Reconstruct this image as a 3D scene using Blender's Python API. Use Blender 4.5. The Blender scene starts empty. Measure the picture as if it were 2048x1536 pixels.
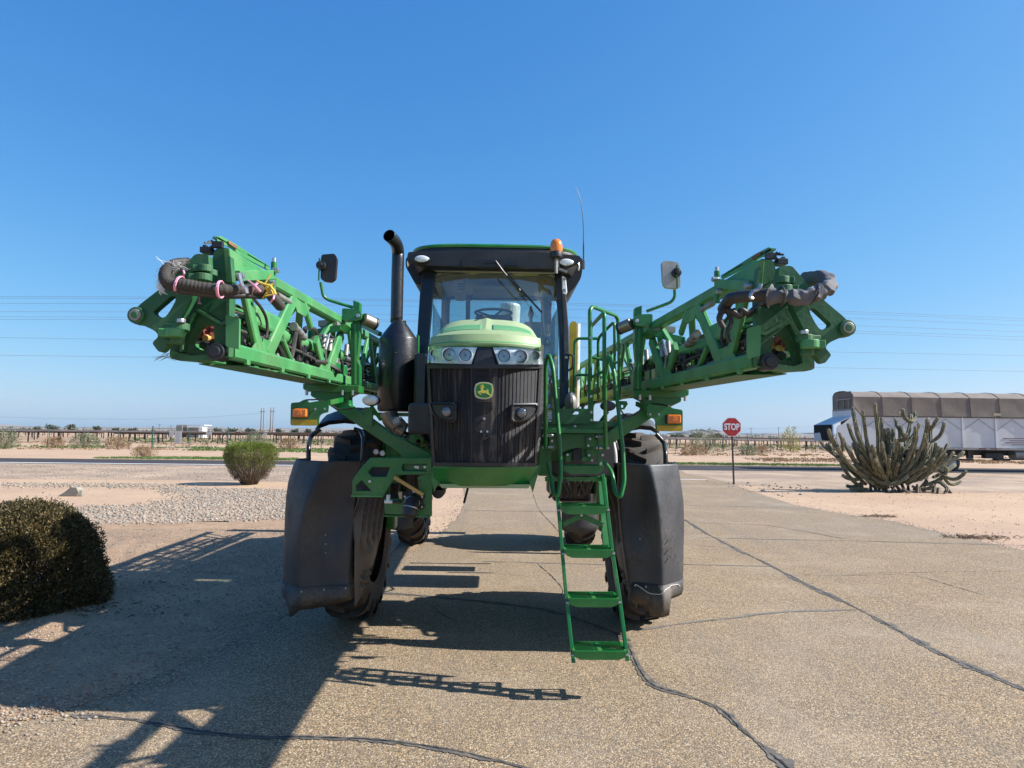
import bpy, bmesh, math, random
import numpy as np
from mathutils import Vector, Matrix
from mathutils.geometry import tessellate_polygon
random.seed(7); rng = np.random.default_rng(7)
SC = bpy.context.scene
COL = SC.collection
PI = math.pi
R = math.radians

# ------------------------------------------------------------------ camera, sky, sun, exposure
FPX, H = 1361.0, 1.95
pitch = math.atan(100/FPX); yaw = math.atan(26/FPX); roll = R(0.65)
FW = Vector((math.sin(yaw)*math.cos(pitch), math.cos(yaw)*math.cos(pitch), math.sin(pitch)))
RT = Vector((math.cos(yaw), -math.sin(yaw), 0))
UP = RT.cross(FW)
RT, UP = RT*math.cos(roll)+UP*math.sin(roll), UP*math.cos(roll)-RT*math.sin(roll)
cam = bpy.data.cameras.new('camera'); camo = bpy.data.objects.new('camera', cam); COL.objects.link(camo)
camo.matrix_world = Matrix(((RT.x, UP.x, -FW.x, 0), (RT.y, UP.y, -FW.y, 0), (RT.z, UP.z, -FW.z, H), (0, 0, 0, 1)))
cam.sensor_width = 36; cam.lens = 36*FPX/2048; cam.clip_start = 0.05; cam.clip_end = 60000
SC.camera = camo
SUN_ELEV = 38.0; SUN_FRONT = 4.0          # sun stands to the right, a few degrees on the viewer's side
az = R(90+SUN_FRONT)                       # clockwise from +Y
sd = Vector((math.sin(az)*math.cos(R(SUN_ELEV)), math.cos(az)*math.cos(R(SUN_ELEV)), math.sin(R(SUN_ELEV))))
sun = bpy.data.lights.new('sun', 'SUN'); sun.energy = 5.0; sun.angle = R(0.53); sun.color = (1.0, 0.99, 0.97)
suno = bpy.data.objects.new('sun', sun); COL.objects.link(suno)
suno.rotation_euler = (-sd).to_track_quat('-Z', 'Y').to_euler()
W = bpy.data.worlds.new('World'); SC.world = W; W.use_nodes = True
wn = W.node_tree; bgn = wn.nodes['Background']
sky = wn.nodes.new('ShaderNodeTexSky'); sky.sky_type = 'NISHITA'; sky.sun_disc = False
sky.sun_elevation = R(SUN_ELEV); sky.sun_rotation = az; sky.altitude = 300; sky.air_density = 1.0; sky.dust_density = 1.0; sky.ozone_density = 6.0
sep = wn.nodes.new('ShaderNodeSeparateColor'); cmb = wn.nodes.new('ShaderNodeCombineColor'); wn.links.new(sky.outputs[0], sep.inputs[0])
for i_, (g_, k_, top_) in enumerate(((1.30, 0.53, 5.2), (0.80, 1.14, 4.9), (0.476, 2.34, 6.0))):      # film-like response of the phone camera to the blue sky
    a_ = wn.nodes.new('ShaderNodeMath'); a_.operation = 'POWER'; a_.inputs[1].default_value = g_; wn.links.new(sep.outputs[i_], a_.inputs[0])
    b_ = wn.nodes.new('ShaderNodeMath'); b_.operation = 'MULTIPLY'; b_.inputs[1].default_value = k_; wn.links.new(a_.outputs[0], b_.inputs[0])
    c_ = wn.nodes.new('ShaderNodeMath'); c_.operation = 'MINIMUM'; c_.inputs[1].default_value = top_; wn.links.new(b_.outputs[0], c_.inputs[0]); d_ = wn.nodes.new('ShaderNodeMath'); d_.operation = 'MAXIMUM'; d_.inputs[1].default_value = (0.34, 0.9, 1.8)[i_]; wn.links.new(c_.outputs[0], d_.inputs[0]); wn.links.new(d_.outputs[0], cmb.inputs[i_])
wn.links.new(cmb.outputs[0], bgn.inputs[0]); bgn.inputs[1].default_value = 0.10
SC.view_settings.view_transform = 'Standard'; SC.view_settings.look = 'None'
SC.view_settings.exposure = 0.8; SC.view_settings.gamma = 1.0; SC.view_settings.use_curve_mapping = False
SC.cycles.max_bounces = 8; SC.cycles.transparent_max_bounces = 12; SC.cycles.use_denoising = True
SC.cycles.caustics_reflective = False; SC.cycles.caustics_refractive = False

# ------------------------------------------------------------------ measuring the place from the picture
CAM = Vector((0, 0, H))
def U(px, py, Y):
    d = FW*FPX + RT*(px-1024) - UP*(py-768)
    return CAM + d*(Y/d.y)
def UX(px, py, X):
    d = FW*FPX + RT*(px-1024) - UP*(py-768)
    return CAM + d*(X/d.x)
def G(px, py, z=0.0):
    d = FW*FPX + RT*(px-1024) - UP*(py-768)
    return CAM + d*((z-H)/d.z)
c1 = lambda x, y: (240+x/3.938, 450+y/3.938)
c2 = lambda x, y: (1140+x/3.413, 480+y/3.413)
c3 = lambda x, y: (720+x/4.096, 440+y/4.096)
c4 = lambda x, y: (820+x/4.452, 620+y/4.452)
c5 = lambda x, y: (560+x/6.024, 760+y/6.024)
c7 = lambda x, y: (540+x/3.939, 860+y/3.939)
c8 = lambda x, y: (1060+x/2.744, 780+y/2.744)
cB = lambda x, y: (x/3.657, 820+y/3.657)
cR = lambda x, y: (1380+x/3.066, 740+y/3.066)
cP = lambda x, y: (1080+x/8.533, 780+y/8.533)
cC = lambda x, y: (1630+x/6.606, 800+y/6.606)
cT = lambda x, y: (1600+x/10.97, 760+y/10.97)
cH = lambda x, y: (1130+x/7.68, 600+y/7.68)
cE = lambda x, y: (940+x/30.72, 755+y/30.72)

# ------------------------------------------------------------------ materials
def new_mat(name):
    m = bpy.data.materials.new(name); m.use_nodes = True
    nt = m.node_tree; return m, nt, nt.nodes['Principled BSDF']
def N(nt, t, **kw):
    n = nt.nodes.new(t)
    for k, v in kw.items():
        if k in n.inputs: n.inputs[k].default_value = v
        else: setattr(n, k, v)
    return n
def mixc(nt, fac, a, b, mode='MIX'):
    n = nt.nodes.new('ShaderNodeMix'); n.data_type = 'RGBA'; n.blend_type = mode
    for sock, v in ((n.inputs[0], fac), (n.inputs[6], a), (n.inputs[7], b)):
        if hasattr(v, 'is_output'): nt.links.new(v, sock)
        elif isinstance(v, (int, float)): sock.default_value = v
        else: sock.default_value = (*v[:3], 1)
    return n.outputs[2]
def ramp(nt, src, a, b, va=0.0, vb=1.0):
    n = nt.nodes.new('ShaderNodeMapRange'); n.inputs[1].default_value = a; n.inputs[2].default_value = b
    n.inputs[3].default_value = va; n.inputs[4].default_value = vb; nt.links.new(src, n.inputs[0]); return n.outputs[0]
def noise(nt, scale, detail=4, rough=0.55, coord='Object', stretch=None, w=None):
    tc = nt.nodes.new('ShaderNodeTexCoord'); src = tc.outputs[coord]
    if stretch:
        mp = nt.nodes.new('ShaderNodeMapping'); mp.inputs['Scale'].default_value = stretch
        nt.links.new(src, mp.inputs[0]); src = mp.outputs[0]
    n = N(nt, 'ShaderNodeTexNoise', Scale=scale, Detail=detail, Roughness=rough)
    nt.links.new(src, n.inputs[0]); return n.outputs[0]
def bump(nt, bs, h, strength, dist):
    b = nt.nodes.new('ShaderNodeBump'); b.inputs['Strength'].default_value = strength; b.inputs['Distance'].default_value = dist
    nt.links.new(h, b.inputs['Height']); nt.links.new(b.outputs[0], bs.inputs['Normal'])
def paint(name, rgb, rough=0.45, dust=0.3, dust_rgb=(0.30, 0.22, 0.14), var=0.25, scale=6, metallic=0.0, bmp=0.0, coat=0.0, spec=0.5, rust=0.0):
    m, nt, bs = new_mat(name)
    n1 = noise(nt, scale, 5); n2 = noise(nt, scale*7, 3, 0.6); n3 = noise(nt, scale*0.4, 2)
    c = mixc(nt, ramp(nt, n1, 0.3, 0.7), tuple(v*(1-var) for v in rgb), tuple(min(1, v*(1+var)) for v in rgb))
    mm = nt.nodes.new('ShaderNodeMath'); mm.operation = 'MULTIPLY'
    nt.links.new(ramp(nt, n3, 0.42, 0.72), mm.inputs[0]); nt.links.new(ramp(nt, n2, 0.25, 0.8), mm.inputs[1])
    m2 = nt.nodes.new('ShaderNodeMath'); m2.operation = 'MULTIPLY'; nt.links.new(mm.outputs[0], m2.inputs[0]); m2.inputs[1].default_value = dust*1.6
    c = mixc(nt, m2.outputs[0], c, dust_rgb)
    if rust:
        rn = noise(nt, scale*2.2, 6, 0.7)
        c = mixc(nt, ramp(nt, rn, 0.66-rust*0.1, 0.70), c, (0.12, 0.045, 0.02))
    nt.links.new(c, bs.inputs['Base Color'])
    rr = ramp(nt, n2, 0.2, 0.8, max(0.05, rough-0.1), min(1, rough+0.15)); nt.links.new(rr, bs.inputs['Roughness'])
    bs.inputs['Metallic'].default_value = metallic; bs.inputs['Coat Weight'].default_value = coat
    bs.inputs['Specular IOR Level'].default_value = spec
    if bmp: bump(nt, bs, n2, bmp, 0.004)
    return m
M = {}
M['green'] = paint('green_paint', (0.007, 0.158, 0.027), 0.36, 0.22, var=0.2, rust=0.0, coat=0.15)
M['green_old'] = paint('weathered_green_paint', (0.056, 0.250, 0.078), 0.48, 0.35, (0.22, 0.26, 0.12), var=0.22, scale=4, rust=0.25)
M['green_cast'] = paint('cast_green_paint', (0.018, 0.118, 0.040), 0.55, 0.4, (0.16, 0.13, 0.07), var=0.3, scale=5, bmp=0.4, rust=0.45)
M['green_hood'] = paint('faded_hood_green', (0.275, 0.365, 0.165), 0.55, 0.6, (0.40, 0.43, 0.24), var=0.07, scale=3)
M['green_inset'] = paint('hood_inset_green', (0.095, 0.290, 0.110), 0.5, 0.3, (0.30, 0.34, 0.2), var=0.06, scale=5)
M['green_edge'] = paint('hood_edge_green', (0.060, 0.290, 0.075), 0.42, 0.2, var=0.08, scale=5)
M['black'] = paint('black_painted_steel', (0.006, 0.0065, 0.008), 0.34, 0.05, var=0.2, coat=0.2)
M['plastic'] = paint('black_plastic', (0.014, 0.014, 0.017), 0.45, 0.2, (0.12, 0.10, 0.08), bmp=0.2)
M['roofplastic'] = paint('grey_black_plastic', (0.017, 0.018, 0.021), 0.5, 0.25, (0.14, 0.12, 0.10), bmp=0.2)
M['shield'] = paint('scuffed_grey_plastic', (0.030, 0.031, 0.035), 0.50, 0.6, (0.10, 0.09, 0.078), var=0.35, scale=3.5, bmp=0.25, spec=0.5)
M['flap'] = paint('dusty_rubber_flap', (0.035, 0.031, 0.028), 0.62, 0.9, (0.14, 0.11, 0.08), var=0.4, scale=5, bmp=0.5)
M['rubber'] = paint('tyre_rubber', (0.045, 0.038, 0.032), 0.75, 0.8, (0.20, 0.155, 0.11), var=0.3, scale=3, bmp=0.5)
M['hose'] = paint('rubber_hose', (0.020, 0.019, 0.018), 0.5, 0.6, (0.09, 0.07, 0.05), scale=9, bmp=0.3)
M['cloth'] = paint('grey_cover_cloth', (0.12, 0.115, 0.12), 0.85, 0.5, (0.2, 0.19, 0.18), scale=10, bmp=0.8)
M['steel'] = paint('zinc_steel', (0.45, 0.45, 0.46), 0.35, 0.3, metallic=0.85, scale=12)
M['steel_dull'] = paint('dull_steel', (0.30, 0.29, 0.27), 0.5, 0.4, metallic=0.5, scale=10)
M['pipe'] = paint('heated_steel_pipe', (0.26, 0.22, 0.18), 0.4, 0.4, metallic=0.7, scale=6)
M['chrome'] = paint('lamp_reflector', (0.82, 0.80, 0.76), 0.18, 0.05, metallic=0.75, scale=30)
M['lampgrey'] = paint('lamp_bezel_silver', (0.82, 0.81, 0.77), 0.30, 0.0, metallic=0.10, scale=20)
M['bowl'] = paint('lamp_bowl_silver', (0.85, 0.84, 0.80), 0.25, 0.0, metallic=0.12, scale=30)
M['lampglass'] = paint('smoky_lamp_glass', (0.16, 0.17, 0.18), 0.12, 0.0, metallic=0.5, scale=20, coat=0.5)
M['orange'] = paint('amber_lens', (0.75, 0.20, 0.012), 0.2, 0.0, var=0.12, coat=0.6, scale=25)
M['yellow'] = paint('yellow_paint', (0.68, 0.50, 0.035), 0.45, 0.25, (0.35, 0.25, 0.08), rust=0.2)
M['ochre'] = paint('yellow_reflective_film', (0.50, 0.34, 0.02), 0.4, 0.2, scale=12)
M['tan'] = paint('tan_plastic', (0.52, 0.33, 0.10), 0.45, 0.1)
M['white'] = paint('white_enamel', (0.70, 0.70, 0.69), 0.4, 0.2, (0.45, 0.38, 0.3))
M['pink'] = paint('pink_twine', (0.75, 0.32, 0.42), 0.7, 0.1)
M['twine'] = paint('pale_twine', (0.55, 0.50, 0.42), 0.8, 0.1)
M['ytwine'] = paint('yellow_twine', (0.62, 0.45, 0.06), 0.7, 0.2)
M['red'] = paint('red_plastic', (0.16, 0.025, 0.025), 0.45, 0.4)
M['cabin'] = paint('cab_beige_lining', (0.46, 0.43, 0.37), 0.8, 0.05, var=0.05)
M['cabdark'] = paint('cab_dark_trim', (0.06, 0.06, 0.065), 0.6, 0.1)
M['belt'] = paint('woven_hose_loom', (0.045, 0.040, 0.034), 0.8, 0.5, (0.10, 0.08, 0.055), scale=14, bmp=0.6)
M['emb_green'] = paint('badge_green', (0.012, 0.19, 0.030), 0.3, 0.05, var=0.03, coat=0.3)
M['emb_yellow'] = paint('badge_yellow', (0.70, 0.60, 0.08), 0.3, 0.05, var=0.03, coat=0.3)
def glass(name, tint, alpha_mix, rough=0.02):
    m, nt, bs = new_mat(name)
    out = nt.nodes['Material Output']
    tr = nt.nodes.new('ShaderNodeBsdfTransparent'); tr.inputs[0].default_value = (*tint, 1)
    gl = nt.nodes.new('ShaderNodeBsdfGlossy'); gl.inputs['Roughness'].default_value = rough
    fr = nt.nodes.new('ShaderNodeLayerWeight'); fr.inputs['Blend'].default_value = 0.25
    mx = nt.nodes.new('ShaderNodeMixShader')
    mr = ramp(nt, fr.outputs['Fresnel'], 0, 1, alpha_mix, 0.9)
    nt.links.new(mr, mx.inputs[0]); nt.links.new(tr.outputs[0], mx.inputs[1]); nt.links.new(gl.outputs[0], mx.inputs[2])
    nt.links.new(mx.outputs[0], out.inputs[0]); nt.nodes.remove(bs); return m
def dusty_glass():
    m, nt, bs = new_mat('dusty_windshield_glass')
    out = nt.nodes['Material Output']; tr = nt.nodes.new('ShaderNodeBsdfTransparent'); tr.inputs[0].default_value = (0.84, 0.90, 0.86, 1)
    gl = nt.nodes.new('ShaderNodeBsdfGlossy'); gl.inputs['Roughness'].default_value = 0.02
    df = nt.nodes.new('ShaderNodeBsdfDiffuse'); df.inputs[0].default_value = (0.62, 0.60, 0.54, 1)
    m1 = nt.nodes.new('ShaderNodeMixShader'); m2 = nt.nodes.new('ShaderNodeMixShader')
    nt.links.new(ramp(nt, noise(nt, 2.5, 5, 0.65), 0.3, 0.75, 0.07, 0.20), m1.inputs[0]); nt.links.new(tr.outputs[0], m1.inputs[1]); nt.links.new(df.outputs[0], m1.inputs[2])
    lw = nt.nodes.new('ShaderNodeLayerWeight'); lw.inputs['Blend'].default_value = 0.25
    nt.links.new(ramp(nt, lw.outputs['Fresnel'], 0, 1, 0.15, 0.9), m2.inputs[0]); nt.links.new(m1.outputs[0], m2.inputs[1]); nt.links.new(gl.outputs[0], m2.inputs[2])
    nt.links.new(m2.outputs[0], out.inputs[0]); nt.nodes.remove(bs); return m
M['dusty_glass'] = dusty_glass()
M['glass'] = glass('window_glass', (0.80, 0.88, 0.86), 0.06)
M['lens'] = glass('clear_lamp_cover', (0.92, 0.96, 0.96), 0.06, 0.05)

def grille_mat():
    m, nt, bs = new_mat('dusty_black_grille')
    tc = nt.nodes.new('ShaderNodeTexCoord')
    mp = nt.nodes.new('ShaderNodeMapping'); mp.inputs['Scale'].default_value = (14, 14, 1.1); nt.links.new(tc.outputs['Object'], mp.inputs[0])
    n1 = N(nt, 'ShaderNodeTexNoise', Scale=1.6, Detail=5, Roughness=0.65); nt.links.new(mp.outputs[0], n1.inputs[0])
    n2 = noise(nt, 3.0, 5, 0.6); n3 = noise(nt, 60, 2)
    wv = nt.nodes.new('ShaderNodeTexWave'); wv.bands_direction = 'Z'; wv.inputs['Scale'].default_value = 42; nt.links.new(tc.outputs['Object'], wv.inputs[0])
    c = mixc(nt, ramp(nt, n1.outputs[0], 0.54, 0.70), (0.008, 0.008, 0.010), (0.17, 0.13, 0.10))  # pale streaks: dust, plus lit patches and reflections put into the colour
    c = mixc(nt, ramp(nt, n2, 0.5, 0.75), c, (0.12, 0.088, 0.062)) if False else mixc(nt, ramp(nt, n2, 0.55, 0.75, 0, 0.28), c, (0.12, 0.088, 0.062))
    c = mixc(nt, ramp(nt, wv.outputs[0], 0.55, 0.9, 0, 0.7), c, (0.006, 0.006, 0.008))
    nt.links.new(c, bs.inputs['Base Color']); bs.inputs['Roughness'].default_value = 0.5
    b = nt.nodes.new('ShaderNodeBump'); b.inputs['Strength'].default_value = 0.7; b.inputs['Distance'].default_value = 0.004
    nt.links.new(wv.outputs[0], b.inputs['Height']); nt.links.new(b.outputs[0], bs.inputs['Normal'])
    return m
M['grille'] = grille_mat()

def aggregate(name, cols, size, base_rough=0.85, patch=None, bumpd=0.006, big=None, fines=None, rough_ground=0.0, tracks=0.0):
    """stone-chip surface: voronoi chips of several colours with fines between"""
    m, nt, bs = new_mat(name)
    tc = nt.nodes.new('ShaderNodeTexCoord')
    v = N(nt, 'ShaderNodeTexVoronoi', Scale=1.0/size); nt.links.new(tc.outputs['Object'], v.inputs['Vector'])
    sp = nt.nodes.new('ShaderNodeSeparateColor'); nt.links.new(v.outputs['Color'], sp.inputs[0])
    cr = nt.nodes.new('ShaderNodeValToRGB'); cr.color_ramp.interpolation = 'CONSTANT'
    el = cr.color_ramp.elements
    while len(el) < len(cols): el.new(0.5)
    for i, (p, c) in enumerate(cols): el[i].position = p; el[i].color = (c[0]*0.95, c[1]*0.842, c[2]*0.79, 1)
    nt.links.new(sp.outputs[0], cr.inputs[0]); c = cr.outputs[0]
    c = mixc(nt, ramp(nt, v.outputs['Distance'], 0.25, 0.75, 0, 0.75), c, fines or (0.05, 0.045, 0.04))
    if tracks: c = mixc(nt, ramp(nt, noise(nt, 1.0, 4, 0.6, stretch=(2.6, 0.10, 1)), 0.50, 0.68, 0, tracks), c, (0.17, 0.14, 0.11))
    if big:
        for sc, rgb, lo, hi, k in big:
            c = mixc(nt, ramp(nt, noise(nt, sc, 5, 0.6), lo, hi, 0, k), c, rgb)
    nt.links.new(c, bs.inputs['Base Color']); bs.inputs['Roughness'].default_value = base_rough
    bs.inputs['Specular IOR Level'].default_value = 0.25
    inv = ramp(nt, v.outputs['Distance'], 0, 0.8, 1, 0)
    if rough_ground:
        ad = nt.nodes.new('ShaderNodeMath'); ad.operation = 'MULTIPLY_ADD'; nt.links.new(noise(nt, 2.2, 6, 0.6), ad.inputs[0]); ad.inputs[1].default_value = rough_ground/bumpd; nt.links.new(inv, ad.inputs[2]); inv = ad.outputs[0]
    bump(nt, bs, inv, 0.6, bumpd)
    return m
M['asphalt'] = aggregate('worn_chip_asphalt', [(0, (0.435, 0.32, 0.18)), (0.22, (0.28, 0.218, 0.14)), (0.45, (0.58, 0.455, 0.27)), (0.62, (0.145, 0.12, 0.088)), (0.8, (0.375, 0.293, 0.18)), (0.92, (0.72, 0.62, 0.44))], 0.0115,
    big=[(0.16, (0.24, 0.20, 0.16), 0.46, 0.62, 0.40), (0.7, (0.46, 0.36, 0.25), 0.50, 0.72, 0.35), (26.0, (0.17, 0.135, 0.10), 0.50, 0.72, 0.45), (22.0, (0.62, 0.49, 0.34), 0.58, 0.78, 0.45), (1.6, (0.19, 0.165, 0.14), 0.66, 0.74, 0.4)], fines=(0.13, 0.10, 0.06), tracks=0.30)
M['road'] = aggregate('dark_road_asphalt', [(0, (0.05, 0.048, 0.048)), (0.5, (0.075, 0.07, 0.068)), (0.85, (0.12, 0.11, 0.10))], 0.015, big=[(0.8, (0.09, 0.08, 0.075), 0.5, 0.8, 0.4)], fines=(0.03, 0.03, 0.03))
M['shoulder'] = aggregate('grey_gravel_shoulder', [(0, (0.34, 0.27, 0.19)), (0.3, (0.44, 0.34, 0.24)), (0.6, (0.24, 0.20, 0.155)), (0.85, (0.58, 0.49, 0.38))], 0.03,
    big=[(0.35, (0.50, 0.36, 0.24), 0.42, 0.65, 0.75), (0.9, (0.23, 0.19, 0.15), 0.58, 0.78, 0.4)], fines=(0.20, 0.15, 0.11))
M['sand'] = aggregate('sandy_desert_ground', [(0, (0.50, 0.355, 0.228)), (0.4, (0.43, 0.31, 0.20)), (0.75, (0.56, 0.425, 0.28)), (0.94, (0.31, 0.24, 0.18))], 0.02, bumpd=0.004, rough_ground=0.07,
    big=[(0.25, (0.56, 0.395, 0.24), 0.4, 0.65, 0.5), (1.3, (0.36, 0.25, 0.175), 0.5, 0.75, 0.4), (9, (0.33, 0.25, 0.19), 0.55, 0.8, 0.35)], fines=(0.38, 0.26, 0.18))
M['pea'] = aggregate('grey_brown_fine_gravel', [(0, (0.34, 0.235, 0.145)), (0.35, (0.45, 0.325, 0.20)), (0.6, (0.23, 0.17, 0.12)), (0.86, (0.66, 0.54, 0.39))], 0.019, bumpd=0.014, rough_ground=0.10,
    big=[(0.45, (0.46, 0.30, 0.175), 0.40, 0.65, 0.75), (2.4, (0.21, 0.145, 0.10), 0.5, 0.75, 0.45)], fines=(0.17, 0.115, 0.075))
M['tar'] = paint('crack_tar', (0.090, 0.080, 0.068), 0.8, 0.9, (0.22, 0.18, 0.135), scale=22, var=0.3)
M['tarfaint'] = paint('worn_crack_tar', (0.13, 0.118, 0.105), 0.8, 0.8, (0.24, 0.20, 0.16), scale=9, var=0.3)
M['crack'] = paint('open_crack', (0.012, 0.011, 0.010), 0.9, 0.1)
M['line'] = paint('worn_road_paint', (0.72, 0.70, 0.66), 0.7, 0.4, (0.35, 0.3, 0.27), scale=6)

def foliage(name, cols, rough=0.6, trans=0.25):
    m, nt, bs = new_mat(name)
    geo = nt.nodes.new('ShaderNodeNewGeometry')
    cr = nt.nodes.new('ShaderNodeValToRGB'); el = cr.color_ramp.elements
    while len(el) < len(cols): el.new(0.5)
    for i, c in enumerate(cols): el[i].position = i/(len(cols)-1); el[i].color = (*c, 1)
    nt.links.new(geo.outputs['Random Per Island'], cr.inputs[0])
    c = mixc(nt, ramp(nt, noise(nt, 5, 3), 0.35, 0.7, 0, 0.4), cr.outputs[0], cols[0])
    nt.links.new(c, bs.inputs['Base Color']); bs.inputs['Roughness'].default_value = rough
    if trans:
        tl = nt.nodes.new('ShaderNodeBsdfTranslucent'); nt.links.new(c, tl.inputs[0])
        mx = nt.nodes.new('ShaderNodeMixShader'); mx.inputs[0].default_value = trans
        out = nt.nodes['Material Output']
        nt.links.new(bs.outputs[0], mx.inputs[1]); nt.links.new(tl.outputs[0], mx.inputs[2]); nt.links.new(mx.outputs[0], out.inputs[0])
    return m
M['leaf_dark'] = foliage('small_dark_leaves', [(0.032, 0.030, 0.012), (0.065, 0.054, 0.020), (0.17, 0.125, 0.045), (0.32, 0.22, 0.085)])
M['leaf_green'] = foliage('fresh_green_sprigs', [(0.11, 0.15, 0.025), (0.20, 0.25, 0.045), (0.30, 0.32, 0.08)])
M['twig'] = foliage('brown_twigs', [(0.07, 0.05, 0.035), (0.13, 0.09, 0.06), (0.20, 0.15, 0.10)], trans=0)
M['grass'] = foliage('roadside_grass', [(0.06, 0.12, 0.02), (0.11, 0.20, 0.035), (0.17, 0.24, 0.06)])
M['drygrass'] = foliage('dry_brush', [(0.22, 0.13, 0.06), (0.32, 0.20, 0.10), (0.38, 0.27, 0.15)])
M['sage'] = foliage('grey_green_brush', [(0.12, 0.15, 0.08), (0.19, 0.22, 0.12), (0.27, 0.28, 0.15)])
M['yellowbush'] = foliage('yellow_green_twigs', [(0.26, 0.24, 0.05), (0.38, 0.34, 0.08), (0.45, 0.40, 0.12)])
M['fartree'] = foliage('far_tree_haze_foliage', [(0.10, 0.12, 0.09), (0.14, 0.16, 0.11), (0.20, 0.20, 0.14)])  # haze over the far trees is put into these lighter grey-green leaf colours
M['cactus'] = paint('cactus_skin', (0.062, 0.070, 0.034), 0.75, 0.6, (0.18, 0.16, 0.10), scale=8, var=0.3, bmp=0.6)
M['rib'] = paint('cactus_spine_ridge', (0.21, 0.185, 0.115), 0.85, 0.5, (0.30, 0.25, 0.165), scale=14, var=0.3, bmp=0.6)
M['stone'] = foliage('river_stones', [(0.18, 0.135, 0.10), (0.27, 0.26, 0.21), (0.38, 0.285, 0.20), (0.24, 0.17, 0.12), (0.46, 0.38, 0.29)], rough=0.8, trans=0)
M['fencegreen'] = paint('dark_green_fence_steel', (0.012, 0.07, 0.05), 0.5, 0.2)
M['panel_under'] = paint('solar_panel_brown', (0.10, 0.065, 0.045), 0.6, 0.4, scale=1)
M['panel_top'] = paint('solar_panel_glass', (0.05, 0.05, 0.06), 0.2, 0.3, scale=1)
M['post_dark'] = paint('dark_steel_post', (0.035, 0.032, 0.034), 0.6, 0.2)
M['wood'] = paint('weathered_pole_wood', (0.20, 0.13, 0.09), 0.8, 0.4)
M['wire'] = paint('power_cable', (0.16, 0.17, 0.19), 0.6, 0.0)
M['tarp_top'] = paint('tan_tarpaulin', (0.46, 0.37, 0.27), 0.8, 0.4, (0.38, 0.30, 0.22), scale=0.8, var=0.1, bmp=0.4)
M['truckwhite'] = paint('dusty_white_sheet', (0.66, 0.65, 0.63), 0.5, 0.5, (0.42, 0.37, 0.32), scale=1.0, var=0.05)
M['sign_red'] = paint('sign_red', (0.48, 0.022, 0.018), 0.4, 0.08, var=0.04)
M['sign_white'] = paint('sign_white', (0.80, 0.80, 0.80), 0.4, 0.05, var=0.03)
def hillmat():
    m, nt, bs = new_mat('desert_hill_rock')
    c = mixc(nt, ramp(nt, noise(nt, 0.002, 5), 0.35, 0.65), (0.16, 0.12, 0.10), (0.28, 0.21, 0.16))
    nt.links.new(c, bs.inputs['Base Color']); bs.inputs['Roughness'].default_value = 1; return m
M['hill'] = hillmat()

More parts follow.
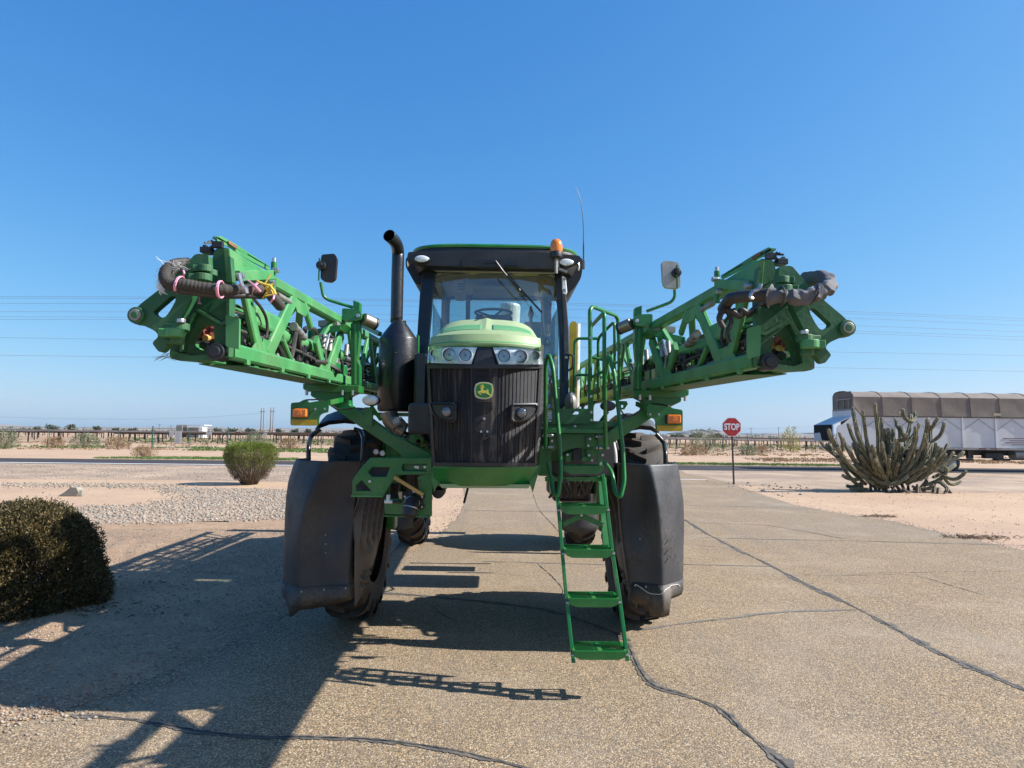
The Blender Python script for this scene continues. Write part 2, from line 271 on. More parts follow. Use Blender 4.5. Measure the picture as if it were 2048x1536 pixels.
# ------------------------------------------------------------------ mesh building
class MB:
    def __init__(s): s.v = []; s.f = []; s.mi = []; s.cur = 0
    def add(s, vs, fs):
        o = len(s.v); s.v += [tuple(v) for v in vs]; s.f += [tuple(i+o for i in f) for f in fs]; s.mi += [s.cur]*len(fs); return s
    def box(s, c, size, rot=None):
        sx, sy, sz = (a/2 for a in size); c = Vector(c)
        vs = [Vector((x, y, z)) for x in (-sx, sx) for y in (-sy, sy) for z in (-sz, sz)]
        if rot: 
            q = rot if isinstance(rot, Matrix) else Matrix.Rotation(rot, 3, 'Z'); vs = [q @ v for v in vs]
        return s.add([c+v for v in vs], [(0, 1, 3, 2), (4, 6, 7, 5), (0, 4, 5, 1), (2, 3, 7, 6), (0, 2, 6, 4), (1, 5, 7, 3)])
    def bar(s, p, q, w, h, upv=(0, 0, 1), chamf=0.0):
        p, q = Vector(p), Vector(q); d = (q-p).normalized(); u = Vector(upv)
        if abs(d.dot(u)) > 0.98: u = Vector((1, 0, 0))
        r = d.cross(u).normalized(); u = r.cross(d).normalized()
        if chamf:
            k = chamf; pr = [(-w/2+k, -h/2), (w/2-k, -h/2), (w/2, -h/2+k), (w/2, h/2-k), (w/2-k, h/2), (-w/2+k, h/2), (-w/2, h/2-k), (-w/2, -h/2+k)]
        else: pr = [(-w/2, -h/2), (w/2, -h/2), (w/2, h/2), (-w/2, h/2)]
        n = len(pr)
        vs = [p+r*a+u*b for a, b in pr]+[q+r*a+u*b for a, b in pr]
        return s.add(vs, [(i, (i+1) % n, n+(i+1) % n, n+i) for i in range(n)]+[tuple(reversed(range(n))), tuple(range(n, 2*n))])
    def tube(s, pts, r, seg=10, closed=False, cap=True):
        pts = [Vector(p) for p in pts]; n = len(pts); rs = r if isinstance(r, (list, tuple)) else [r]*n
        prev = None; vs = []
        for i, p in enumerate(pts):
            if closed: d = pts[(i+1) % n]-pts[i-1]
            else: d = pts[min(i+1, n-1)]-pts[max(i-1, 0)]
            d.normalize()
            if prev is None:
                u = Vector((0, 0, 1)) if abs(d.z) < 0.9 else Vector((1, 0, 0)); a = d.cross(u).normalized()
            else: a = (prev-d*prev.dot(d)).normalized()
            prev = a; b = d.cross(a)
            for k in range(seg): t = 2*PI*k/seg; vs.append(p+(a*math.cos(t)+b*math.sin(t))*rs[i])
        fs = []; m = n if closed else n-1
        for i in range(m):
            for k in range(seg):
                j = (i+1) % n; fs.append((i*seg+k, i*seg+(k+1) % seg, j*seg+(k+1) % seg, j*seg+k))
        if cap and not closed: fs.append(tuple(reversed(range(seg)))); fs.append(tuple(range((n-1)*seg, n*seg)))
        return s.add(vs, fs)
    def cyl(s, p, q, r0, r1=None, seg=16): return s.tube([p, q], [r0, r0 if r1 is None else r1], seg)
    def ball(s, c, r, seg=10, rings=7, sc=(1, 1, 1)):
        c = Vector(c); vs = [c+Vector((0, 0, r*sc[2]))]; fs = []
        for i in range(1, rings):
            a = PI*i/rings
            for k in range(seg): t = 2*PI*k/seg; vs.append(c+Vector((r*sc[0]*math.sin(a)*math.cos(t), r*sc[1]*math.sin(a)*math.sin(t), r*sc[2]*math.cos(a))))
        vs.append(c-Vector((0, 0, r*sc[2]))); L = len(vs)-1
        for k in range(seg):
            fs.append((0, 1+k, 1+(k+1) % seg)); fs.append((L, 1+(rings-2)*seg+(k+1) % seg, 1+(rings-2)*seg+k))
            for i in range(rings-2): a = 1+i*seg; fs.append((a+k, a+seg+k, a+seg+(k+1) % seg, a+(k+1) % seg))
        return s.add(vs, fs)
    def slab(s, loops, off):
        """loops: outer + holes of 3-D points in one plane; off: thickness vector"""
        loops = [[Vector(p) for p in l] for l in loops]; off = Vector(off)
        flat = [p for l in loops for p in l]; n = len(flat)
        tris = tessellate_polygon(loops)
        vs = flat+[p+off for p in flat]
        fs = [tuple(t) for t in tris]+[tuple(n+i for i in reversed(t)) for t in tris]
        o = 0
        for l in loops:
            m = len(l)
            for i in range(m): fs.append((o+i, o+(i+1) % m, n+o+(i+1) % m, n+o+i))
            o += m
        return s.add(vs, fs)
    def grid(s, fn, nu, nv, flip=False, wrap=False):
        vs = [fn(i/nu, j/nv) for j in range(nv+1) for i in range(nu+1)]
        fs = []
        for j in range(nv):
            for i in range(nu):
                a = j*(nu+1)+i; f = (a, a+1, a+nu+2, a+nu+1); fs.append(tuple(reversed(f)) if flip else f)
        return s.add(vs, fs)
    def build(s, name, mat, parent=None, bevel=0.0, smooth=False, sharp=38, mirror=None, solid=0.0, label=None):
        me = bpy.data.meshes.new(name)
        vs = s.v if mirror is None else [mirror(v) for v in s.v]
        me.from_pydata(vs, [], s.f)
        mats = mat if isinstance(mat, (list, tuple)) else [mat]
        for m in mats: me.materials.append(M[m] if isinstance(m, str) else m)
        me.polygons.foreach_set('material_index', s.mi)
        bm = bmesh.new(); bm.from_mesh(me); bmesh.ops.remove_doubles(bm, verts=bm.verts, dist=1e-5) if smooth else None
        bmesh.ops.recalc_face_normals(bm, faces=bm.faces); bm.to_mesh(me); bm.free()
        if smooth:
            me.polygons.foreach_set('use_smooth', [True]*len(me.polygons))
            try: me.set_sharp_from_angle(angle=R(sharp))
            except Exception: pass
        o = bpy.data.objects.new(name, me); COL.objects.link(o)
        if parent is not None: o.parent = parent
        if solid: md = o.modifiers.new('solid', 'SOLIDIFY'); md.thickness = solid; md.offset = 0
        if bevel:
            md = o.modifiers.new('bevel', 'BEVEL'); md.width = bevel; md.segments = 2; md.limit_method = 'ANGLE'; md.angle_limit = R(35)
        if label: o['label'] = label
        return o
def tag(o, label=None, cat=None, group=None, kind=None):
    if label: o['label'] = label
    if cat: o['category'] = cat
    if group: o['group'] = group
    if kind: o['kind'] = kind
    return o
def empty(name, parent=None, loc=(0, 0, 0)):
    o = bpy.data.objects.new(name, None); COL.objects.link(o); o.location = loc; o.empty_display_size = 0.1
    if parent is not None: o.parent = parent
    return o
def smoothpath(pts, k=6):
    """Catmull-Rom through the points"""
    P = [Vector(p) for p in pts]; P = [P[0]*2-P[1]]+P+[P[-1]*2-P[-2]]; out = []
    for i in range(1, len(P)-2):
        for j in range(k):
            t = j/k; a, b, c, d = P[i-1], P[i], P[i+1], P[i+2]
            out.append(0.5*((2*b)+(c-a)*t+(2*a-5*b+4*c-d)*t*t+(3*b-a-3*c+d)*t**3))
    return out+[P[-2]]
def rounded(pts, r, k=4):
    """round the corners of a closed planar loop of 3-D points"""
    P = [Vector(p) for p in pts]; out = []; n = len(P)
    for i in range(n):
        a, b, c = P[i-1], P[i], P[(i+1) % n]; da = (a-b); dc = (c-b); q = min(r, da.length*0.45, dc.length*0.45)
        p0 = b+da.normalized()*q; p1 = b+dc.normalized()*q
        for j in range(k+1): t = j/k; out.append(p0*(1-t)**2+b*2*t*(1-t)+p1*t*t)
    return out
def bend(pts, r, k=4):
    """open path with rounded corners"""
    P = [Vector(p) for p in pts]; out = [P[0]]
    for i in range(1, len(P)-1):
        a, b, c = P[i-1], P[i], P[i+1]; da = (a-b); dc = (c-b); q = min(r, da.length*0.48, dc.length*0.48)
        p0 = b+da.normalized()*q; p1 = b+dc.normalized()*q
        for j in range(k+1): t = j/k; out.append(p0*(1-t)**2+b*2*t*(1-t)+p1*t*t)
    return out+[P[-1]]
def fastmesh(name, verts, faces_n, nper, mat, parent=None):
    """numpy verts (n,3); faces are consecutive runs of nper vertices"""
    me = bpy.data.meshes.new(name); nv = len(verts); nf = faces_n
    me.vertices.add(nv); me.vertices.foreach_set('co', np.asarray(verts, dtype=np.float32).ravel())
    me.loops.add(nf*nper); me.loops.foreach_set('vertex_index', np.arange(nf*nper, dtype=np.int32))
    me.polygons.add(nf); me.polygons.foreach_set('loop_start', np.arange(0, nf*nper, nper, dtype=np.int32))
    me.update(calc_edges=True); me.validate()
    me.materials.append(M[mat] if isinstance(mat, str) else mat)
    o = bpy.data.objects.new(name, me); COL.objects.link(o)
    if parent is not None: o.parent = parent
    return o
def leaves(name, centers, dirs, length, width, mat, parent=None, curl=0.35):
    """one small kite-shaped leaf per centre (two triangles folded along the midrib as a quad)"""
    n = len(centers); C = np.asarray(centers); D = np.asarray(dirs); D = D/np.linalg.norm(D, axis=1, keepdims=True)
    rnd = rng.normal(size=(n, 3)); S = np.cross(D, rnd); S /= np.linalg.norm(S, axis=1, keepdims=True)+1e-9; Nn = np.cross(D, S)
    L = (length*(0.6+0.8*rng.random(n)))[:, None]; Wd = (width*(0.6+0.8*rng.random(n)))[:, None]
    v = np.stack([C, C+D*L*0.5+S*Wd*0.5+Nn*Wd*curl, C+D*L, C+D*L*0.5-S*Wd*0.5+Nn*Wd*curl], axis=1).reshape(-1, 3)
    return fastmesh(name, v, n, 4, mat, parent)
def rocks(name, pts, sizes, mat, flat=0.6, parent=None):
    """angular stones: squashed, jittered octahedra"""
    base = np.array([(1, 0, 0), (0, 1, 0), (-1, 0, 0), (0, -1, 0), (0, 0, 1), (0.1, 0.05, -1)], float)
    tri = np.array([(0, 1, 4), (1, 2, 4), (2, 3, 4), (3, 0, 4), (1, 0, 5), (2, 1, 5), (3, 2, 5), (0, 3, 5)])
    n = len(pts); a = rng.random(n)*2*PI; V = np.repeat(base[None], n, 0)*(0.7+0.6*rng.random((n, 6, 1)))
    ca, sa = np.cos(a)[:, None], np.sin(a)[:, None]; asp = (0.6+0.6*rng.random(n))[:, None]
    x = V[:, :, 0]*asp; y = V[:, :, 1]; X = x*ca-y*sa; Y = x*sa+y*ca
    V = np.stack([X, Y, V[:, :, 2]*flat], 2)*np.asarray(sizes)[:, None, None]+np.asarray(pts)[:, None, :]
    V[:, :, 2] += np.asarray(sizes)[:, None]*flat*0.3
    me = bpy.data.meshes.new(name); F = (tri[None]+(np.arange(n)*6)[:, None, None]).reshape(-1, 3)
    me.vertices.add(n*6); me.vertices.foreach_set('co', V.astype(np.float32).ravel())
    me.loops.add(len(F)*3); me.loops.foreach_set('vertex_index', F.astype(np.int32).ravel())
    me.polygons.add(len(F)); me.polygons.foreach_set('loop_start', np.arange(0, len(F)*3, 3, dtype=np.int32))
    me.update(calc_edges=True); me.materials.append(M[mat]); o = bpy.data.objects.new(name, me); COL.objects.link(o)
    if parent is not None: o.parent = parent
    return o
def inside(pt, poly):
    x, y = pt; c = False; n = len(poly); j = n-1
    for i in range(n):
        xi, yi = poly[i]; xj, yj = poly[j]
        if (yi > y) != (yj > y) and x < (xj-xi)*(y-yi)/(yj-yi)+xi: c = not c
        j = i
    return c

# ================================================================== THE SETTING
def sheet(name, pts, z, mat, jitter=0.0, step=0.25, parent=None):
    """a flat sheet with an irregular edge; pts are ground points"""
    P = [Vector((p[0], p[1], z)) for p in pts]; out = []
    for i in range(len(P)):
        a, b = P[i], P[(i+1) % len(P)]; L = (b-a).length; n = max(1, min(160, int(L/step))) if jitter else 1
        for j in range(n):
            q = a.lerp(b, j/n)
            if jitter and max(abs(q.x), abs(q.y)) < 60: q = q+Vector((random.uniform(-1, 1), random.uniform(-1, 1), 0))*jitter
            out.append(q)
    m = MB(); n = len(out); m.add(out, [tuple(t) for t in tessellate_polygon([out])])
    o = m.build(name, mat, parent)
    if parent is None: tag(o, kind='structure')
    if o.data.polygons and o.data.polygons[0].normal.z < 0: o.data.flip_normals()
    return o
GR = 14000.0
g = MB(); g.add([(-GR, -400, 0), (GR, -400, 0), (GR, GR, 0), (-GR, GR, 0)], [(0, 1, 2, 3)])
tag(g.build('ground', 'sand'), kind='structure')
gp = lambda *a: G(*a)
left_edge = [(0, 1450), (115, 1433), (210, 1400), (296, 1363), (380, 1320), (471, 1279), (560, 1240), (650, 1195), (739, 1151), (798, 1116), (882, 1067), (915, 1035), (928, 1010), (930, 990), (925, 970), (900, 955), (850, 945), (790, 940)]
right_edge = [(1360, 940), (1372, 947), (1415, 955), (1460, 966), (1504, 983), (1592, 1011), (1662, 1024), (1732, 1035), (1790, 1044), (1843, 1057), (1940, 1078), (2048, 1101), (2250, 1150)]
dl = [G(*p) for p in left_edge]; dr = [G(*p) for p in right_edge]
drive_poly = [Vector((-9, 4.0, 0)), Vector((-9, -20, 0)), Vector((12, -20, 0)), Vector((12.0, 5, 0))]
drive = sheet('asphalt_driveway', list(reversed([(-12, 3.2), (-30, 2.0), (-30, -30), (14, -30), (14, 7)]))[0:0]+[(-30, 1.5), (-6.5, 3.9)]+[(p.x, p.y) for p in dl]+[(p.x, p.y) for p in dr]+[(9.0, 4), (9.2, -30), (-30, -30)], 0.008, 'asphalt', 0.035, 0.12)
# pea gravel between the bush and the drive, gravel shoulder along the road
pea = [(-30, 1.0), (-30, 12.5), (-14, 12.2)]+[(G(*cB(*p)).x, G(*cB(*p)).y) for p in [(500, 830), (900, 815), (1500, 810), (2048, 795), (2300, 780)]]+[(-2.9, 15.5), (-1.7, 13.0), (-1.2, 12.0)]+[(p.x+0.25, p.y) for p in reversed(dl[:10])]+[(-6, 2)]
sheet('gravel_verge', pea, 0.004, 'pea', 0.10, 0.3)
from mathutils import noise as mnoise
def zrel(x, y):
    """height of the loose verge beside the drive: lumps and old wheel ruts"""
    e = min(1.0, max(0.0, (lim(y)-0.06-x)/0.35))*min(1.0, max(0.0, (13.0-y)/2.0))*min(1.0, max(0.0, (y-3.9)/0.5))
    z = 0.022*(0.5+0.5*mnoise.noise(Vector((x*0.9, y*0.9, 0))))+0.012*(0.5+0.5*mnoise.noise(Vector((x*4, y*4, 3))))+0.006*(0.5+0.5*mnoise.noise(Vector((x*13, y*13, 7))))
    t = x+0.42*(y-5.4)          # distance across the ruts, which run away to the right
    for c_, w_, d_ in ((-3.45, 0.10, 0.020), (-3.75, 0.07, -0.016), (-5.2, 0.14, 0.018), (-5.5, 0.08, -0.014)): z += -d_*math.exp(-((t+0.06*math.sin(y*3)-c_)/w_)**2)
    return 0.0085+max(0.0, z+0.004)*e+0.0005
edge_pts = [(p.x-0.04, p.y) for p in dl[:12]]
def lim(y):
    for (xa, ya), (xb, yb) in zip(edge_pts, edge_pts[1:]):
        if min(ya, yb) <= y <= max(ya, yb): return xa+(xb-xa)*(y-ya)/(yb-ya+1e-9)
    return -4.2 if y < edge_pts[0][1] else edge_pts[-1][0]
NX, NY = 170, 190; vs = []; fs = []; ix = {}
for j in range(NY+1):
    for i in range(NX+1):
        x, y = -11+9.3*i/NX, 3.85+9.6*j/NY
        ix[i, j] = len(vs); vs.append((x, y, zrel(x, y)))
edge_pts = [(p.x-0.04, p.y) for p in dl[:12]]
def lim(y):
    for (xa, ya), (xb, yb) in zip(edge_pts, edge_pts[1:]):
        if min(ya, yb) <= y <= max(ya, yb): return xa+(xb-xa)*(y-ya)/(yb-ya+1e-9)
    return -4.2 if y < edge_pts[0][1] else edge_pts[-1][0]
for j in range(NY):
    for i in range(NX):
        x, y = vs[ix[i, j]][:2]
        if x < lim(y)+0.10*mnoise.noise(Vector((x*3, y*3, 0))) and (y > 4.55 or x < -3.4-(4.55-y)*4): fs.append((ix[i, j], ix[i+1, j], ix[i+1, j+1], ix[i, j+1]))
m = MB(); used_ = sorted({k for f in fs for k in f}); re_ = {k: n for n, k in enumerate(used_)}
m.add([vs[k] for k in used_], [tuple(re_[k] for k in f) for f in fs]); tag(m.build('gravel_ruts', 'pea', smooth=True, sharp=180), kind='structure')
ROAD0, ROAD1 = 38.9, 45.3
sheet('gravel_shoulder', [(-90, 26.3), (-30, 26.6), (-12, 27.2), (-6, 26.5), (-2.2, 27.2), (-1.5, 33), (8.0, 32), (9.8, 27.5), (14, 24.6), (22, 25.3), (60, 26.5), (120, 27), (120, ROAD0+0.3), (-90, ROAD0+0.3)], 0.0045, 'shoulder', 0.16, 0.4)
sheet('road', [(-240, ROAD0), (240, ROAD0), (240, ROAD1), (-240, ROAD1)], 0.013, 'road')
def line_quad(name, a, b, w, z, mat='line'):
    m = MB(); a = Vector(a); b = Vector(b); d = (b-a).normalized(); s = Vector((-d.y, d.x, 0))*w/2
    nseg = max(1, int((b-a).length/1.5)); vs = []
    for i in range(nseg+1):
        p = a.lerp(b, i/nseg); j = random.uniform(0.9, 1.05); vs += [(p.x-s.x*j, p.y-s.y*j, z), (p.x+s.x*j, p.y+s.y*j, z)]
    m.add(vs, [(2*i, 2*i+2, 2*i+3, 2*i+1) for i in range(nseg)])
    return tag(m.build(name, mat), kind='structure')
line_quad('edge_line', (-200, ROAD0+0.65, 0), (-2.5, ROAD0+0.65, 0), 0.55, 0.018)
line_quad('edge_line', (40, ROAD0+0.65, 0), (200, ROAD0+0.65, 0), 0.55, 0.018)
p0, p1 = G(1379, 959.5), G(1413, 960)
line_quad('stop_line', (p0.x-0.6, p0.y, 0), (p1.x, p1.y, 0), 0.22, 0.014)

# cracks in the asphalt: filled tar bands with the crack showing in some
def ribbon(m, pts, w, z, jit=0.3, every=0.07):
    P = [Vector((p.x, p.y, z)) for p in pts]; path = smoothpath(P, 3); q = [path[0]]
    for p in path[1:]:
        L = (p-q[-1]).length; n = max(1, int(L/every)); a = q[-1]
        for i in range(1, n+1): q.append(a.lerp(p, i/n))
    vs = []; off = 0.0; w_base = w
    for i, p in enumerate(q):
        w = w_base*(0.80+0.75*mnoise.noise(Vector((p.x*2.3, p.y*2.3, 1)))+0.35*mnoise.noise(Vector((p.x*11, p.y*11, 5))))
        d = (q[min(i+1, len(q)-1)]-q[max(i-1, 0)]).normalized(); s = Vector((-d.y, d.x, 0))
        off = off*0.88+random.uniform(-1, 1)*w_base*jit*0.30
        wa = w*0.5*(1+random.uniform(-jit, jit)); wb = w*0.5*(1+random.uniform(-jit, jit))
        ends = min(1, i/4+0.05, (len(q)-1-i)/4+0.05)
        vs += [p+s*(off-wa*ends), p+s*(off+wb*ends)]
    m.add(vs, [(2*i, 2*i+2, 2*i+3, 2*i+1) for i in range(len(q)-1)])
def crack(pxs, w, mat='tar', open_w=0.0, jit=0.3):
    pts = [G(*p) for p in pxs]
    m = MB(); ribbon(m, pts, w, 0.0125, jit, max(0.018, w*0.25)); m.build('crack_seal', mat, drive)
    if open_w:
        m = MB(); ribbon(m, pts, open_w, 0.0165, 0.9, 0.025); m.build('open_crack', 'crack', drive)
crack([(140, 1434), (250, 1441), (310, 1450), (400, 1467), (500, 1477), (600, 1479), (700, 1481), (800, 1489), (900, 1504), (1000, 1526), (1100, 1550)], 0.060, open_w=0.008, jit=0.3)
crack([(1252, 1285), (1268, 1320), (1285, 1352), (1312, 1376), (1380, 1396), (1440, 1421), (1480, 1458), (1530, 1500), (1600, 1560)], 0.085, open_w=0.011, jit=0.3)
crack([(1368, 1040), (1420, 1072), (1500, 1112), (1560, 1142), (1620, 1174), (1720, 1221), (1800, 1265), (1880, 1309), (1960, 1344), (2100, 1402)], 0.085, open_w=0.007, jit=0.4)
crack([(1280, 1262), (1350, 1251), (1450, 1239), (1560, 1226), (1640, 1223), (1722, 1221)], 0.055, 'tarfaint')
crack([(735, 1186), (850, 1194), (1000, 1208), (1100, 1224), (1200, 1256), (1262, 1285)], 0.07, open_w=0.006)
crack([(1400, 1076), (1560, 1080), (1750, 1084), (2060, 1092)], 0.045, 'tarfaint')
crack([(1365, 1130), (1450, 1132), (1545, 1134)], 0.045, 'tarfaint')
crack([(960, 1124), (1080, 1127), (1235, 1131)], 0.04, 'tarfaint')
crack([(930, 1021), (1020, 1023), (1130, 1024)], 0.06, 'tarfaint')
crack([(1370, 1043), (1440, 1049), (1530, 1051), (1620, 1066), (1690, 1079)], 0.035, 'tarfaint')
crack([(1370, 1012), (1500, 1014), (1640, 1019)], 0.05, 'tarfaint')
for pl in [[(1560, 1150), (1680, 1152), (1820, 1152), (1900, 1172), (1980, 1196)], [(1062, 975), (1070, 1000), (1078, 1020), (1105, 1050), (1125, 1075)], [(1075, 1128), (1100, 1150), (1125, 1180), (1120, 1195)],
           [(1385, 1092), (1420, 1094), (1455, 1097)], [(1400, 1098), (1430, 1101), (1452, 1098)], [(1700, 1148), (1850, 1146), (2048, 1143)], [(860, 1210), (900, 1240), (960, 1250)]]:
    m = MB(); ribbon(m, [G(*p) for p in pl], 0.012, 0.0125, 0.9, 0.05); m.build('open_crack', 'crack', drive)

# loose stones --------------------------------------------------------------
def scatter(poly, n, seed=1):
    r = np.random.default_rng(seed); xs = [p[0] for p in poly]; ys = [p[1] for p in poly]; out = []
    while len(out) < n:
        x = r.uniform(min(xs), max(xs)); y = r.uniform(min(ys), max(ys))
        if inside((x, y), poly): out.append((x, y))
    return np.array(out)
def gpoly(f, pts): return [(G(*f(*p)).x, G(*f(*p)).y) for p in pts]
bandA = gpoly(cB, [(540, 705), (640, 790), (720, 835), (1000, 828), (1500, 815), (2048, 800), (2300, 780), (2300, 590), (1900, 580), (1150, 568), (1300, 615), (1400, 640), (1200, 672), (1000, 705), (750, 700)])
sheet('river_stone_bed', bandA, 0.0065, 'shoulder', 0.28, 0.2)
ptsA = scatter(bandA, 7200, 3)
bandB = gpoly(cB, [(-400, 535), (0, 538), (600, 540), (1250, 545), (1300, 570), (900, 565), (400, 560), (-400, 556)])
ptsB = scatter(bandB, 1800, 4)
ptsA = ptsA+rng.normal(size=ptsA.shape)*np.array([0.35, 0.22]); ptsB = ptsB+rng.normal(size=ptsB.shape)*np.array([0.4, 0.35]); P = np.concatenate([ptsA, ptsB]); sz = 0.024+0.034*rng.random(len(P))**2
tag(rocks('river_stones', np.c_[P, np.full(len(P), 0.0)], sz, 'stone'), 'band of pale grey and buff river stones beside the sandy patch at the left', 'river stones', kind='stuff')
nearL = [(-9, 3.9), (-3.6, 4.1), (-3.0, 5.0), (-2.55, 6.3), (-1.9, 8.5), (-1.5, 11), (-4, 14), (-9, 13.5)]
Pn = scatter(nearL, 26000, 5); szn = 0.0055+0.013*rng.random(len(Pn))**4
shR = [(9.4, 8), (9.2, 14), (8.9, 20), (9.5, 27), (14, 26), (30, 26), (30, 8)]
Ps = scatter(shR, 3500, 6); szs = 0.006+0.016*rng.random(len(Ps))**3
shL = [(-32, 27), (-3, 27), (-3, 38.5), (-32, 38.5)]; Pl = scatter(shL, 6000, 8); szl = 0.015+0.03*rng.random(len(Pl))**3
sgn = [(8.2, 25), (9.0, 22), (12, 24.5), (13, 28), (9, 30)]; Pg = scatter(sgn, 150, 9); szg = 0.015+0.07*rng.random(len(Pg))**4
edg = []
for a, b in zip(dr[3:], dr[4:]):
    for _ in range(90): t = random.random(); p = a.lerp(b, t); edg.append((p.x+random.gauss(0.05, 0.16), p.y+random.gauss(0, 0.1)))
for a, b in zip(dl[:14], dl[1:14]):
    for _ in range(220): t = random.random(); p = a.lerp(b, t); edg.append((p.x+random.gauss(-0.1, 0.22), p.y+random.gauss(0, 0.12)))
edg = np.array(edg); sze = 0.005+0.014*rng.random(len(edg))**2
P = np.concatenate([Pn, Ps, Pl, Pg, edg]); S = np.concatenate([szn, szs, szl, szg, sze])
Z = np.array([zrel(x_, y_)+0.0005 if (-11 < x_ < -1.7 and 3.85 < y_ < 13.4) else 0.006 for x_, y_ in P])
tag(rocks('loose_gravel', np.c_[P, Z], S, 'stone'), 'loose small gravel strewn over the verges and edges of the driveway', 'gravel', kind='stuff')
Pr = scatter([(21, 53), (31, 53), (33, 60), (22, 62)], 330, 12)
tag(rocks('rubble', np.c_[Pr, np.full(len(Pr), 0.0)], 0.03+0.15*rng.random(len(Pr))**3, 'stone', 0.5), 'low spread of broken rubble beyond the road left of the trailer', 'rubble', kind='stuff')
# single landscape stone on the sand, and a thin marker stake
p = G(*cB(500, 632)); m = MB(); m.slab([[p+Vector(q) for q in [(-.32, 0, 0), (.20, 0, 0), (.30, 0, .12), (.22, 0, .26), (.05, 0, .27), (-.12, 0, .13)]]], (0, .25, 0)); m.box(p+Vector((.26, .12, .09)), (.16, .2, .18), 0.3)
tag(m.build('stone_block', 'stone', bevel=0.02), 'broken grey and white stone block lying on the orange sand patch', 'stone')
p = G(*cB(785, 558)); m = MB(); m.tube([p, p+Vector((-.10, 0, .42))], 0.008, 6)
tag(m.build('marker_stake', 'steel_dull'), 'thin leaning metal stake at the edge of the river stones', 'stake')

# plants ---------------------------------------------------------------------
def tuft_field(name, regions, mat, hgt, label, cat, seed, wid=0.02, blades=16, lean=0.5):
    r = np.random.default_rng(seed); C = []; D = []
    for poly, n in regions:
        pts = scatter(poly, n, seed); seed += 1
        for x, y in pts:
            k = int(blades*(0.5+r.random())); rad = 0.12+0.2*r.random()
            for _ in range(k):
                C.append((x+r.normal()*rad, y+r.normal()*rad*0.6, 0.005)); D.append((r.normal()*lean, r.normal()*lean, 1))
    o = leaves(name, C, D, hgt, wid, mat, curl=0.1); return tag(o, label, cat, kind='stuff')
tuft_field('roadside_grass', [([(-27, 46.2), (-13.5, 46.0), (-13.5, 48.2), (-22, 49.0), (-27, 46.6)], 420), ([(11, 45.8), (31, 46.0), (31, 47.6), (11, 48.3)], 420)], 'grass', 0.13, 'bright green grass strip along the far edge of the road', 'grass', 21, 0.05)
tuft_field('field_weeds', [([(-75, 66), (-46, 66), (-30, 78), (-75, 78)], 140), ([(-30, 66), (-13, 62), (-12, 76), (-34, 78)], 330), ([(-60, 104), (60, 104), (90, 170), (-90, 170)], 1700)], 'grass', 0.20, 'patchy green weeds between the solar panel rows and the fence', 'weeds', 31, 0.10, 12)
tuft_field('dry_weeds', [([(-80, 80), (80, 84), (80, 108), (-80, 104)], 700), ([(-80, 62), (-20, 66), (-20, 72), (-80, 70)], 220), ([(20, 54), (46, 54), (46, 64), (24, 62)], 380), ([(14, 68), (60, 70), (60, 78), (14, 78)], 200), ([(-60, 120), (60, 120), (80, 200), (-80, 200)], 1500)], 'drygrass', 0.13, 'dry brown weeds scattered over the open ground beyond the road', 'dry weeds', 41, 0.10, 12)
def shrub(name, label, cat, px, py, w, h, mat, n, seed, group=None, leaf=(0.10, 0.03), round_=1.0):
    r = np.random.default_rng(seed); b = G(px, py); root = empty(name, loc=(b.x, b.y, 0)); tag(root, label, cat, group)
    a = r.random(n)*2*PI; u = r.random(n)**0.4; t = r.random(n)
    rad = w/2*u*np.sqrt(np.clip(1-(t-0.35)**2*1.9, 0.05, 1)); lob = 1+0.25*np.sin(3*a+seed)+0.15*np.sin(5*a)
    C = np.c_[np.cos(a)*rad*lob, np.sin(a)*rad*lob, t*h*(1+0.12*np.sin(4*a))]
    D = np.c_[np.cos(a)*0.6+r.normal(size=n)*0.5, np.sin(a)*0.6+r.normal(size=n)*0.5, 0.8+r.normal(size=n)*0.4]
    leaves('foliage', C, D, leaf[0], leaf[1], mat, root)
    m = MB()
    for k in range(14):
        aa = r.random()*2*PI; rr = w/2*r.random(); m.tube([(0, 0, 0), (math.cos(aa)*rr*0.5, math.sin(aa)*rr*0.5, h*0.45), (math.cos(aa)*rr, math.sin(aa)*rr, h*0.85)], [0.02, 0.012, 0.005], 4)
    m.build('stems', 'twig', root); return root
shrub('tumbleweed', 'rusty brown tumbleweed at the far road edge, left of the green grass', 'tumbleweed', 286, 914.5, 1.5, 0.75, 'drygrass', 1500, 51)
SH = 'shrubs in front of the chain link fence'
shrub('desert_shrub', 'olive shrub at the far left edge of the picture by a green fence post', 'shrub', 8, 898, 2.2, 1.6, 'sage', 1100, 52, SH, (0.2, 0.06))
shrub('desert_shrub', 'pale grey shrub at the fence, left of the larger green one', 'shrub', 110, 896, 1.8, 1.0, 'drygrass', 800, 53, SH, (0.2, 0.05))
shrub('desert_shrub', 'wide green shrub at the fence left of the gate', 'shrub', 172, 896, 2.8, 1.3, 'sage', 1400, 54, SH, (0.2, 0.05))
shrub('desert_shrub', 'brown dry shrub nearest the left gate post', 'shrub', 235, 897, 2.4, 1.1, 'drygrass', 1000, 55, SH, (0.2, 0.05))
shrub('desert_shrub', 'grey green shrub behind the trimmed vase shaped shrub', 'shrub', 512, 893, 3.6, 1.5, 'sage', 1600, 56, SH, (0.2, 0.05))
shrub('desert_shrub', 'brown shrub right of the trimmed vase shaped shrub', 'shrub', 577, 901, 2.0, 1.2, 'drygrass', 900, 57, SH, (0.2, 0.05))
shrub('desert_shrub', 'dark olive shrub behind the bar of the right mudguard', 'shrub', 1318, 909, 1.6, 1.4, 'sage', 1000, 58, SH, (0.18, 0.05))
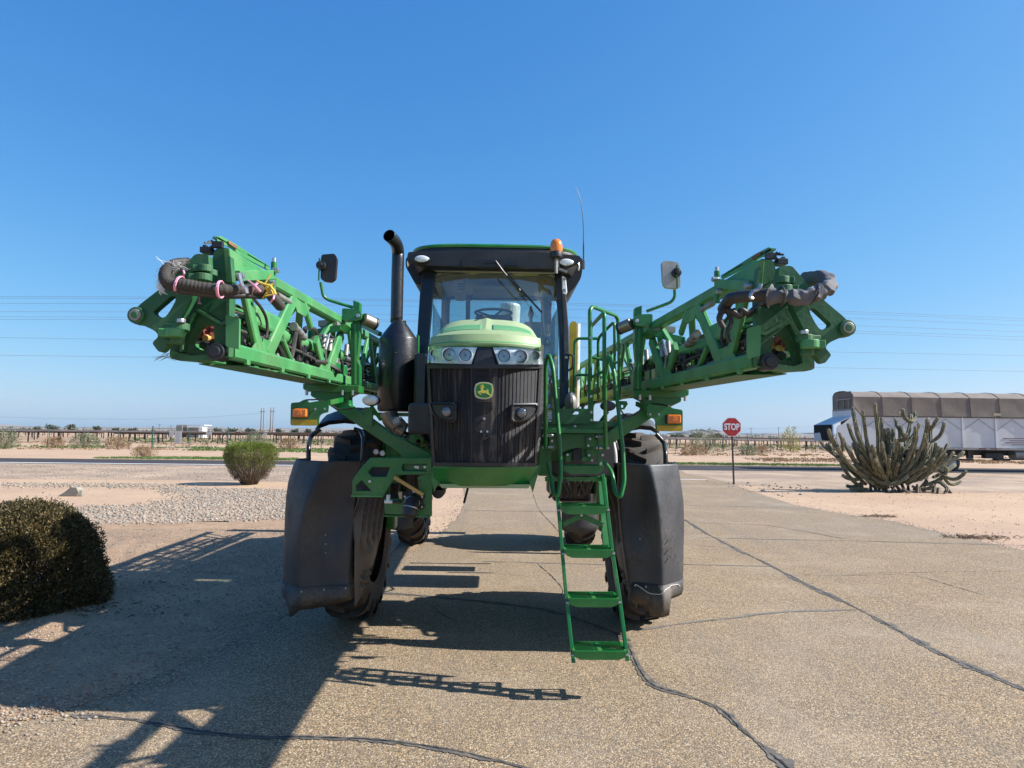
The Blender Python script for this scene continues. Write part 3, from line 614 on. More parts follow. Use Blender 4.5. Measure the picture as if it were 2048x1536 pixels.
shrub('desert_shrub', 'brown shrub at the foot of the feathery bush left of the stop sign', 'shrub', 1385, 911, 2.6, 1.0, 'drygrass', 1300, 59, SH, (0.18, 0.05))
shrub('feathery_bush', 'tall feathery grey green bush left of the stop sign', 'bush', 1410, 908, 3.6, 2.4, 'sage', 1900, 60, None, (0.28, 0.03))
shrub('desert_shrub', 'low yellow green shrub just right of the stop sign', 'shrub', 1494, 911, 2.0, 0.9, 'sage', 900, 61, SH, (0.18, 0.05))
shrub('desert_shrub', 'thin brown shrub between the stop sign and the yellow sapling', 'shrub', 1524, 907, 1.7, 0.8, 'drygrass', 600, 62, SH, (0.18, 0.05))
shrub('young_tree', 'thin yellow green sapling at the fence between stop sign and trailer', 'sapling', 1581, 905, 2.2, 2.9, 'yellowbush', 900, 63, None, (0.3, 0.05))

# trimmed vase-shaped shrub by the river stones
b = G(499, 969); root = empty('trimmed_shrub', loc=(b.x, b.y, 0)); tag(root, 'vase shaped trimmed shrub, green on top with bare brown stems, by the river stones', 'shrub')
r = np.random.default_rng(77)
def vase(t):  # half width by height fraction
    return 0.42+0.58*math.sin(min(1, t*1.15)*PI/2)**0.8 if t < 0.86 else (0.42+0.58)*(1-(t-0.86)*1.2)
HS, WS = 1.50, 0.90
m = MB(); m2 = []
for k in range(150):
    a = r.random()*2*PI; u = math.sqrt(r.random()); tipz = HS*(0.55+0.42*r.random()); tr = WS*vase(tipz/HS)*u*0.95
    m.tube([(math.cos(a)*u*0.26, math.sin(a)*u*0.26, 0), (math.cos(a)*(0.2+tr)*0.55, math.sin(a)*(0.2+tr)*0.55, tipz*0.45), (math.cos(a)*tr, math.sin(a)*tr, tipz)], [0.013, 0.008, 0.003], 4)
m.build('stems', 'twig', root)
for part, mat, n, lo, hi in (('twigs', 'twig', 5200, 0.10, 0.8), ('sprigs', 'leaf_green', 13500, 0.35, 1.0)):
    t = lo+(hi-lo)*r.random(n)**(1.0 if part == 'twigs' else 0.62); a = r.random(n)*2*PI; u = 1-0.35*r.random(n)**1.5
    top = r.random(n) < 0.38 if part == 'sprigs' else np.zeros(n, bool); u[top] = np.sqrt(r.random(top.sum())); t[top] = 0.90+0.10*r.random(top.sum())
    rr = np.array([vase(x) for x in t])*WS*u*(1+0.06*np.sin(7*a)+0.05*np.sin(13*a))
    crown = HS*(1-0.10*(rr/WS)**2); C = np.c_[np.cos(a)*rr, np.sin(a)*rr, t*crown]
    D = np.c_[np.cos(a)*0.55+r.normal(size=n)*0.3, np.sin(a)*0.55+r.normal(size=n)*0.3, 1.0+r.normal(size=n)*0.25]
    leaves(part, C, D, 0.11, 0.012, mat, root)

# big clipped bush at the left edge
b = G(62, 1222); root = empty('round_bush', loc=(-5.24, 7.75, 0)); tag(root, 'large rounded dark bush with tiny leaves at the left edge, half in shade', 'bush')
n = 135000; a = r.random(n)*2*PI; cz = r.random(n)*1.12-0.12; u = 1-0.30*r.random(n)**1.3
ring = np.sqrt(np.clip(1-np.clip(cz, 0, 1)**2.4, 0, 1)); ring[cz < 0] = 0.96
lump = 1+0.05*np.sin(5*a+cz*6)+0.035*np.sin(9*a-cz*9)+0.03*np.sin(17*a+cz*13)
BW, BH = 0.84, 1.06
C = np.c_[np.cos(a)*ring*BW*u*lump, np.sin(a)*ring*BW*u*lump, np.clip(cz, 0, 1)*BH*(1-(1-u)*0.8)*lump+0.06*r.random(n)]
topm = r.random(n) < 0.3; tr = np.sqrt(r.random(topm.sum()))*0.85; C[topm] = np.c_[np.cos(a[topm])*tr*BW, np.sin(a[topm])*tr*BW, BH*np.sqrt(np.clip(1-tr**2.6, 0, 1))*(1-0.12*r.random(topm.sum())**2)*lump[topm]]
Nn = C/np.array([BW**2, BW**2, BH**2]); Nn /= np.linalg.norm(Nn, axis=1, keepdims=True)
D = Nn*0.8+r.normal(size=(n, 3))*0.55; D[:, 2] += 0.35
leaves('foliage', C, D, 0.028, 0.014, 'leaf_dark', root)
m = MB()
for k in range(70):
    aa = r.random()*2*PI; el = 0.15+1.2*r.random(); d = Vector((math.cos(aa)*math.cos(el)*BW, math.sin(aa)*math.cos(el)*BW, math.sin(el)*BH))
    m.tube([(d.x*0.15, d.y*0.15, 0), d*0.5+Vector((0, 0, 0.05)), d*0.93], [0.016, 0.009, 0.003], 4)
m.build('stems', 'twig', root)
ns = 2600; a = r.random(ns)*2*PI; el = np.arcsin(r.random(ns)); C2 = np.c_[np.cos(a)*np.cos(el)*BW*0.98, np.sin(a)*np.cos(el)*BW*0.98, np.sin(el)*BH*0.99]
D2 = C2+r.normal(size=(ns, 3))*0.35; D2[:, 2] += 0.6
leaves('shoots', C2*(1+0.05*r.random((ns, 1))), D2, 0.07, 0.010, 'leaf_dark', root)
# dead twigs and plant litter
def litter(px, py, w, n, label, seed):
    rr = np.random.default_rng(seed); b = G(px, py); m = MB()
    for k in range(n):
        x, y = b.x+rr.normal()*w*0.35, b.y+rr.normal()*w*0.12; a = rr.random()*PI; L = 0.04+0.14*rr.random()
        m.tube([(x, y, 0.012), (x+math.cos(a)*L*0.5, y+math.sin(a)*L*0.5, 0.012+0.05*rr.random()), (x+math.cos(a)*L, y+math.sin(a)*L, 0.012)], 0.004+0.004*rr.random(), 4)
    return tag(m.build('dead_twigs', 'drygrass' if seed % 2 else 'twig'), label, 'dead twigs', kind='stuff')
litter(*cR(1160, 902), 0.7, 110, 'small heap of dead brown twigs on the sand right of the driveway', 91)
litter(*cR(1760, 1032), 1.0, 170, 'longer heap of dead brown plant litter at the right edge of the driveway', 93)
litter(*c8(0, 0), 0.1, 1, '', 0) if False else None
litter(150, 1225, 1.6, 200, 'scattered fallen twigs on the shaded ground under the round bush', 98)
litter(305, 1172, 0.28, 16, 'dark twig scraps on the shaded gravel beside the round bush', 94)
litter(395, 1153, 0.4, 6, 'thin dead twig on the shaded gravel left of the front wheel', 96)

# cactus -------------------------------------------------------------------
CB = G(*cC(1080, 1215)); root = empty('columnar_cactus', loc=(CB.x, CB.y, 0))
tag(root, 'big sprawling columnar cactus with dozens of ribbed arms in front of the trailer', 'cactus')
SPINE = []
def cactus_arm(base, ctrl, tip, r0, parent):
    path = []
    for i in range(13):
        t = i/12; path.append(base*(1-t)**2+ctrl*2*t*(1-t)+tip*t*t)
    wob = Vector((random.uniform(-1, 1), random.uniform(-1, 1), 0))*0.014
    path = [p+wob*math.sin(i*0.9)*min(1, i/4) for i, p in enumerate(path)]
    for p_ in path[1:]: SPINE.append((p_, r0))
    nr = 7; seg = nr*4; vs = []; fs = []; mi = []; prev = None
    d = (path[-1]-path[-2]).normalized(); path += [path[-1]+d*r0*0.45, path[-1]+d*r0*0.75]
    n = len(path)
    for i, p in enumerate(path):
        d = (path[min(i+1, n-1)]-path[max(i-1, 0)]).normalized()
        if prev is None: a = d.cross(Vector((0.3, 0.9, 0.1))).normalized()
        else: a = (prev-d*prev.dot(d)).normalized()
        prev = a; b = d.cross(a); rr = r0*(0.75+0.25*min(1, i/3))*(1 if i < n-2 else (0.78 if i == n-2 else 0.25))*(1-0.12*i/n)
        for k in range(seg):
            t = 2*PI*k/seg; f = (1.0, 0.88, 0.72, 0.88)[k % 4]; vs.append(p+(a*math.cos(t)+b*math.sin(t))*rr*f)
    for i in range(n-1):
        for k in range(seg): fs.append((i*seg+k, i*seg+(k+1) % seg, (i+1)*seg+(k+1) % seg, (i+1)*seg+k)); mi.append(1 if (k % 4 in (0, 3) and (i+k) % 3) or i > n-5 else 0)
    fs.append(tuple(range((n-1)*seg, n*seg))); mi.append(1)
    m = MB(); m.v = vs; m.f = fs; m.mi = mi; return m.build('arm', ['cactus', 'rib'], parent, smooth=True)
arms = [  # tip, bend point, base in the cactus crop; half depth spread
 (800, 60, 850, 700, 860, 950), (640, 150, 660, 500, 800, 880), (500, 105, 560, 480, 780, 920), (525, 300, 600, 640, 820, 940), (435, 325, 560, 640, 800, 980), (180, 400, 300, 720, 700, 1060),
 (325, 440, 380, 640, 330, 700), (375, 510, 470, 780, 720, 960), (70, 545, 200, 700, 600, 960), (155, 585, 300, 760, 680, 1120), (265, 535, 300, 640, 345, 730), (875, 240, 890, 600, 890, 960),
 (915, 390, 960, 680, 930, 960), (960, 385, 1000, 600, 960, 960), (1025, 390, 1030, 700, 980, 980), (1070, 265, 1080, 340, 1110, 390), (1125, 350, 1150, 430, 1180, 520), (1155, 130, 1180, 260, 1290, 290),
 (1325, 165, 1320, 280, 1240, 280), (1270, 205, 1240, 420, 1190, 600), (1380, 320, 1290, 500, 1130, 700), (1330, 365, 1310, 620, 1130, 940), (1450, 455, 1380, 760, 1080, 1040), (1465, 535, 1440, 800, 1120, 1080),
 (1525, 540, 1530, 800, 1380, 1060), (1485, 265, 1480, 420, 1430, 640), (1615, 245, 1560, 350, 1500, 400), (1700, 305, 1680, 460, 1530, 560), (1525, 345, 1540, 520, 1470, 700), (1070, 520, 1080, 740, 980, 980),
 (1200, 460, 1190, 540, 1100, 520), (1175, 510, 1240, 620, 1330, 680), (1680, 640, 1600, 820, 1400, 1060), (1645, 640, 1560, 780, 1460, 960), (1835, 695, 1700, 820, 1480, 1000), (1960, 690, 1800, 820, 1560, 940),
 (1985, 945, 1850, 1090, 1660, 970), (1925, 1075, 1780, 1150, 1690, 990), (1735, 900, 1690, 1060, 1450, 1120), (1560, 1125, 1480, 1190, 1280, 1140), (1645, 1180, 1560, 1250, 1300, 1180), (1750, 1225, 1720, 1120, 1620, 1080),
 (1850, 860, 1700, 960, 1560, 1020), (1475, 990, 1480, 1080, 1400, 1150), (1270, 1030, 1150, 1100, 980, 1110), (1215, 1010, 990, 1160, 740, 1010), (970, 1150, 800, 1150, 740, 1040), (770, 790, 740, 960, 830, 1120),
 (815, 800, 880, 1000, 930, 1120), (985, 790, 960, 960, 920, 1120), (365, 995, 470, 1060, 620, 1040), (430, 1135, 520, 1160, 640, 1080), (480, 1185, 560, 1210, 700, 1180), (640, 820, 640, 960, 760, 1100),
 (680, 535, 700, 760, 880, 960), (1540, 820, 1500, 1000, 1260, 1080), (1590, 880, 1660, 940, 1700, 960), (1720, 720, 1640, 830, 1540, 900), (1400, 640, 1300, 860, 1060, 1060), (540, 700, 640, 880, 780, 1100),
 (1115, 390, 1120, 640, 1010, 980), (1160, 620, 1130, 800, 1000, 1040), (330, 780, 420, 1000, 640, 1180), (600, 900, 660, 1040, 800, 1160), (900, 820, 860, 1000, 900, 1160), (1340, 480, 1310, 700, 1160, 1020)]
cy = CB.y
for _ in range(58):
    x_ = random.uniform(420, 1600); arms.append((x_+random.uniform(-60, 60)+(x_-1040)*0.25, random.uniform(560, 900), x_, random.uniform(820, 960), 1040+(x_-1040)*0.45, random.uniform(1000, 1130)))
for k, (tx, ty, bx, by, ox, oy) in enumerate(arms):
    dt = random.uniform(-0.8, 0.9); ob = U(*cC(ox, oy), cy+dt*0.3); cm = U(*cC(bx, by), cy+dt*0.7); tp = U(*cC(tx, ty), cy+dt)
    ob.z = max(ob.z, 0.08); cm.z = max(cm.z, 0.10); tp.z = max(tp.z, 0.10)
    cc = cm*2-(ob+tp)*0.5 if ty < 900 else cm
    cc = cm*1.35-(ob+tp)*0.175
    cactus_arm(ob-CB*1.0, cc-CB, tp-CB, random.uniform(0.060, 0.082), root)
sc_, sdirs = [], []
for p_, r_ in SPINE:
    for _ in range(16):
        d_ = Vector((random.gauss(0, 1), random.gauss(0, 1), random.gauss(0, 0.5))).normalized(); q_ = p_+d_*r_*0.93+Vector((0, 0, random.uniform(-.12, .12))); sc_.append(tuple(q_)); sdirs.append(tuple(d_+Vector((0, 0, 0.3))))
leaves('spines', sc_, sdirs, 0.026, 0.007, 'rib', root)['kind'] = 'stuff'
m = MB()
for k in range(26):
    q = Vector((random.gauss(0.1, 0.9), random.gauss(0, 0.3), 0)); m.tube([q+Vector((0, 0, -0.02)), q+Vector((random.uniform(-.2, .2), 0.1, 0.18+0.15*random.random()))], [0.07, 0.04], 6)
m.build('woody_base', 'twig', root)['kind'] = 'stuff'

# stop sign ------------------------------------------------------------------
SP = G(1468.5, 969); root = empty('stop_sign', loc=(SP.x, SP.y, 0)); tag(root, 'red octagonal STOP sign on a grey steel post beside the driveway', 'stop sign')
lean = Vector((-0.035, 0, 0)); zc = U(1466, 854, SP.y).z
m = MB(); m.bar((0, 0.03, -0.2), (lean.x*2.2, 0.03, zc+0.28), 0.075, 0.05); m.build('post', 'post_dark', root)
rs = 0.415; cx = lean.x*2.2
octo = lambda r_, y: [Vector((cx+r_*math.cos(R(22.5+45*i)), y, zc+r_*math.sin(R(22.5+45*i)))) for i in range(8)]
m = MB(); m.slab([octo(rs, -0.01)], (0, 0.012, 0)); m.build('white_border', 'sign_white', root)
m = MB(); m.slab([octo(rs*0.945, -0.014)], (0, 0.003, 0)); m.build('sign_face', 'sign_red', root)
def text(name, s, size, loc, rot, mat, parent, xs=1.0, ext=0.001, off=0.0, mirror=False):
    cu = bpy.data.curves.new(name, 'FONT'); cu.body = s; cu.size = size; cu.align_x = 'CENTER'; cu.align_y = 'CENTER'; cu.extrude = ext; cu.offset = off
    o = bpy.data.objects.new(name, cu); COL.objects.link(o); dg = bpy.context.evaluated_depsgraph_get(); dg.update()
    me = bpy.data.meshes.new_from_object(o.evaluated_get(dg)); bpy.data.objects.remove(o); me.materials.clear(); me.materials.append(M[mat])
    q = bpy.data.objects.new(name, me); COL.objects.link(q); q.parent = parent; q.location = loc; q.rotation_euler = rot; q.scale = (xs, 1, 1); return q
text('lettering', 'STOP', 0.36, (cx, -0.017, zc-0.005), (PI/2, 0, 0), 'sign_white', root, 0.72, 0.001, 0.012)
m = MB()
for dz in (-0.2, 0.2): m.cyl((cx, -0.022, zc+dz*1.35), (cx, -0.013, zc+dz*1.35), 0.012, seg=8)
m.build('bolts', 'steel', root)

# trailer on the road -----------------------------------------------------------
TY = 40.3; TW = 2.5; root = empty('hopper_trailer', loc=(0, 0, 0)); tag(root, 'long white farm trailer under a grey and tan tarpaulin on the road at the right', 'trailer')
x0 = U(1706, 834, TY).x; zt = U(1800, 834, TY).z; zb = U(1800, 893, TY).z; zr = U(1800, 782, TY).z; XE = x0+15.5
def side_x(px): return U(px, 850, TY).x
# side panels, each bay a part
bays = [x0-2.0+0.0] ; bx = side_x(1900); step = side_x(1993)-side_x(1898)
edges = [x0+0.9]+[x0+0.9+ (i+1)*step*0.96 for i in range(6)]
nose = [(cT(1185, 600), TY), (cT(1350, 795), TY), (cT(1350, 1440), TY), (cT(805, 1430), TY), (cT(810, 1060), TY), (cT(850, 990), TY), (cT(930, 975), TY), (cT(1150, 785), TY)]
P3 = [U(*p, Y) for p, Y in nose]; m = MB(); m.slab([P3], (0, 0.05, 0)); m.build('front_side_panel', 'truckwhite', root)
xs = P3[1].x
edges = [xs]+[xs+(i+1)*2.02 for i in range(8)]
for a_, b_ in zip(edges, edges[1:]):
    m = MB(); m.box(((a_+b_)/2, TY+0.03, (zt+zb)/2), (b_-a_-0.03, 0.05, zt-zb)); m.build('side_panel', 'truckwhite', root)
    m = MB(); m.box((b_, TY-0.02, (zt+zb)/2), (0.07, 0.07, zt-zb)); m.build('side_rib', 'truckwhite', root)
    m = MB(); m.bar((a_+0.05, TY-0.03, zt-0.75), ((a_+b_)/2, TY-0.03, zt-0.08), 0.012, 0.012); m.bar((b_-0.05, TY-0.03, zt-0.75), ((a_+b_)/2, TY-0.03, zt-0.08), 0.012, 0.012); m.build('tie_strap', 'hose', root)
m = MB(); m.box(((xs+edges[-1])/2, TY-0.02, zt+0.02), (edges[-1]-xs, 0.06, 0.06)); m.build('top_rail', 'post_dark', root)
m = MB(); m.box(((xs+edges[-1])/2-1, TY, zb-0.09), (edges[-1]-xs+3.2, 0.1, 0.13)); m.build('bottom_rail', 'steel_dull', root)
# far side and floor
m = MB(); m.box(((xs+edges[-1])/2, TY+TW, (zt+zb)/2), (edges[-1]-xs, 0.05, zt-zb)); m.box(((xs+edges[-1])/2, TY+TW/2, zb), (edges[-1]-xs, TW, 0.06)); m.box((edges[-1], TY+TW/2, (zt+zb)/2), (0.05, TW, zt-zb)); m.build('far_walls', 'truckwhite', root)
# tarpaulin: bow-shaped section, sagging between the hoops; the front hangs at the corner
xt0 = x0; rise = zr-zt; hoop = 1.78
def tarp(u, v):
    x = xt0+u*(edges[-1]-xt0); s = (math.cos((x-xt0)/hoop*2*PI)+1)/2; a = v
    # section: up the near side, round shoulder, over the top, down the far side
    if a < 0.35: y, z = -0.02+0.06*a/0.35, a/0.35*0.74
    elif a < 0.5: t = (a-0.35)/0.15; y, z = 0.04+0.66*t, 0.74+0.22*t**0.8
    elif a < 0.65: t = (a-0.5)/0.15; y, z = 0.70+t*(TW-1.0), 0.96+0.04*math.sin(t*PI)
    elif a < 0.75: t = (a-0.65)/0.1*PI/2; y, z = TW-0.30+0.26*math.sin(t), 0.74+0.20*math.cos(t)
    else: t = (a-0.75)/0.25; y, z = TW-0.04, 0.74*(1-t)
    k = (1-s)*0.02*min(1, z*1.5); zz = rise*z-(k if a > 0.4 else 0); bx_ = zt+0.05
    if x < xs and a < 0.35: bx_ = max(zt+0.05, zt+0.05+(xs-x)/(xs-x0)*0.66); zz = (bx_-zt)+(rise*0.74-(bx_-zt))*(a/0.35); return (x, TY+y+(1-s)*0.05*math.sin(a/0.35*PI), zt+zz)
    return (x, TY+y+((1-s)*0.02*math.sin(min(1, a/0.35)*PI) if a < 0.35 else 0), zt+0.05+zz*0.985)
def tarpmat():
    m_, nt, bs = new_mat('grey_brown_tarpaulin')
    geo = nt.nodes.new('ShaderNodeNewGeometry')
    c = mixc(nt, ramp(nt, noise(nt, 1.3, 5, 0.6), 0.35, 0.7), (0.175, 0.14, 0.115), (0.235, 0.19, 0.15))
    nt.links.new(c, bs.inputs['Base Color']); bs.inputs['Roughness'].default_value = 0.85; bump(nt, bs, noise(nt, 1.6, 4), 0.5, 0.03); return m_
M['tarp'] = tarpmat()
m = MB(); m.grid(tarp, 90, 40); m.build('tarpaulin', 'tarp', root, smooth=True)
m = MB()
for i in range(10):
    x = xt0+0.02+i*hoop
    pts = [tarp((x-xt0)/(edges[-1]-xt0), v/20*0.99) for v in range(21)]; m.tube([(p[0], p[1]-0.012, p[2]+0.012) for p in pts], 0.018, 5)
m.build('bows', 'tarp', root)['kind'] = 'stuff'
# front end wall seen from the left: frame opening above, painted sheet below
zm = U(1706, 818, TY).z
m = MB()
for p, q in [((TY+0.1, zm), (TY+TW-0.1, zm)), ((TY+0.1, zm+0.62), (TY+TW-0.65, zm+0.62))]: m.bar((x0-0.03, p[0], p[1]), (x0-0.03, q[0], q[1]), 0.06, 0.06)
for y in (0.35, 1.0, 1.75): m.bar((x0-0.03, TY+y, zm), (x0-0.03, TY+y, zm+0.66), 0.05, 0.05)
m.build('end_frame', 'steel_dull', root)
m = MB(); m.slab([[Vector((x0+0.02, TY+y, z)) for y, z in [(0.0, zm-0.05), (0.0, zr-0.25), (0.25, zr-0.03), (TW-0.25, zr-0.03), (TW, zr-0.25), (TW, zm-0.05)]]], (0.03, 0, 0)); m.build('end_curtain', 'tarp', root)
def cowmat():
    m_, nt, bs = new_mat('black_and_white_patched_paint')
    n_ = noise(nt, 0.55, 1.5, 0.4); c = mixc(nt, ramp(nt, n_, 0.50, 0.512), (0.55, 0.58, 0.60), (0.012, 0.013, 0.018))
    nt.links.new(c, bs.inputs['Base Color']); bs.inputs['Roughness'].default_value = 0.8; bs.inputs['Specular IOR Level'].default_value = 0.2; return m_
M['cow'] = cowmat()
zn = U(1672, 849, TY).z; zl = U(1672, 882, TY).z; xn = x0-1.2; zmid = U(1706, 832, TY).z
m = MB()
m.slab([[Vector((x0-0.02, TY+0.02, zm-0.06)), Vector((x0-0.02, TY+TW-0.02, zm-0.06)), Vector((x0-0.02, TY+TW-0.02, zmid)), Vector((x0-0.02, TY+0.02, zmid))]], (0.03, 0, 0)); m.build('end_sheet', 'truckwhite', root)
m = MB(); m.slab([[Vector((x0-0.03, TY+0.02, zmid)), Vector((x0-0.03, TY+TW-0.02, zmid)), Vector((xn, TY+TW-0.02, zn)), Vector((xn, TY+0.02, zn))]], (0.02, 0, -0.03)); m.build('sloping_hood', 'truckwhite', root)
m = MB(); m.slab([[Vector((xn-0.02, TY+0.02, zn)), Vector((xn-0.02, TY+TW-0.02, zn)), Vector((xn-0.02, TY+TW-0.02, zl)), Vector((xn-0.02, TY+0.02, zl))]], (0.04, 0, 0)); m.build('end_panel', 'cow', root)
# running gear
m = MB()
m.box((x0+9.3, TY+0.75, zb-0.32), (13.5, 0.14, 0.34)); m.box((x0+9.3, TY+1.75, zb-0.32), (13.5, 0.14, 0.34))
for i in range(9): m.box((x0+2.5+i*1.5, TY+1.25, zb-0.3), (0.1, 1.2, 0.2))
m.build('chassis_beams', 'post_dark', root)
m = MB(); xl = side_x(1945); m.box((xl, TY+0.35, zb-0.38), (0.32, 0.2, 0.62)); m.box((xl-0.25, TY+0.3, zb-0.75), (0.7, 0.25, 0.1)); m.build('landing_leg', 'post_dark', root)
m = MB(); m.box((side_x(1992), TY+0.4, zb-0.5), (1.1, 0.4, 0.32)); m.box((side_x(2010), TY+0.4, zb-0.72), (0.9, 0.35, 0.12)); m.build('tool_box', 'post_dark', root, bevel=0.02)
m = MB(); xf = side_x(2030); m.tube([(xf-0.0, TY+0.35, zb-0.42), (xf+1.5, TY+0.35, zb-0.42)], 0.33, 20); m.build('fuel_tank', 'steel_dull', root, bevel=0.02)
def truck_wheel(x, y):
    w = empty('wheel', root, (x, y, 0.50)); m = MB(); prof = [(0.28, -0.12), (0.44, -0.13), (0.50, -0.09), (0.50, 0.09), (0.44, 0.13), (0.28, 0.12)]
    vs = []; sg = 28
    for k in range(sg):
        t = 2*PI*k/sg; vs += [(math.cos(t)*r_, yy, math.sin(t)*r_) for r_, yy in prof]
    m.add(vs, [(k*6+j, k*6+j+1, ((k+1) % sg)*6+j+1, ((k+1) % sg)*6+j) for k in range(sg) for j in range(5)]); m.build('tyre', 'rubber', w, smooth=True)
    m = MB(); m.cyl((0, -0.10, 0), (0, 0.1, 0), 0.285, seg=20); m.cyl((0, -0.14, 0), (0, -0.1, 0), 0.1, seg=12); m.build('rim', 'truckwhite', w)
for px in (1780, 1846, 1905): truck_wheel(side_x(px), TY+0.28); truck_wheel(side_x(px), TY+2.2)
m = MB(); m.box((side_x(1850), TY+0.75, 0.62), (2.6, 0.5, 0.25)); m.build('axle_frame', 'post_dark', root)
for px in (1745, 1962, 1985): m = MB(); m.box((side_x(px), TY-0.06, zb-0.08), (0.45, 0.012, 0.06)); m.build('reflector_strip', 'red', root)
for i, (za, xa) in enumerate([(0.55, 2005), (0.42, 2018), (0.30, 2008), (0.18, 2022)]):
    m = MB(); m.box((side_x(xa)+1.2, TY-0.003, zb+za), (2.4, 0.012, 0.035)); m.build('red_stripe', 'red', root)
for px, py in ((1803, 825), (1994, 829)): p = U(px, py, TY-0.08); m = MB(); m.box(p, (0.45 if px > 1900 else 0.3, 0.01, 0.16)); m.build('tarp_patch', 'tarp_top', root)

# fence, gate and signs ------------------------------------------------------------
fy = lambda x: 79.5+0.19*x
def fxpx(px): 
    d = FW*FPX+RT*(px-1024)-UP*(868-768); k = d.x/d.y; return 79.5*k/(1-0.19*k)
gx = [fxpx(305.5), fxpx(309), fxpx(377.5), fxpx(380.5), fxpx(453), fxpx(456)]
for side, xa, xb, lab in ((0, -130, gx[0], 'green post chain link fence left of the gate before the solar field'), (1, gx[5], 95, 'green post fence right of the gate running past the stop sign')):
    root = empty('field_fence', loc=(xb if side == 0 else xa, fy(xb if side == 0 else xa), 0)); tag(root, lab, 'fence'); o = root.location.copy()
    n = int(abs(xb-xa)/3.15); dx = (xb-xa)/n
    pm = None
    for i in range(n+1):
        x = xa+i*dx; p = Vector((x, fy(x), 0))-o
        if pm is None:
            m = MB(); m.cyl((0, 0, -0.1), (0, 0, 2.15), 0.035, seg=7); m.cyl((0, 0, 2.15), (0, 0, 2.19), 0.05, 0.01, 7); pm = m.build('post', 'fencegreen', root); q = pm
        else: q = pm.copy(); COL.objects.link(q); q.parent = root
        q.location = p
    for z in (2.1, 1.35, 0.7, 0.12) if side == 0 else (2.05, 1.6, 1.1, 0.6, 0.12):
        m = MB(); m.tube([Vector((xa, fy(xa), z))-o, Vector((xb, fy(xb), z))-o], 0.012 if z > 2 or z < 0.2 else 0.005, 5); m.build('rail' if z > 2 else 'wire', 'fencegreen', root)
    e = Vector((xb, fy(xb), 0)) if side == 0 else Vector((xa, fy(xa), 0)); s = -1 if side == 0 else 1
    m = MB(); m.tube([e-o+Vector((0, 0, 1.6)), e-o+Vector((s*3.0, s*0.6, 0.05))], 0.025, 6); m.build('brace', 'fencegreen', root)
root = empty('field_gate', loc=(gx[2], fy(gx[2]), 0)); tag(root, 'double leaf green wire gate to the solar field', 'gate'); o = root.location.copy()
for a_, b_ in ((gx[1], gx[2]), (gx[3], gx[4])):
    leaf = empty('gate_leaf', root); pa = Vector((a_, fy(a_), 0))-o; pb = Vector((b_, fy(b_), 0))-o
    for z in (0.1, 0.75, 2.1): m = MB(); m.tube([pa+Vector((0, 0, z)), pb+Vector((0, 0, z))], 0.025, 6); m.build('rail', 'fencegreen', leaf)
    for t in (0, 0.5, 1): q = pa.lerp(pb, t); m = MB(); m.tube([q+Vector((0, 0, 0.1)), q+Vector((0, 0, 2.1))], 0.025, 6); m.build('stile', 'fencegreen', leaf)
for x in (gx[0], gx[5]): p = Vector((x, fy(x), 0))-o; m = MB(); m.cyl(p, p+Vector((0, 0, 2.35)), 0.07, seg=8); m.build('post', 'fencegreen', root)
def crop6(x, y): return (300+x/6.4, 780+y/6.4)
for (xa, ya, xb, yb), lab in (((245, 525, 303, 600), 'small pale notice hanging left on the field gate'), ((310, 530, 408, 680), 'large grey notice board with lines of text on the field gate'), ((715, 535, 790, 580), 'pale notice on the right leaf of the field gate'), ((1450, 548, 1495, 585), 'small pale notice on the fence right of the gate')):
    xm = fxpx(crop6((xa+xb)/2, 0)[0]); Y = fy(xm)-0.06; a_ = U(*crop6(xa, yb), Y); b_ = U(*crop6(xb, ya), Y)
    root = empty('notice_board', loc=((a_.x+b_.x)/2, Y, (a_.z+b_.z)/2)); tag(root, lab, 'notice'); w_, h_ = b_.x-a_.x, b_.z-a_.z
    m = MB(); m.box((0, 0, 0), (w_, 0.01, h_)); m.build('board', 'truckwhite', root)
    m = MB()
    for k in range(max(2, int(h_/0.12))):
        z = h_/2-0.08-k*0.12
        if z > -h_/2+0.05: m.box((0, -0.008, z), (w_*(0.7 if k % 3 else 0.5), 0.004, 0.03))
    m.build('printed_lines', 'steel_dull', root)

# solar field -------------------------------------------------------------------
def make_table(L, parts):
    root = empty('solar_table'); m = MB(); m.box((0, 0, 1.52), (L, 2.6, 0.06)); 
    if parts:
        pn = m.build('panel', 'panel_under', root); m = MB(); m.box((0, 0, 1.44), (L, 0.14, 0.14)); m.build('torque_tube', 'post_dark', root)
        for i in range(5):
            m = MB(); m.box((-L/2+L*(i+0.5)/5, 0, 0.7), (0.12, 0.12, 1.42)); m.build('post', 'post_dark', root)
    else:
        m.cur = 1; m.box((0, 0, 1.43), (L, 0.14, 0.14))
        for i in range(5): m.box((-L/2+L*(i+0.5)/5, 0, 0.7), (0.11, 0.12, 1.42))
        ch = m.build('panel', ['panel_under', 'post_dark'], root)
    return root
def copytree(o, parent=None):
    c = o.copy(); COL.objects.link(c); c.parent = parent
    for ch in o.children: copytree(ch, c)
    return c
SG = 'dark solar tables in the field behind the fence'
LT = 21.5; protoA = make_table(LT, True); protoB = make_table(LT, False); usedA = usedB = False
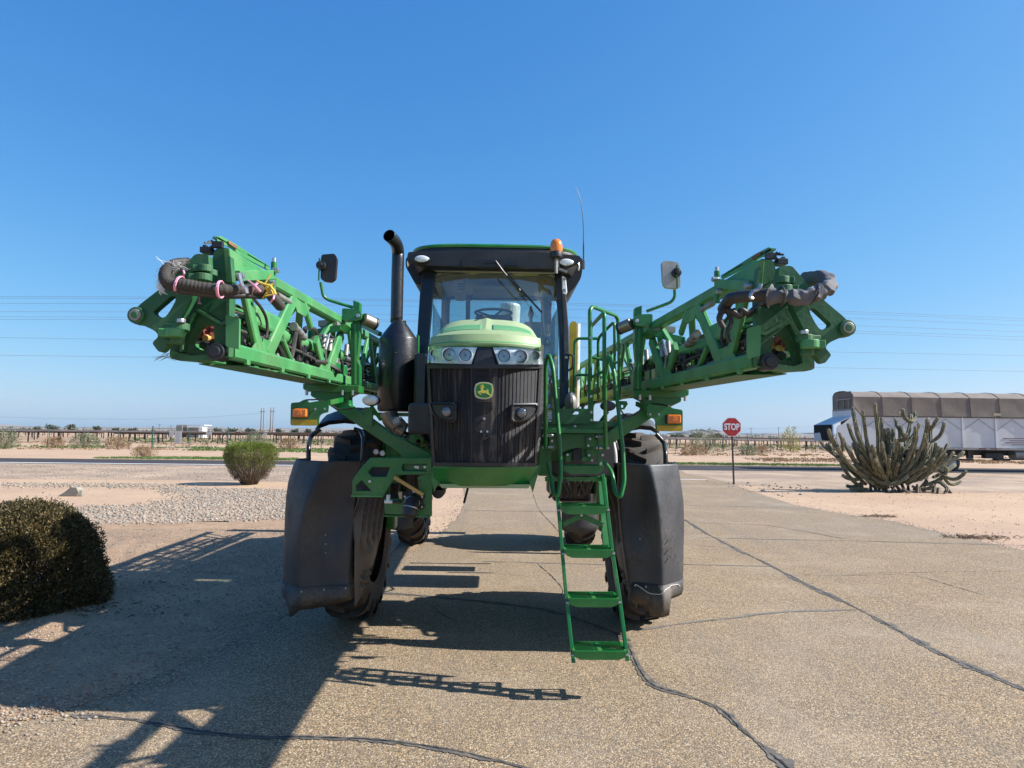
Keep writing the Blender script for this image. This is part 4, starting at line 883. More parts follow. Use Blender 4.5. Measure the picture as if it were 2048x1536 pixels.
for row in range(13):
    Y = 101+row*9.5 if row < 8 else 177+(row-8)*24
    half = Y*0.80+10; i0 = int(-half//(LT+1.2)); i1 = int(half//(LT+1.2))+1
    for i in range(i0, i1+1):
        x = i*(LT+1.2)+(row % 3)*5.3+random.uniform(-.5, .5)
        pxs = 998+x/Y*FPX
        if 735 < pxs-60 and pxs+60 < 1290: continue
        if pxs > 1760 or pxs < -250: continue
        if row < 2: t = protoA if not usedA else copytree(protoA); usedA = True
        else: t = protoB if not usedB else copytree(protoB); usedB = True
        t.location = (x, Y, random.uniform(-0.1, 0.1)-0.03*0); t.rotation_euler = (R(random.uniform(-7, 7)), 0, 0)
        lab_ = 'dark solar table in the '+['nearest', 'second', 'third', 'fourth', 'fifth', 'sixth', 'seventh', 'eighth', 'ninth', 'tenth', 'eleventh', 'twelfth', 'farthest'][row]+' row behind the fence, '+('left' if pxs < 1000 else 'right')+' of the machine'; tag(t, lab_, 'solar table', SG+', '+lab_[25:])

# distant building, poles, trees, hills ---------------------------------------------
BY = 190; a_ = U(356, 872, BY); b_ = U(411, 850.5, BY); root = empty('white_shed', loc=(a_.x, BY, 0)); tag(root, 'small white open sided shed beyond the gate in the solar field', 'shed')
w_ = b_.x-a_.x; h_ = b_.z
m = MB(); m.box((w_*0.5, 4, h_*0.42), (w_*0.8, 0.2, h_*0.75)); m.build('back_wall', 'truckwhite', root)
m = MB(); m.box((w_*0.12, 0, h_*0.48), (w_*0.22, 3, h_*0.95)); m.build('dark_container', 'steel_dull', root)
m = MB(); m.box((w_*0.65, 0, h_*0.28), (w_*0.5, 2.5, h_*0.55)); m.build('grey_cabinet', 'steel_dull', root)
m = MB(); m.box((w_*0.93, -0.3, h_*0.42), (w_*0.14, 3, h_*0.85)); m.build('end_wall', 'sign_white', root)
m = MB(); m.box((w_*0.5, 1.5, h_), (w_*1.02, 5, 0.22)); m.box((w_*0.5, -1.0, h_*0.86), (w_*0.9, 0.15, 0.15)); m.build('roof', 'truckwhite', root)
def hframe(pxa, pxb, top, Y, lab):
    a_, b_ = U(pxa, top, Y), U(pxb, top, Y); root = empty('twin_pole', loc=(a_.x, Y, 0)); tag(root, lab, 'power pole', 'twin wooden poles on the horizon'); dx = b_.x-a_.x
    for x in (0, dx): m = MB(); m.cyl((x, 0, 0), (x, 0, a_.z), 0.33, 0.22, 8); m.build('pole', 'wood', root)
    m = MB(); m.box((dx/2, 0, a_.z*0.86), (dx*2.2, 0.25, 0.35)); m.build('crossarm', 'wood', root)
hframe(523, 528, 816, 430, 'left pair of brown wooden power poles on the horizon')
hframe(542, 547, 815, 430, 'right pair of brown wooden power poles on the horizon')
def simple_pole(px, top, Y, lab):
    a_ = U(px, top, Y); root = empty('utility_pole', loc=(a_.x, Y, 0)); tag(root, lab, 'utility pole', 'single utility poles far off')
    m = MB(); m.cyl((0, 0, 0), (0, 0, a_.z), 0.2, 0.14, 6); m.build('pole', 'wood', root); m = MB(); m.box((0, 0, a_.z*0.92), (2.4, 0.12, 0.16)); m.build('crossarm', 'wood', root)
for px, top, Y, lab in ((319, 848, 420, 'small far utility pole left of the white shed'), (342, 851, 420, 'small far utility pole just left of the white shed'), (482, 856, 520, 'faint utility pole between the shed and the twin poles'), (1383, 860, 520, 'faint utility pole left of the hill peak'), (1502, 855, 430, 'utility pole just right of the stop sign'),
                        (1526, 868, 430, 'short utility pole between two taller ones right of the stop sign'), (1557, 854, 430, 'utility pole in front of the far hills near the trailer')): simple_pole(px, top, Y, lab)
far = [(75, 7, 20), (105, 10, 26), (150, 10, 30), (195, 7, 18), (228, 5, 16), (262, 5, 20), (435, 6, 18), (465, 5, 16), (500, 8, 18), (560, 7, 16), (590, 5, 14), (617, 9, 12), (1352, 4, 18), (1384, 5, 16), (1398, 7, 20), (1428, 6, 18), (1442, 5, 12), (1362, 4, 10)]
tg = 'trees along the far horizon'
for k, (px, hp, wp) in enumerate(far):
    Y = 330+(k*37) % 60; base = G(px, 868+0.0113*(px-1024)+6); X = U(px, 868, Y).x; h = hp/FPX*Y+1.6; w = wp/FPX*Y
    rr = np.random.default_rng(200+k); root = empty('horizon_tree', loc=(X, Y, 0)); side = 'left of the machine' if px < 700 else 'right of the machine'
    o_ = ['first', 'second', 'third', 'fourth', 'fifth', 'sixth', 'seventh', 'eighth', 'ninth', 'tenth', 'eleventh', 'twelfth']; srt = sorted(p_[0] for p_ in far if (p_[0] < 700) == (px < 700)); tag(root, 'hazy horizon tree, '+o_[srt.index(px)]+' from the left among those '+side, 'tree', tg)
    nb = 420; a = rr.random(nb)*2*PI; cl = rr.integers(0, 6, nb); cxs = rr.uniform(-.38, .38, 6)*w; czs = rr.uniform(0.45, 0.8, 6)*h
    u = rr.random(nb)**0.5; el = np.arccos(rr.uniform(-1, 1, nb)); C = np.c_[cxs[cl]+np.cos(a)*np.sin(el)*u*w*0.22, np.sin(a)*np.sin(el)*u*w*0.2, czs[cl]+np.cos(el)*u*h*0.28]
    leaves('crown', C, rr.normal(size=(nb, 3)), 0.9, 0.6, 'fartree', root); m = MB(); m.cyl((0, 0, 0), (0, 0, h*0.5), 0.25, 0.15, 6); m.build('trunk', 'wood', root)
# far scrub line and low village buildings as one distant mass
rr = np.random.default_rng(5); nb = 9000; xx = rr.uniform(-420, 420, nb); yy = rr.uniform(380, 520, nb); C = np.c_[xx, yy, rr.random(nb)**1.5*(0.8+1.0*np.sin(xx*0.05)**2+0.8*np.sin(xx*0.013)**2)]
tag(leaves('far_scrub', C, rr.normal(size=(nb, 3)), 1.6, 0.9, 'fartree'), 'low hazy line of scrub and trees along the horizon', 'scrub', kind='stuff')
def ridge(name, prof, Y, depth):
    m = MB(); n = len(prof)-1; NV = 6
    def f(u, v):
        i = min(n-1, int(u*n)); t = u*n-i; px = prof[i][0]*(1-t)+prof[i+1][0]*t; hp = prof[i][1]*(1-t)+prof[i+1][1]*t
        X = (px-998)/FPX*Y; k = math.sin(v*PI)**0.8 if v < 1 else 0; hh = hp/FPX*Y
        return (X+random.uniform(-40, 40), Y+(v-0.5)*depth, hh*k*(1+0.08*math.sin(u*60+v*5)+0.05*math.sin(u*170))-5)
    m.grid(f, n*8, NV); return tag(m.build(name, 'hill', smooth=True), kind='structure')
ridge('hills', [(1310, 3), (1345, 5), (1372, 9), (1392, 13), (1412, 14.5), (1432, 14), (1452, 8), (1478, 5), (1500, 8), (1520, 7), (1545, 9), (1570, 8), (1600, 7), (1640, 11), (1680, 8), (1760, 9), (1900, 6), (2100, 10), (2400, 6)], 9000, 1800)
ridge('hills', [(-400, 6), (-200, 9), (-60, 10), (0, 9), (40, 7), (90, 5), (150, 4), (260, 6), (420, 8), (520, 6), (640, 9), (720, 7), (820, 5), (900, 4)], 12500, 1500)
# overhead power cables: each hangs between poles standing outside the frame
cab = [((0, 593), (800, 599.5), (2048, 637)), ((0, 596.5), (800, 602.5), (2048, 642)), ((0, 607), (800, 612), (2048, 651)), ((0, 623.5), (800, 629), (2048, 664)), ((0, 633.5), (800, 640), (2048, 674)), ((0, 639), (800, 643.5), (2048, 680)), ((0, 675), (288, 679.8), (2048, 711)), ((0, 710.5), (288, 714), (2048, 743))]
names_ = ['uppermost', 'second', 'third', 'fourth', 'fifth', 'sixth', 'seventh', 'lowest']
for k, (a_, b_, c_) in enumerate(cab):
    Y = 62+k*0.4; A, B, C_ = U(*a_, Y), U(*b_, Y), U(*c_, Y)
    mat = np.array([[p.x**2, p.x, 1] for p in (A, B, C_)]); q = np.linalg.solve(mat, np.array([A.z, B.z, C_.z]))
    pts = [Vector((x, Y, q[0]*x*x+q[1]*x+q[2])) for x in np.linspace(-80, 80, 33)]; m = MB(); m.tube(pts, 0.012, 5)
    tag(m.build('power_cable', 'wire'), f'{names_[k]} of the eight thin overhead cables crossing the sky', 'power cable')
pts = [U(0, 834, 430), U(150, 838, 430), U(300, 838.5, 430), U(420, 834, 430), U(523, 826.5, 430)]; m = MB(); m.tube([pts[0]+(pts[0]-pts[1])]+pts, 0.05, 5); tag(m.build('power_cable', 'wire'), 'faint sagging cable running left from the twin wooden poles', 'power cable')
pts = [U(1400, 855.5, 430), U(1502, 857, 430), U(1557, 856, 430), U(1640, 853, 430)]; m = MB(); m.tube(pts, 0.04, 5); tag(m.build('power_cable', 'wire'), 'faint cable strung along the poles behind the stop sign', 'power cable')

# ================================================================== THE SPRAYER
ROOT = empty('farm_sprayer', loc=(-0.05, 9.3, 0)); tag(ROOT, 'tall green self propelled farm sprayer with folded truss booms standing on the driveway', 'farm sprayer')
WL = {ROOT.name: Vector((-0.05, 9.3, 0))}
def wb(m, name, mat, parent=ROOT, **kw):
    """build world-placed geometry as a part: origin at its middle, parented without moving it"""
    mir = kw.pop('mirror', None)
    vs = m.v if mir is None else [mir(Vector(v)) for v in m.v]
    if isinstance(vs[0], Vector): vs = [tuple(v) for v in vs]
    c = Vector([sum(v[i] for v in vs)/len(vs) for i in range(3)]); m.v = [(v[0]-c.x, v[1]-c.y, v[2]-c.z) for v in vs]
    o = m.build(name, mat, parent, **kw); o.location = c-WL[parent.name]; WL[o.name] = c; return o
def we(name, loc, parent=ROOT):
    o = empty(name, parent, Vector(loc)-WL[parent.name]); WL[o.name] = Vector(loc); return o
def wc(src, name_parent, loc):
    q = src.copy(); COL.objects.link(q); q.parent = name_parent; q.location = Vector(loc)-WL[name_parent.name]; return q
def pxslab(f, loops, Y, th, rnd=0.0):
    m = MB(); L = [[U(*f(*p), Y) for p in l] for l in loops]
    if rnd: L = [rounded(l, rnd) for l in L]
    m.slab(L, (0, th, 0)); return m
def ident(p): return p
def mirr(p):  # the other side of the machine
    p = Vector(p); return Vector((-p.x-0.035, p.y, p.z-0.01))

# ---------------- wheels
FY, RY = 7.5, 12.35
def tyre_mesh(rad, wid, nl):
    m = MB(); prof = [(0.63, -0.42), (0.70, -0.49), (0.80, -0.50), (0.88, -0.47), (0.925, -0.42), (0.945, -0.2), (0.95, 0), (0.945, 0.2), (0.925, 0.42), (0.88, 0.47), (0.80, 0.50), (0.70, 0.49), (0.63, 0.42)]
    sg = 60; np_ = len(prof); vs = []
    for k in range(sg):
        t = 2*PI*k/sg; vs += [(x*wid, math.cos(t)*r_*rad, math.sin(t)*r_*rad) for r_, x in prof]
    m.add(vs, [(k*np_+j, k*np_+j+1, ((k+1) % sg)*np_+j+1, ((k+1) % sg)*np_+j) for k in range(sg) for j in range(np_-1)])
    # chevron lugs
    for k in range(nl):
        for s in (-1, 1):
            t0 = 2*PI*(k+(0.5 if s > 0 else 0))/nl; sec = []
            for (x, dt, r1, r0, w) in ((0.03, 0.0, 1.0, 0.94, 0.030), (0.20, 0.045, 0.998, 0.93, 0.032), (0.38, 0.12, 0.985, 0.915, 0.038), (0.47, 0.165, 0.955, 0.88, 0.042), (0.515, 0.18, 0.90, 0.82, 0.040), (0.505, 0.185, 0.84, 0.80, 0.03)):
                t = t0-dt*1.2; row = []
                for (rr_, dw) in ((r0, -w), (r1, -w*0.72), (r1, w*0.72), (r0, w)): a = t+dw/ rad*1.05; row.append((s*x*wid, math.cos(a)*rr_*rad, math.sin(a)*rr_*rad))
                sec.append(row)
            vs = [p for row in sec for p in row]; n = len(sec)
            m.add(vs, [(i*4+j, i*4+j+1, i*4+j+5, i*4+j+4) for i in range(n-1) for j in range(3)]+[(0, 1, 2, 3), ((n-1)*4+3, (n-1)*4+2, (n-1)*4+1, (n-1)*4)])
    return m
def wheel(x, y, rad, wid, sgn, steer=0.0):
    w = we('wheel', (x, y, rad-0.015)); w.rotation_euler = (random.uniform(0, 1), 0, 0)
    t = tyre_mesh(rad, wid, 21).build('tyre', 'rubber', w, smooth=True)
    m = MB(); pr = [(0.635, -0.40), (0.60, -0.38), (0.57, -0.2), (0.56, 0.05), (0.30, 0.10), (0.12, 0.14), (0.02, 0.14)]
    sg = 36; vs = []
    for k in range(sg):
        a = 2*PI*k/sg; vs += [(xx*wid*-sgn, math.cos(a)*r_*rad, math.sin(a)*r_*rad) for r_, xx in pr]
    n = len(pr); m.add(vs, [(k*n+j, k*n+j+1, ((k+1) % sg)*n+j+1, ((k+1) % sg)*n+j) for k in range(sg) for j in range(n-1)])
    m.build('rim', 'yellow', w, smooth=True)
    m = MB(); m.cyl((-0.14*sgn, 0, 0), (0.13*sgn, 0, 0), 0.16, seg=20); m.build('hub', 'green', w, bevel=0.008); return w
XL, XR = -1.50, 1.50
wheel(XL, FY, 1.0, 0.46, -1); wheel(XR, FY, 1.0, 0.46, 1); wheel(-1.48, RY, 1.0, 0.46, -1); wheel(1.46, RY, 1.0, 0.46, 1)

# ---------------- front mud shields: shells wrapped round the front of each wheel
def shield(side):
    # left and right outlines in the picture, by picture height; (outer, inner) edges and the ridge
    if side < 0:
        rows = [(922, 592, 723, 640), (935, 586, 722, 640), (970, 576, 718, 628), (1000, 572, 712, 618), (1030, 570, 707, 610), (1060, 569, 704, 603), (1100, 567, 701, 598), (1140, 566, 699, 598), (1165, 565, 698, 600), (1185, 564, 700, 604)]
    else:
        rows = [(929, 1354, 1240, 1298), (945, 1358, 1240, 1302), (985, 1364, 1240, 1309), (1010, 1367, 1241, 1312), (1040, 1368, 1243, 1315), (1075, 1368, 1246, 1318), (1110, 1367, 1250, 1321), (1140, 1367, 1254, 1322), (1170, 1366, 1259, 1322), (1180, 1366, 1262, 1322)]
    YS = 6.22; secs = []
    for py, po, pi_, pr in rows:
        o_, i_, r_ = U(po, py, YS+0.28), U(pi_, py, YS+0.12), U(pr, py, YS)
        t = (py-922)/263; z = r_.z; bulge = 0.11*math.sin(min(1, t*1.35)*PI)**0.7 if t < 0.74 else 0.04
        wrap = math.sqrt(max(0.02, 1-(z-1.0)**2))    # how far back the tyre's front is here
        yb = FY-wrap*1.06
        back = max(YS+0.30, yb+0.16)
        sx = -1 if side < 0 else 1
        pts = [Vector((o_.x-sx*0.01, YS+0.75, z)), Vector((o_.x+sx*0.004, YS+0.42, z)), Vector((o_.x, YS+0.28, z)), Vector((o_.x*0.75+r_.x*0.25, YS+0.175, z)), Vector((o_.x*0.35+r_.x*0.65, YS+0.06-bulge*0.2, z)), Vector((r_.x, YS-0.035-bulge*0.3, z)),
               Vector((r_.x*0.62+i_.x*0.38, YS+0.02+bulge*0.55, z)), Vector((r_.x*0.3+i_.x*0.7, YS+0.05+bulge*0.75, z)), Vector((i_.x, YS+0.10+bulge*0.4, z)), Vector((i_.x-sx*0.0, YS+0.24, z))]
        if t < 0.35:   # upper inner face turned more squarely to the front
            k = 1-t/0.35; pts[5].y += 0.05*k; pts[4].y += 0.03*k
        secs.append(pts)
    m = MB(); n = len(secs[0])
    fine = []
    for j in range(len(secs)-1):
        for q in range(4): t = q/4; fine.append([a.lerp(b, t) for a, b in zip(secs[j], secs[j+1])])
    fine.append(secs[-1]); fin = []
    for row in fine: fin.append(bend(row, 0.035, 3))
    nn = len(fin[0]); dents = [(random.uniform(0.1, 0.9), random.uniform(0.1, 0.9), random.uniform(-1, 1)) for _ in range(14)]
    vs = []
    for j, row in enumerate(fin):
        for i, p in enumerate(row):
            d = sum(a_*0.0045*math.exp(-(((i/nn-u_)/0.07)**2+((j/len(fin)-v_)/0.07)**2)) for u_, v_, a_ in dents); vs.append(p+Vector((0, d, 0)))
    m.add(vs, [(j*nn+i, j*nn+i+1, (j+1)*nn+i+1, (j+1)*nn+i) for j in range(len(fin)-1) for i in range(nn-1)])
    sh = wb(m, 'mud_shield', 'shield', smooth=True, solid=0.012)
    # rubber flap bolted round the bottom edge
    low = fin[-1]; m = MB(); nn2 = len(low); ext = []
    for i, p in enumerate(low):
        u = i/(nn2-1)
        w0, w1 = fin[-1][6].x, fin[-1][-4].x; q_ = max(0, min(1, (p.x-w0)/(w1-w0)))
        if side < 0: L = 0.10+0.045*q_*(1-q_)*4+(0.09*math.exp(-((q_-0.24)/0.10)**2)); kink = -0.035*math.exp(-((q_-0.24)/0.07)**2)
        else: L = 0.10+(0.14 if 0.34 < q_ < 0.72 else 0.0)+(0.05 if q_ >= 0.72 else 0); kink = 0.0
        ext.append((p+Vector((0, -0.014, 0.05)), p+Vector((0, -0.02+kink, -L*0.5)), p+Vector((0, 0.03+kink*1.6, -L))))
    vs = [q for e in ext for q in e]; m.add(vs, [(i*3+j, i*3+j+1, i*3+j+4, i*3+j+3) for i in range(nn2-1) for j in range(2)])
    fl = wb(m, 'rubber_flap', 'flap', sh, smooth=True, solid=0.008)
    for i in range(4, nn2-2, 5):
        q = low[i]+Vector((0, -0.022, 0.02)); m = MB(); m.cyl(q, q+Vector((0, 0.012, 0)), 0.010, seg=8); wb(m, 'bolt', 'steel_dull', sh)
    for px, py in ([(651, 1070), (651, 1088), (651, 1106)] if side < 0 else [(1280, 1078), (1280, 1096), (1283, 1112), (1344, 1078), (1345, 1097), (1345, 1114)]):
        q = U(px, py, YS-0.03 if px > 1300 or side < 0 else YS+0.06); m = MB(); m.cyl(q, q+Vector((0, 0.05, 0)), 0.006, seg=8); wb(m, 'bolt', 'steel_dull', sh)
    if side > 0:
        P_ = [q+Vector((0, -0.03, -0.0)) for q in low[10:30]]; m = MB(); m.tube([p+Vector((0, 0, 0.035*math.sin(i*0.4))) for i, p in enumerate(P_)], 0.004, 5); wb(m, 'twine', 'twine', sh)
    return sh
shield(-1); shield(1)
# inner row divider skirts: ribbed plastic beside the tyre, seen from the middle
def skirt(side):
    m = MB()
    def f(u, v):
        z = 1.46-v*(1.10-0.30*u*v); wdt = 0.95-0.62*v**1.6; y = 6.36+0.10*max(0, v-0.75)+u*wdt
        xx = 1.315-0.02*v-0.135*u**0.8*(1-0.25*v); rr_ = math.hypot((y-FY)*0.9, z-0.86)
        k = max(0, min(1, (z-0.86)/0.12)); rib = 0.032*max(-0.5, math.sin(rr_*46))*k
        low = max(0, min(1, (0.95-z)/0.15)); rib += low*0.05*math.sin(min(1, u*1.1)*PI)*math.sin(min(1, v)*PI)
        if 0.50 < z < 0.66 and 0.15 < u < 0.8: rib += 0.016*math.sin((z+u*0.10)*95)
        return (side*(xx-rib), y-rib*0.8, z)
    m.grid(f, 44, 64); return wb(m, 'divider_skirt', 'skirt', smooth=True, solid=0.008)
M['skirt'] = paint('dusty_brown_plastic', (0.12, 0.098, 0.078), 0.5, 0.8, (0.19, 0.145, 0.10), var=0.3, scale=4, bmp=0.3)
skirt(-1); skirt(1)
# mudguards over the tyres: cap plate on a bent black tube
def mudguard(side):
    if side < 0: cap = [(633, 857), (641, 849), (660, 842), (690, 839), (712, 841)]; tb = [(617, 922), (617, 893), (622, 872), (640, 858)]; tb2 = [(724, 925), (728, 880), (722, 862), (708, 858)]; Y = 6.9
    else: cap = [(1247, 868), (1252, 856), (1278, 851), (1300, 853), (1316, 862)]; tb = [(1331, 930), (1331, 905), (1328, 885), (1312, 868)]; tb2 = [(1234, 900), (1229, 880), (1226, 867), (1240, 866)]; Y = 6.9
    w_ = [U(*p, Y) for p in cap]; m = MB(); vs = []
    for i, p in enumerate(w_):
        for dy, dz in ((-0.02, -0.035), (-0.05, 0.0), (0.25, 0.10), (0.62, 0.14), (1.0, 0.10)): vs.append(p+Vector((0, dy, dz)))
    n = 5; m.add(vs, [(i*n+j, i*n+j+1, (i+1)*n+j+1, (i+1)*n+j) for i in range(len(w_)-1) for j in range(n-1)])
    g_ = wb(m, 'mudguard', 'roofplastic' if side < 0 else 'shield', smooth=True, solid=0.012)
    for t_ in (tb, tb2): m = MB(); m.tube(bend([U(*p, 6.55+(0.25 if i > 1 else 0)) for i, p in enumerate(t_)], 0.08), 0.022, 10); wb(m, 'guard_tube', 'black', g_, smooth=True)
mudguard(-1); mudguard(1)
# rear shields (small, far)
for sx, px0_, px1_, t_, b_ in ((-1, 768, 826, 1018, 1056), (1, 1125, 1196, 958, 1062)):
    Y = RY-1.15; tl, br = U(px0_, t_, Y), U(px1_, b_, Y); m = MB()
    m.grid(lambda u, v: (tl.x+(br.x-tl.x)*u, Y+0.10*abs(u*2-1)**2, tl.z+(br.z-tl.z)*v+0.04*math.sin(u*PI)*(-v)), 12, 8); wb(m, 'rear_mud_shield', 'shield', smooth=True, solid=0.012)
# suspension legs, axle beams, chassis
for sx in (-1, 1):
    for y in (FY, RY):
        m = MB(); m.box((sx*1.14, y, 1.62), (0.16, 0.34, 0.92)); m.box((sx*1.16, y+0.1, 1.05), (0.10, 0.2, 0.3)); wb(m, 'suspension_leg', 'green', bevel=0.02)
        m = MB(); m.box((sx*0.70, y, 1.80), (1.1, 0.26, 0.24)); wb(m, 'axle_beam', 'green', bevel=0.015)
        m = MB(); m.cyl((sx*1.0, y+0.2, 1.3), (sx*1.0, y+0.2, 1.85), 0.13, seg=18); wb(m, 'air_spring', 'plastic', bevel=0.01)
    m = MB(); m.box((sx*0.42, 9.85, 1.72), (0.12, 7.5, 0.28)); wb(m, 'chassis_rail', 'green', bevel=0.01)
    for k in range(2):
        m = MB(); m.tube([(sx*(0.50+0.05*k), 5.6, 1.60-0.03*k), (sx*(0.52+0.05*k), 8, 1.54), (sx*0.5, 11, 1.58)], 0.02, 8); wb(m, 'hydraulic_line', 'hose')
for y in (6.2, 8.4, 11.2, 13.3): m = MB(); m.box((0, y, 1.70), (0.9, 0.12, 0.22)); wb(m, 'cross_member', 'green')
# spray tank and rear frame behind the cab
m = MB(); m.box((0.95, 9.02, 1.43), (0.5, 0.75, 0.66)); wb(m, 'side_fuel_tank', 'plastic', bevel=0.05)
m = MB(); m.box((0.92, 9.85, 1.38), (0.42, 0.35, 0.5)); m.cyl((0.9, 9.6, 1.25), (1.25, 9.6, 1.02), 0.03, seg=8); wb(m, 'pump_box', 'cabdark', bevel=0.02)
m = MB(); m.tube([(0.6, 10.25, 1.5), (1.0, 10.25, 1.15), (1.15, 10.3, 0.98)], 0.03, 8); wb(m, 'suction_hose', 'hose', smooth=True)
m = MB(); m.box((0, 10.75, 2.45), (1.55, 3.3, 1.15)); wb(m, 'solution_tank', 'yellow', bevel=0.18)
m = MB(); m.box((0, 13.3, 2.3), (2.5, 0.15, 1.1)); m.box((0, 13.3, 2.95), (2.9, 0.2, 0.15)); m.box((-1.3, 13.35, 2.3), (0.12, 0.3, 1.5)); m.box((1.3, 13.35, 2.3), (0.12, 0.3, 1.5)); wb(m, 'boom_mast', 'green_old', bevel=0.01)
m = MB(); m.box((0, 6.6, 1.95), (0.62, 2.9, 0.3)); m.box((0, 6.0, 2.2), (0.5, 1.3, 0.5)); wb(m, 'engine_block', 'cabdark', bevel=0.03)
# glimpse of small clutter under the frame
for k in range(14):
    a_ = Vector((random.uniform(-0.8, 1.0), random.uniform(6.4, 9), random.uniform(1.5, 1.66))); m = MB(); m.tube(smoothpath([a_, a_+Vector((random.uniform(-.3, .3), 0.3, -0.06)), a_+Vector((random.uniform(-.5, .5), 0.7, 0.02))], 4), 0.013, 6); wb(m, 'hydraulic_hose', 'hose')

# ---------------- hood and grille
HY = 4.74
def gy(x, z):  # depth of the grille face
    xx = x+0.105; return HY+0.16*(abs(xx)/0.40)**2.4+0.05*max(0, (z-2.45)/0.3)+0.03*max(0, (1.95-z)/0.2)
def S(px, py, off=0.0):
    Y = HY
    for _ in range(6): p = U(px, py, Y); Y = gy(p.x, p.z)-off
    return U(px, py, Y)
def patch(f, corners, nu, nv, off=0.0, back=0.02):
    """corners TL, TR, BR, BL in the picture; a curved slab lying on the grille face"""
    tl, tr, br, bl = corners; m = MB()
    def q(u, v, o):
        x = (tl[0]*(1-u)+tr[0]*u)*(1-v)+(bl[0]*(1-u)+br[0]*u)*v; y = (tl[1]*(1-u)+tr[1]*u)*(1-v)+(bl[1]*(1-u)+br[1]*u)*v
        return S(*f(x, y), o)
    m.grid(lambda u, v: q(u, v, off), nu, nv); m.grid(lambda u, v: q(u, v, off)+Vector((0, back, 0)), nu, nv, flip=True)
    rim = [q(i/nu, 0, off) for i in range(nu+1)]+[q(1, j/nv, off) for j in range(1, nv+1)]+[q(1-i/nu, 1, off) for i in range(1, nu+1)]+[q(0, 1-j/nv, off) for j in range(1, nv)]
    n = len(rim); m.add(rim+[p+Vector((0, back, 0)) for p in rim], [(i, (i+1) % n, n+(i+1) % n, n+i) for i in range(n)]); return m
HOOD = we('hood', (-0.1, 5.6, 2.2))
# lip band and bevel, then the crowned top running back to the cab
zl_b = S(970, 691).z; zl_t = U(970, 669, HY+0.06).z; zl_c = U(978, 637, 5.45).z
xl, xr_ = U(858.5, 690, HY+0.1).x, U(1083, 690, HY+0.1).x; xc = (xl+xr_)/2; hw = (xr_-xl)/2
def hoodtop(u, v):
    s = u*2-1; stations = [(0.0, 0, zl_b-0.01), (0.05, -0.004, zl_b+0.012), (0.12, 0.0, zl_b+0.028), (0.22, 0.030, zl_t), (0.27, 0.075, zl_t+0.020), (0.5, 0.45, zl_c-0.055), (0.62, 0.75, zl_c-0.005), (0.8, 1.5, zl_c+0.02), (1.0, 2.35, zl_c+0.02)]
    for a_, b_ in zip(stations, stations[1:]):
        if v <= b_[0]+1e-9: t = (v-a_[0])/(b_[0]-a_[0]); dy = a_[1]*(1-t)+b_[1]*t; z = a_[2]*(1-t)+b_[2]*t; break
    edge = 1-abs(s)**5; top = max(0, z-zl_t)
    zz = zl_t+top*(0.25+0.75*edge**0.5) if z > zl_t else z
    zz -= 0.016*s*s*(1 if z > zl_t else 0.3)
    if z > zl_t+0.03: zz += 0.012*math.exp(-(s/0.05)**2)
    w_ = hw*(1-0.015*min(1, v*3))*(1 if v < 0.25 else 1-0.02*v)
    x = xc+math.copysign(abs(s)**0.9, s)*w_; yb = HY+0.16*(abs(x-xc)/0.40)**2.4
    return Vector((x, yb+dy, zz))
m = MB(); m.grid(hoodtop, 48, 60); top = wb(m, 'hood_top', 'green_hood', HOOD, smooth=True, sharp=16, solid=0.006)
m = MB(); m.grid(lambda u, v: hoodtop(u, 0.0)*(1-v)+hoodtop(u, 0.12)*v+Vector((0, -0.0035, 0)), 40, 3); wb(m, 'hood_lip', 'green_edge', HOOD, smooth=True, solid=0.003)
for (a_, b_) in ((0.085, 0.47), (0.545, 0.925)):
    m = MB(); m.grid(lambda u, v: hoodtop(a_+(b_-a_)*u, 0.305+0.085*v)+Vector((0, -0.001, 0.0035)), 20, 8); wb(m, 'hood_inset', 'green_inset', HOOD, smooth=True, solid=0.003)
q = hoodtop(0.485, 0.50); m = MB(); m.bar(q+Vector((-0.02, -0.05, 0.018)), q+Vector((0.006, 0.1, 0.03)), 0.008, 0.012); wb(m, 'hood_seam_clip', 'plastic', HOOD)
# side panels of the hood down to the frame
for s in (0, 1):
    m = MB()
    def sp_(u, v):
        p = hoodtop(s, 0.1+0.9*u); z0 = 1.72; return Vector((p.x+(0.05 if s == 0 else -0.05)*v**2, p.y+0.02, p.z*(1-v)+z0*v))
    m.grid(sp_, 24, 10); wb(m, 'hood_side', 'plastic', HOOD, smooth=True, solid=0.01)
# grille body
GR_ = we('grille', (-0.1, HY, 2.2), ROOT)
def gbody(u, v):
    py = 690+(932-690)*v; l = 855+6*max(0, (v-0.45)/0.55)**1.5*1.6; r_ = 1087-14*max(0, (v-0.45)/0.55)**1.6
    return S(l+(r_-l)*u, py+3*math.sin(u*PI)*v, 0)
m = MB(); m.grid(gbody, 44, 40)
for u in (0, 1): m.grid(lambda a, v: gbody(u, v)+Vector(((0.0), 0.35*a, 0)), 3, 20)
wb(m, 'grille_mesh', 'grille', GR_, smooth=True)
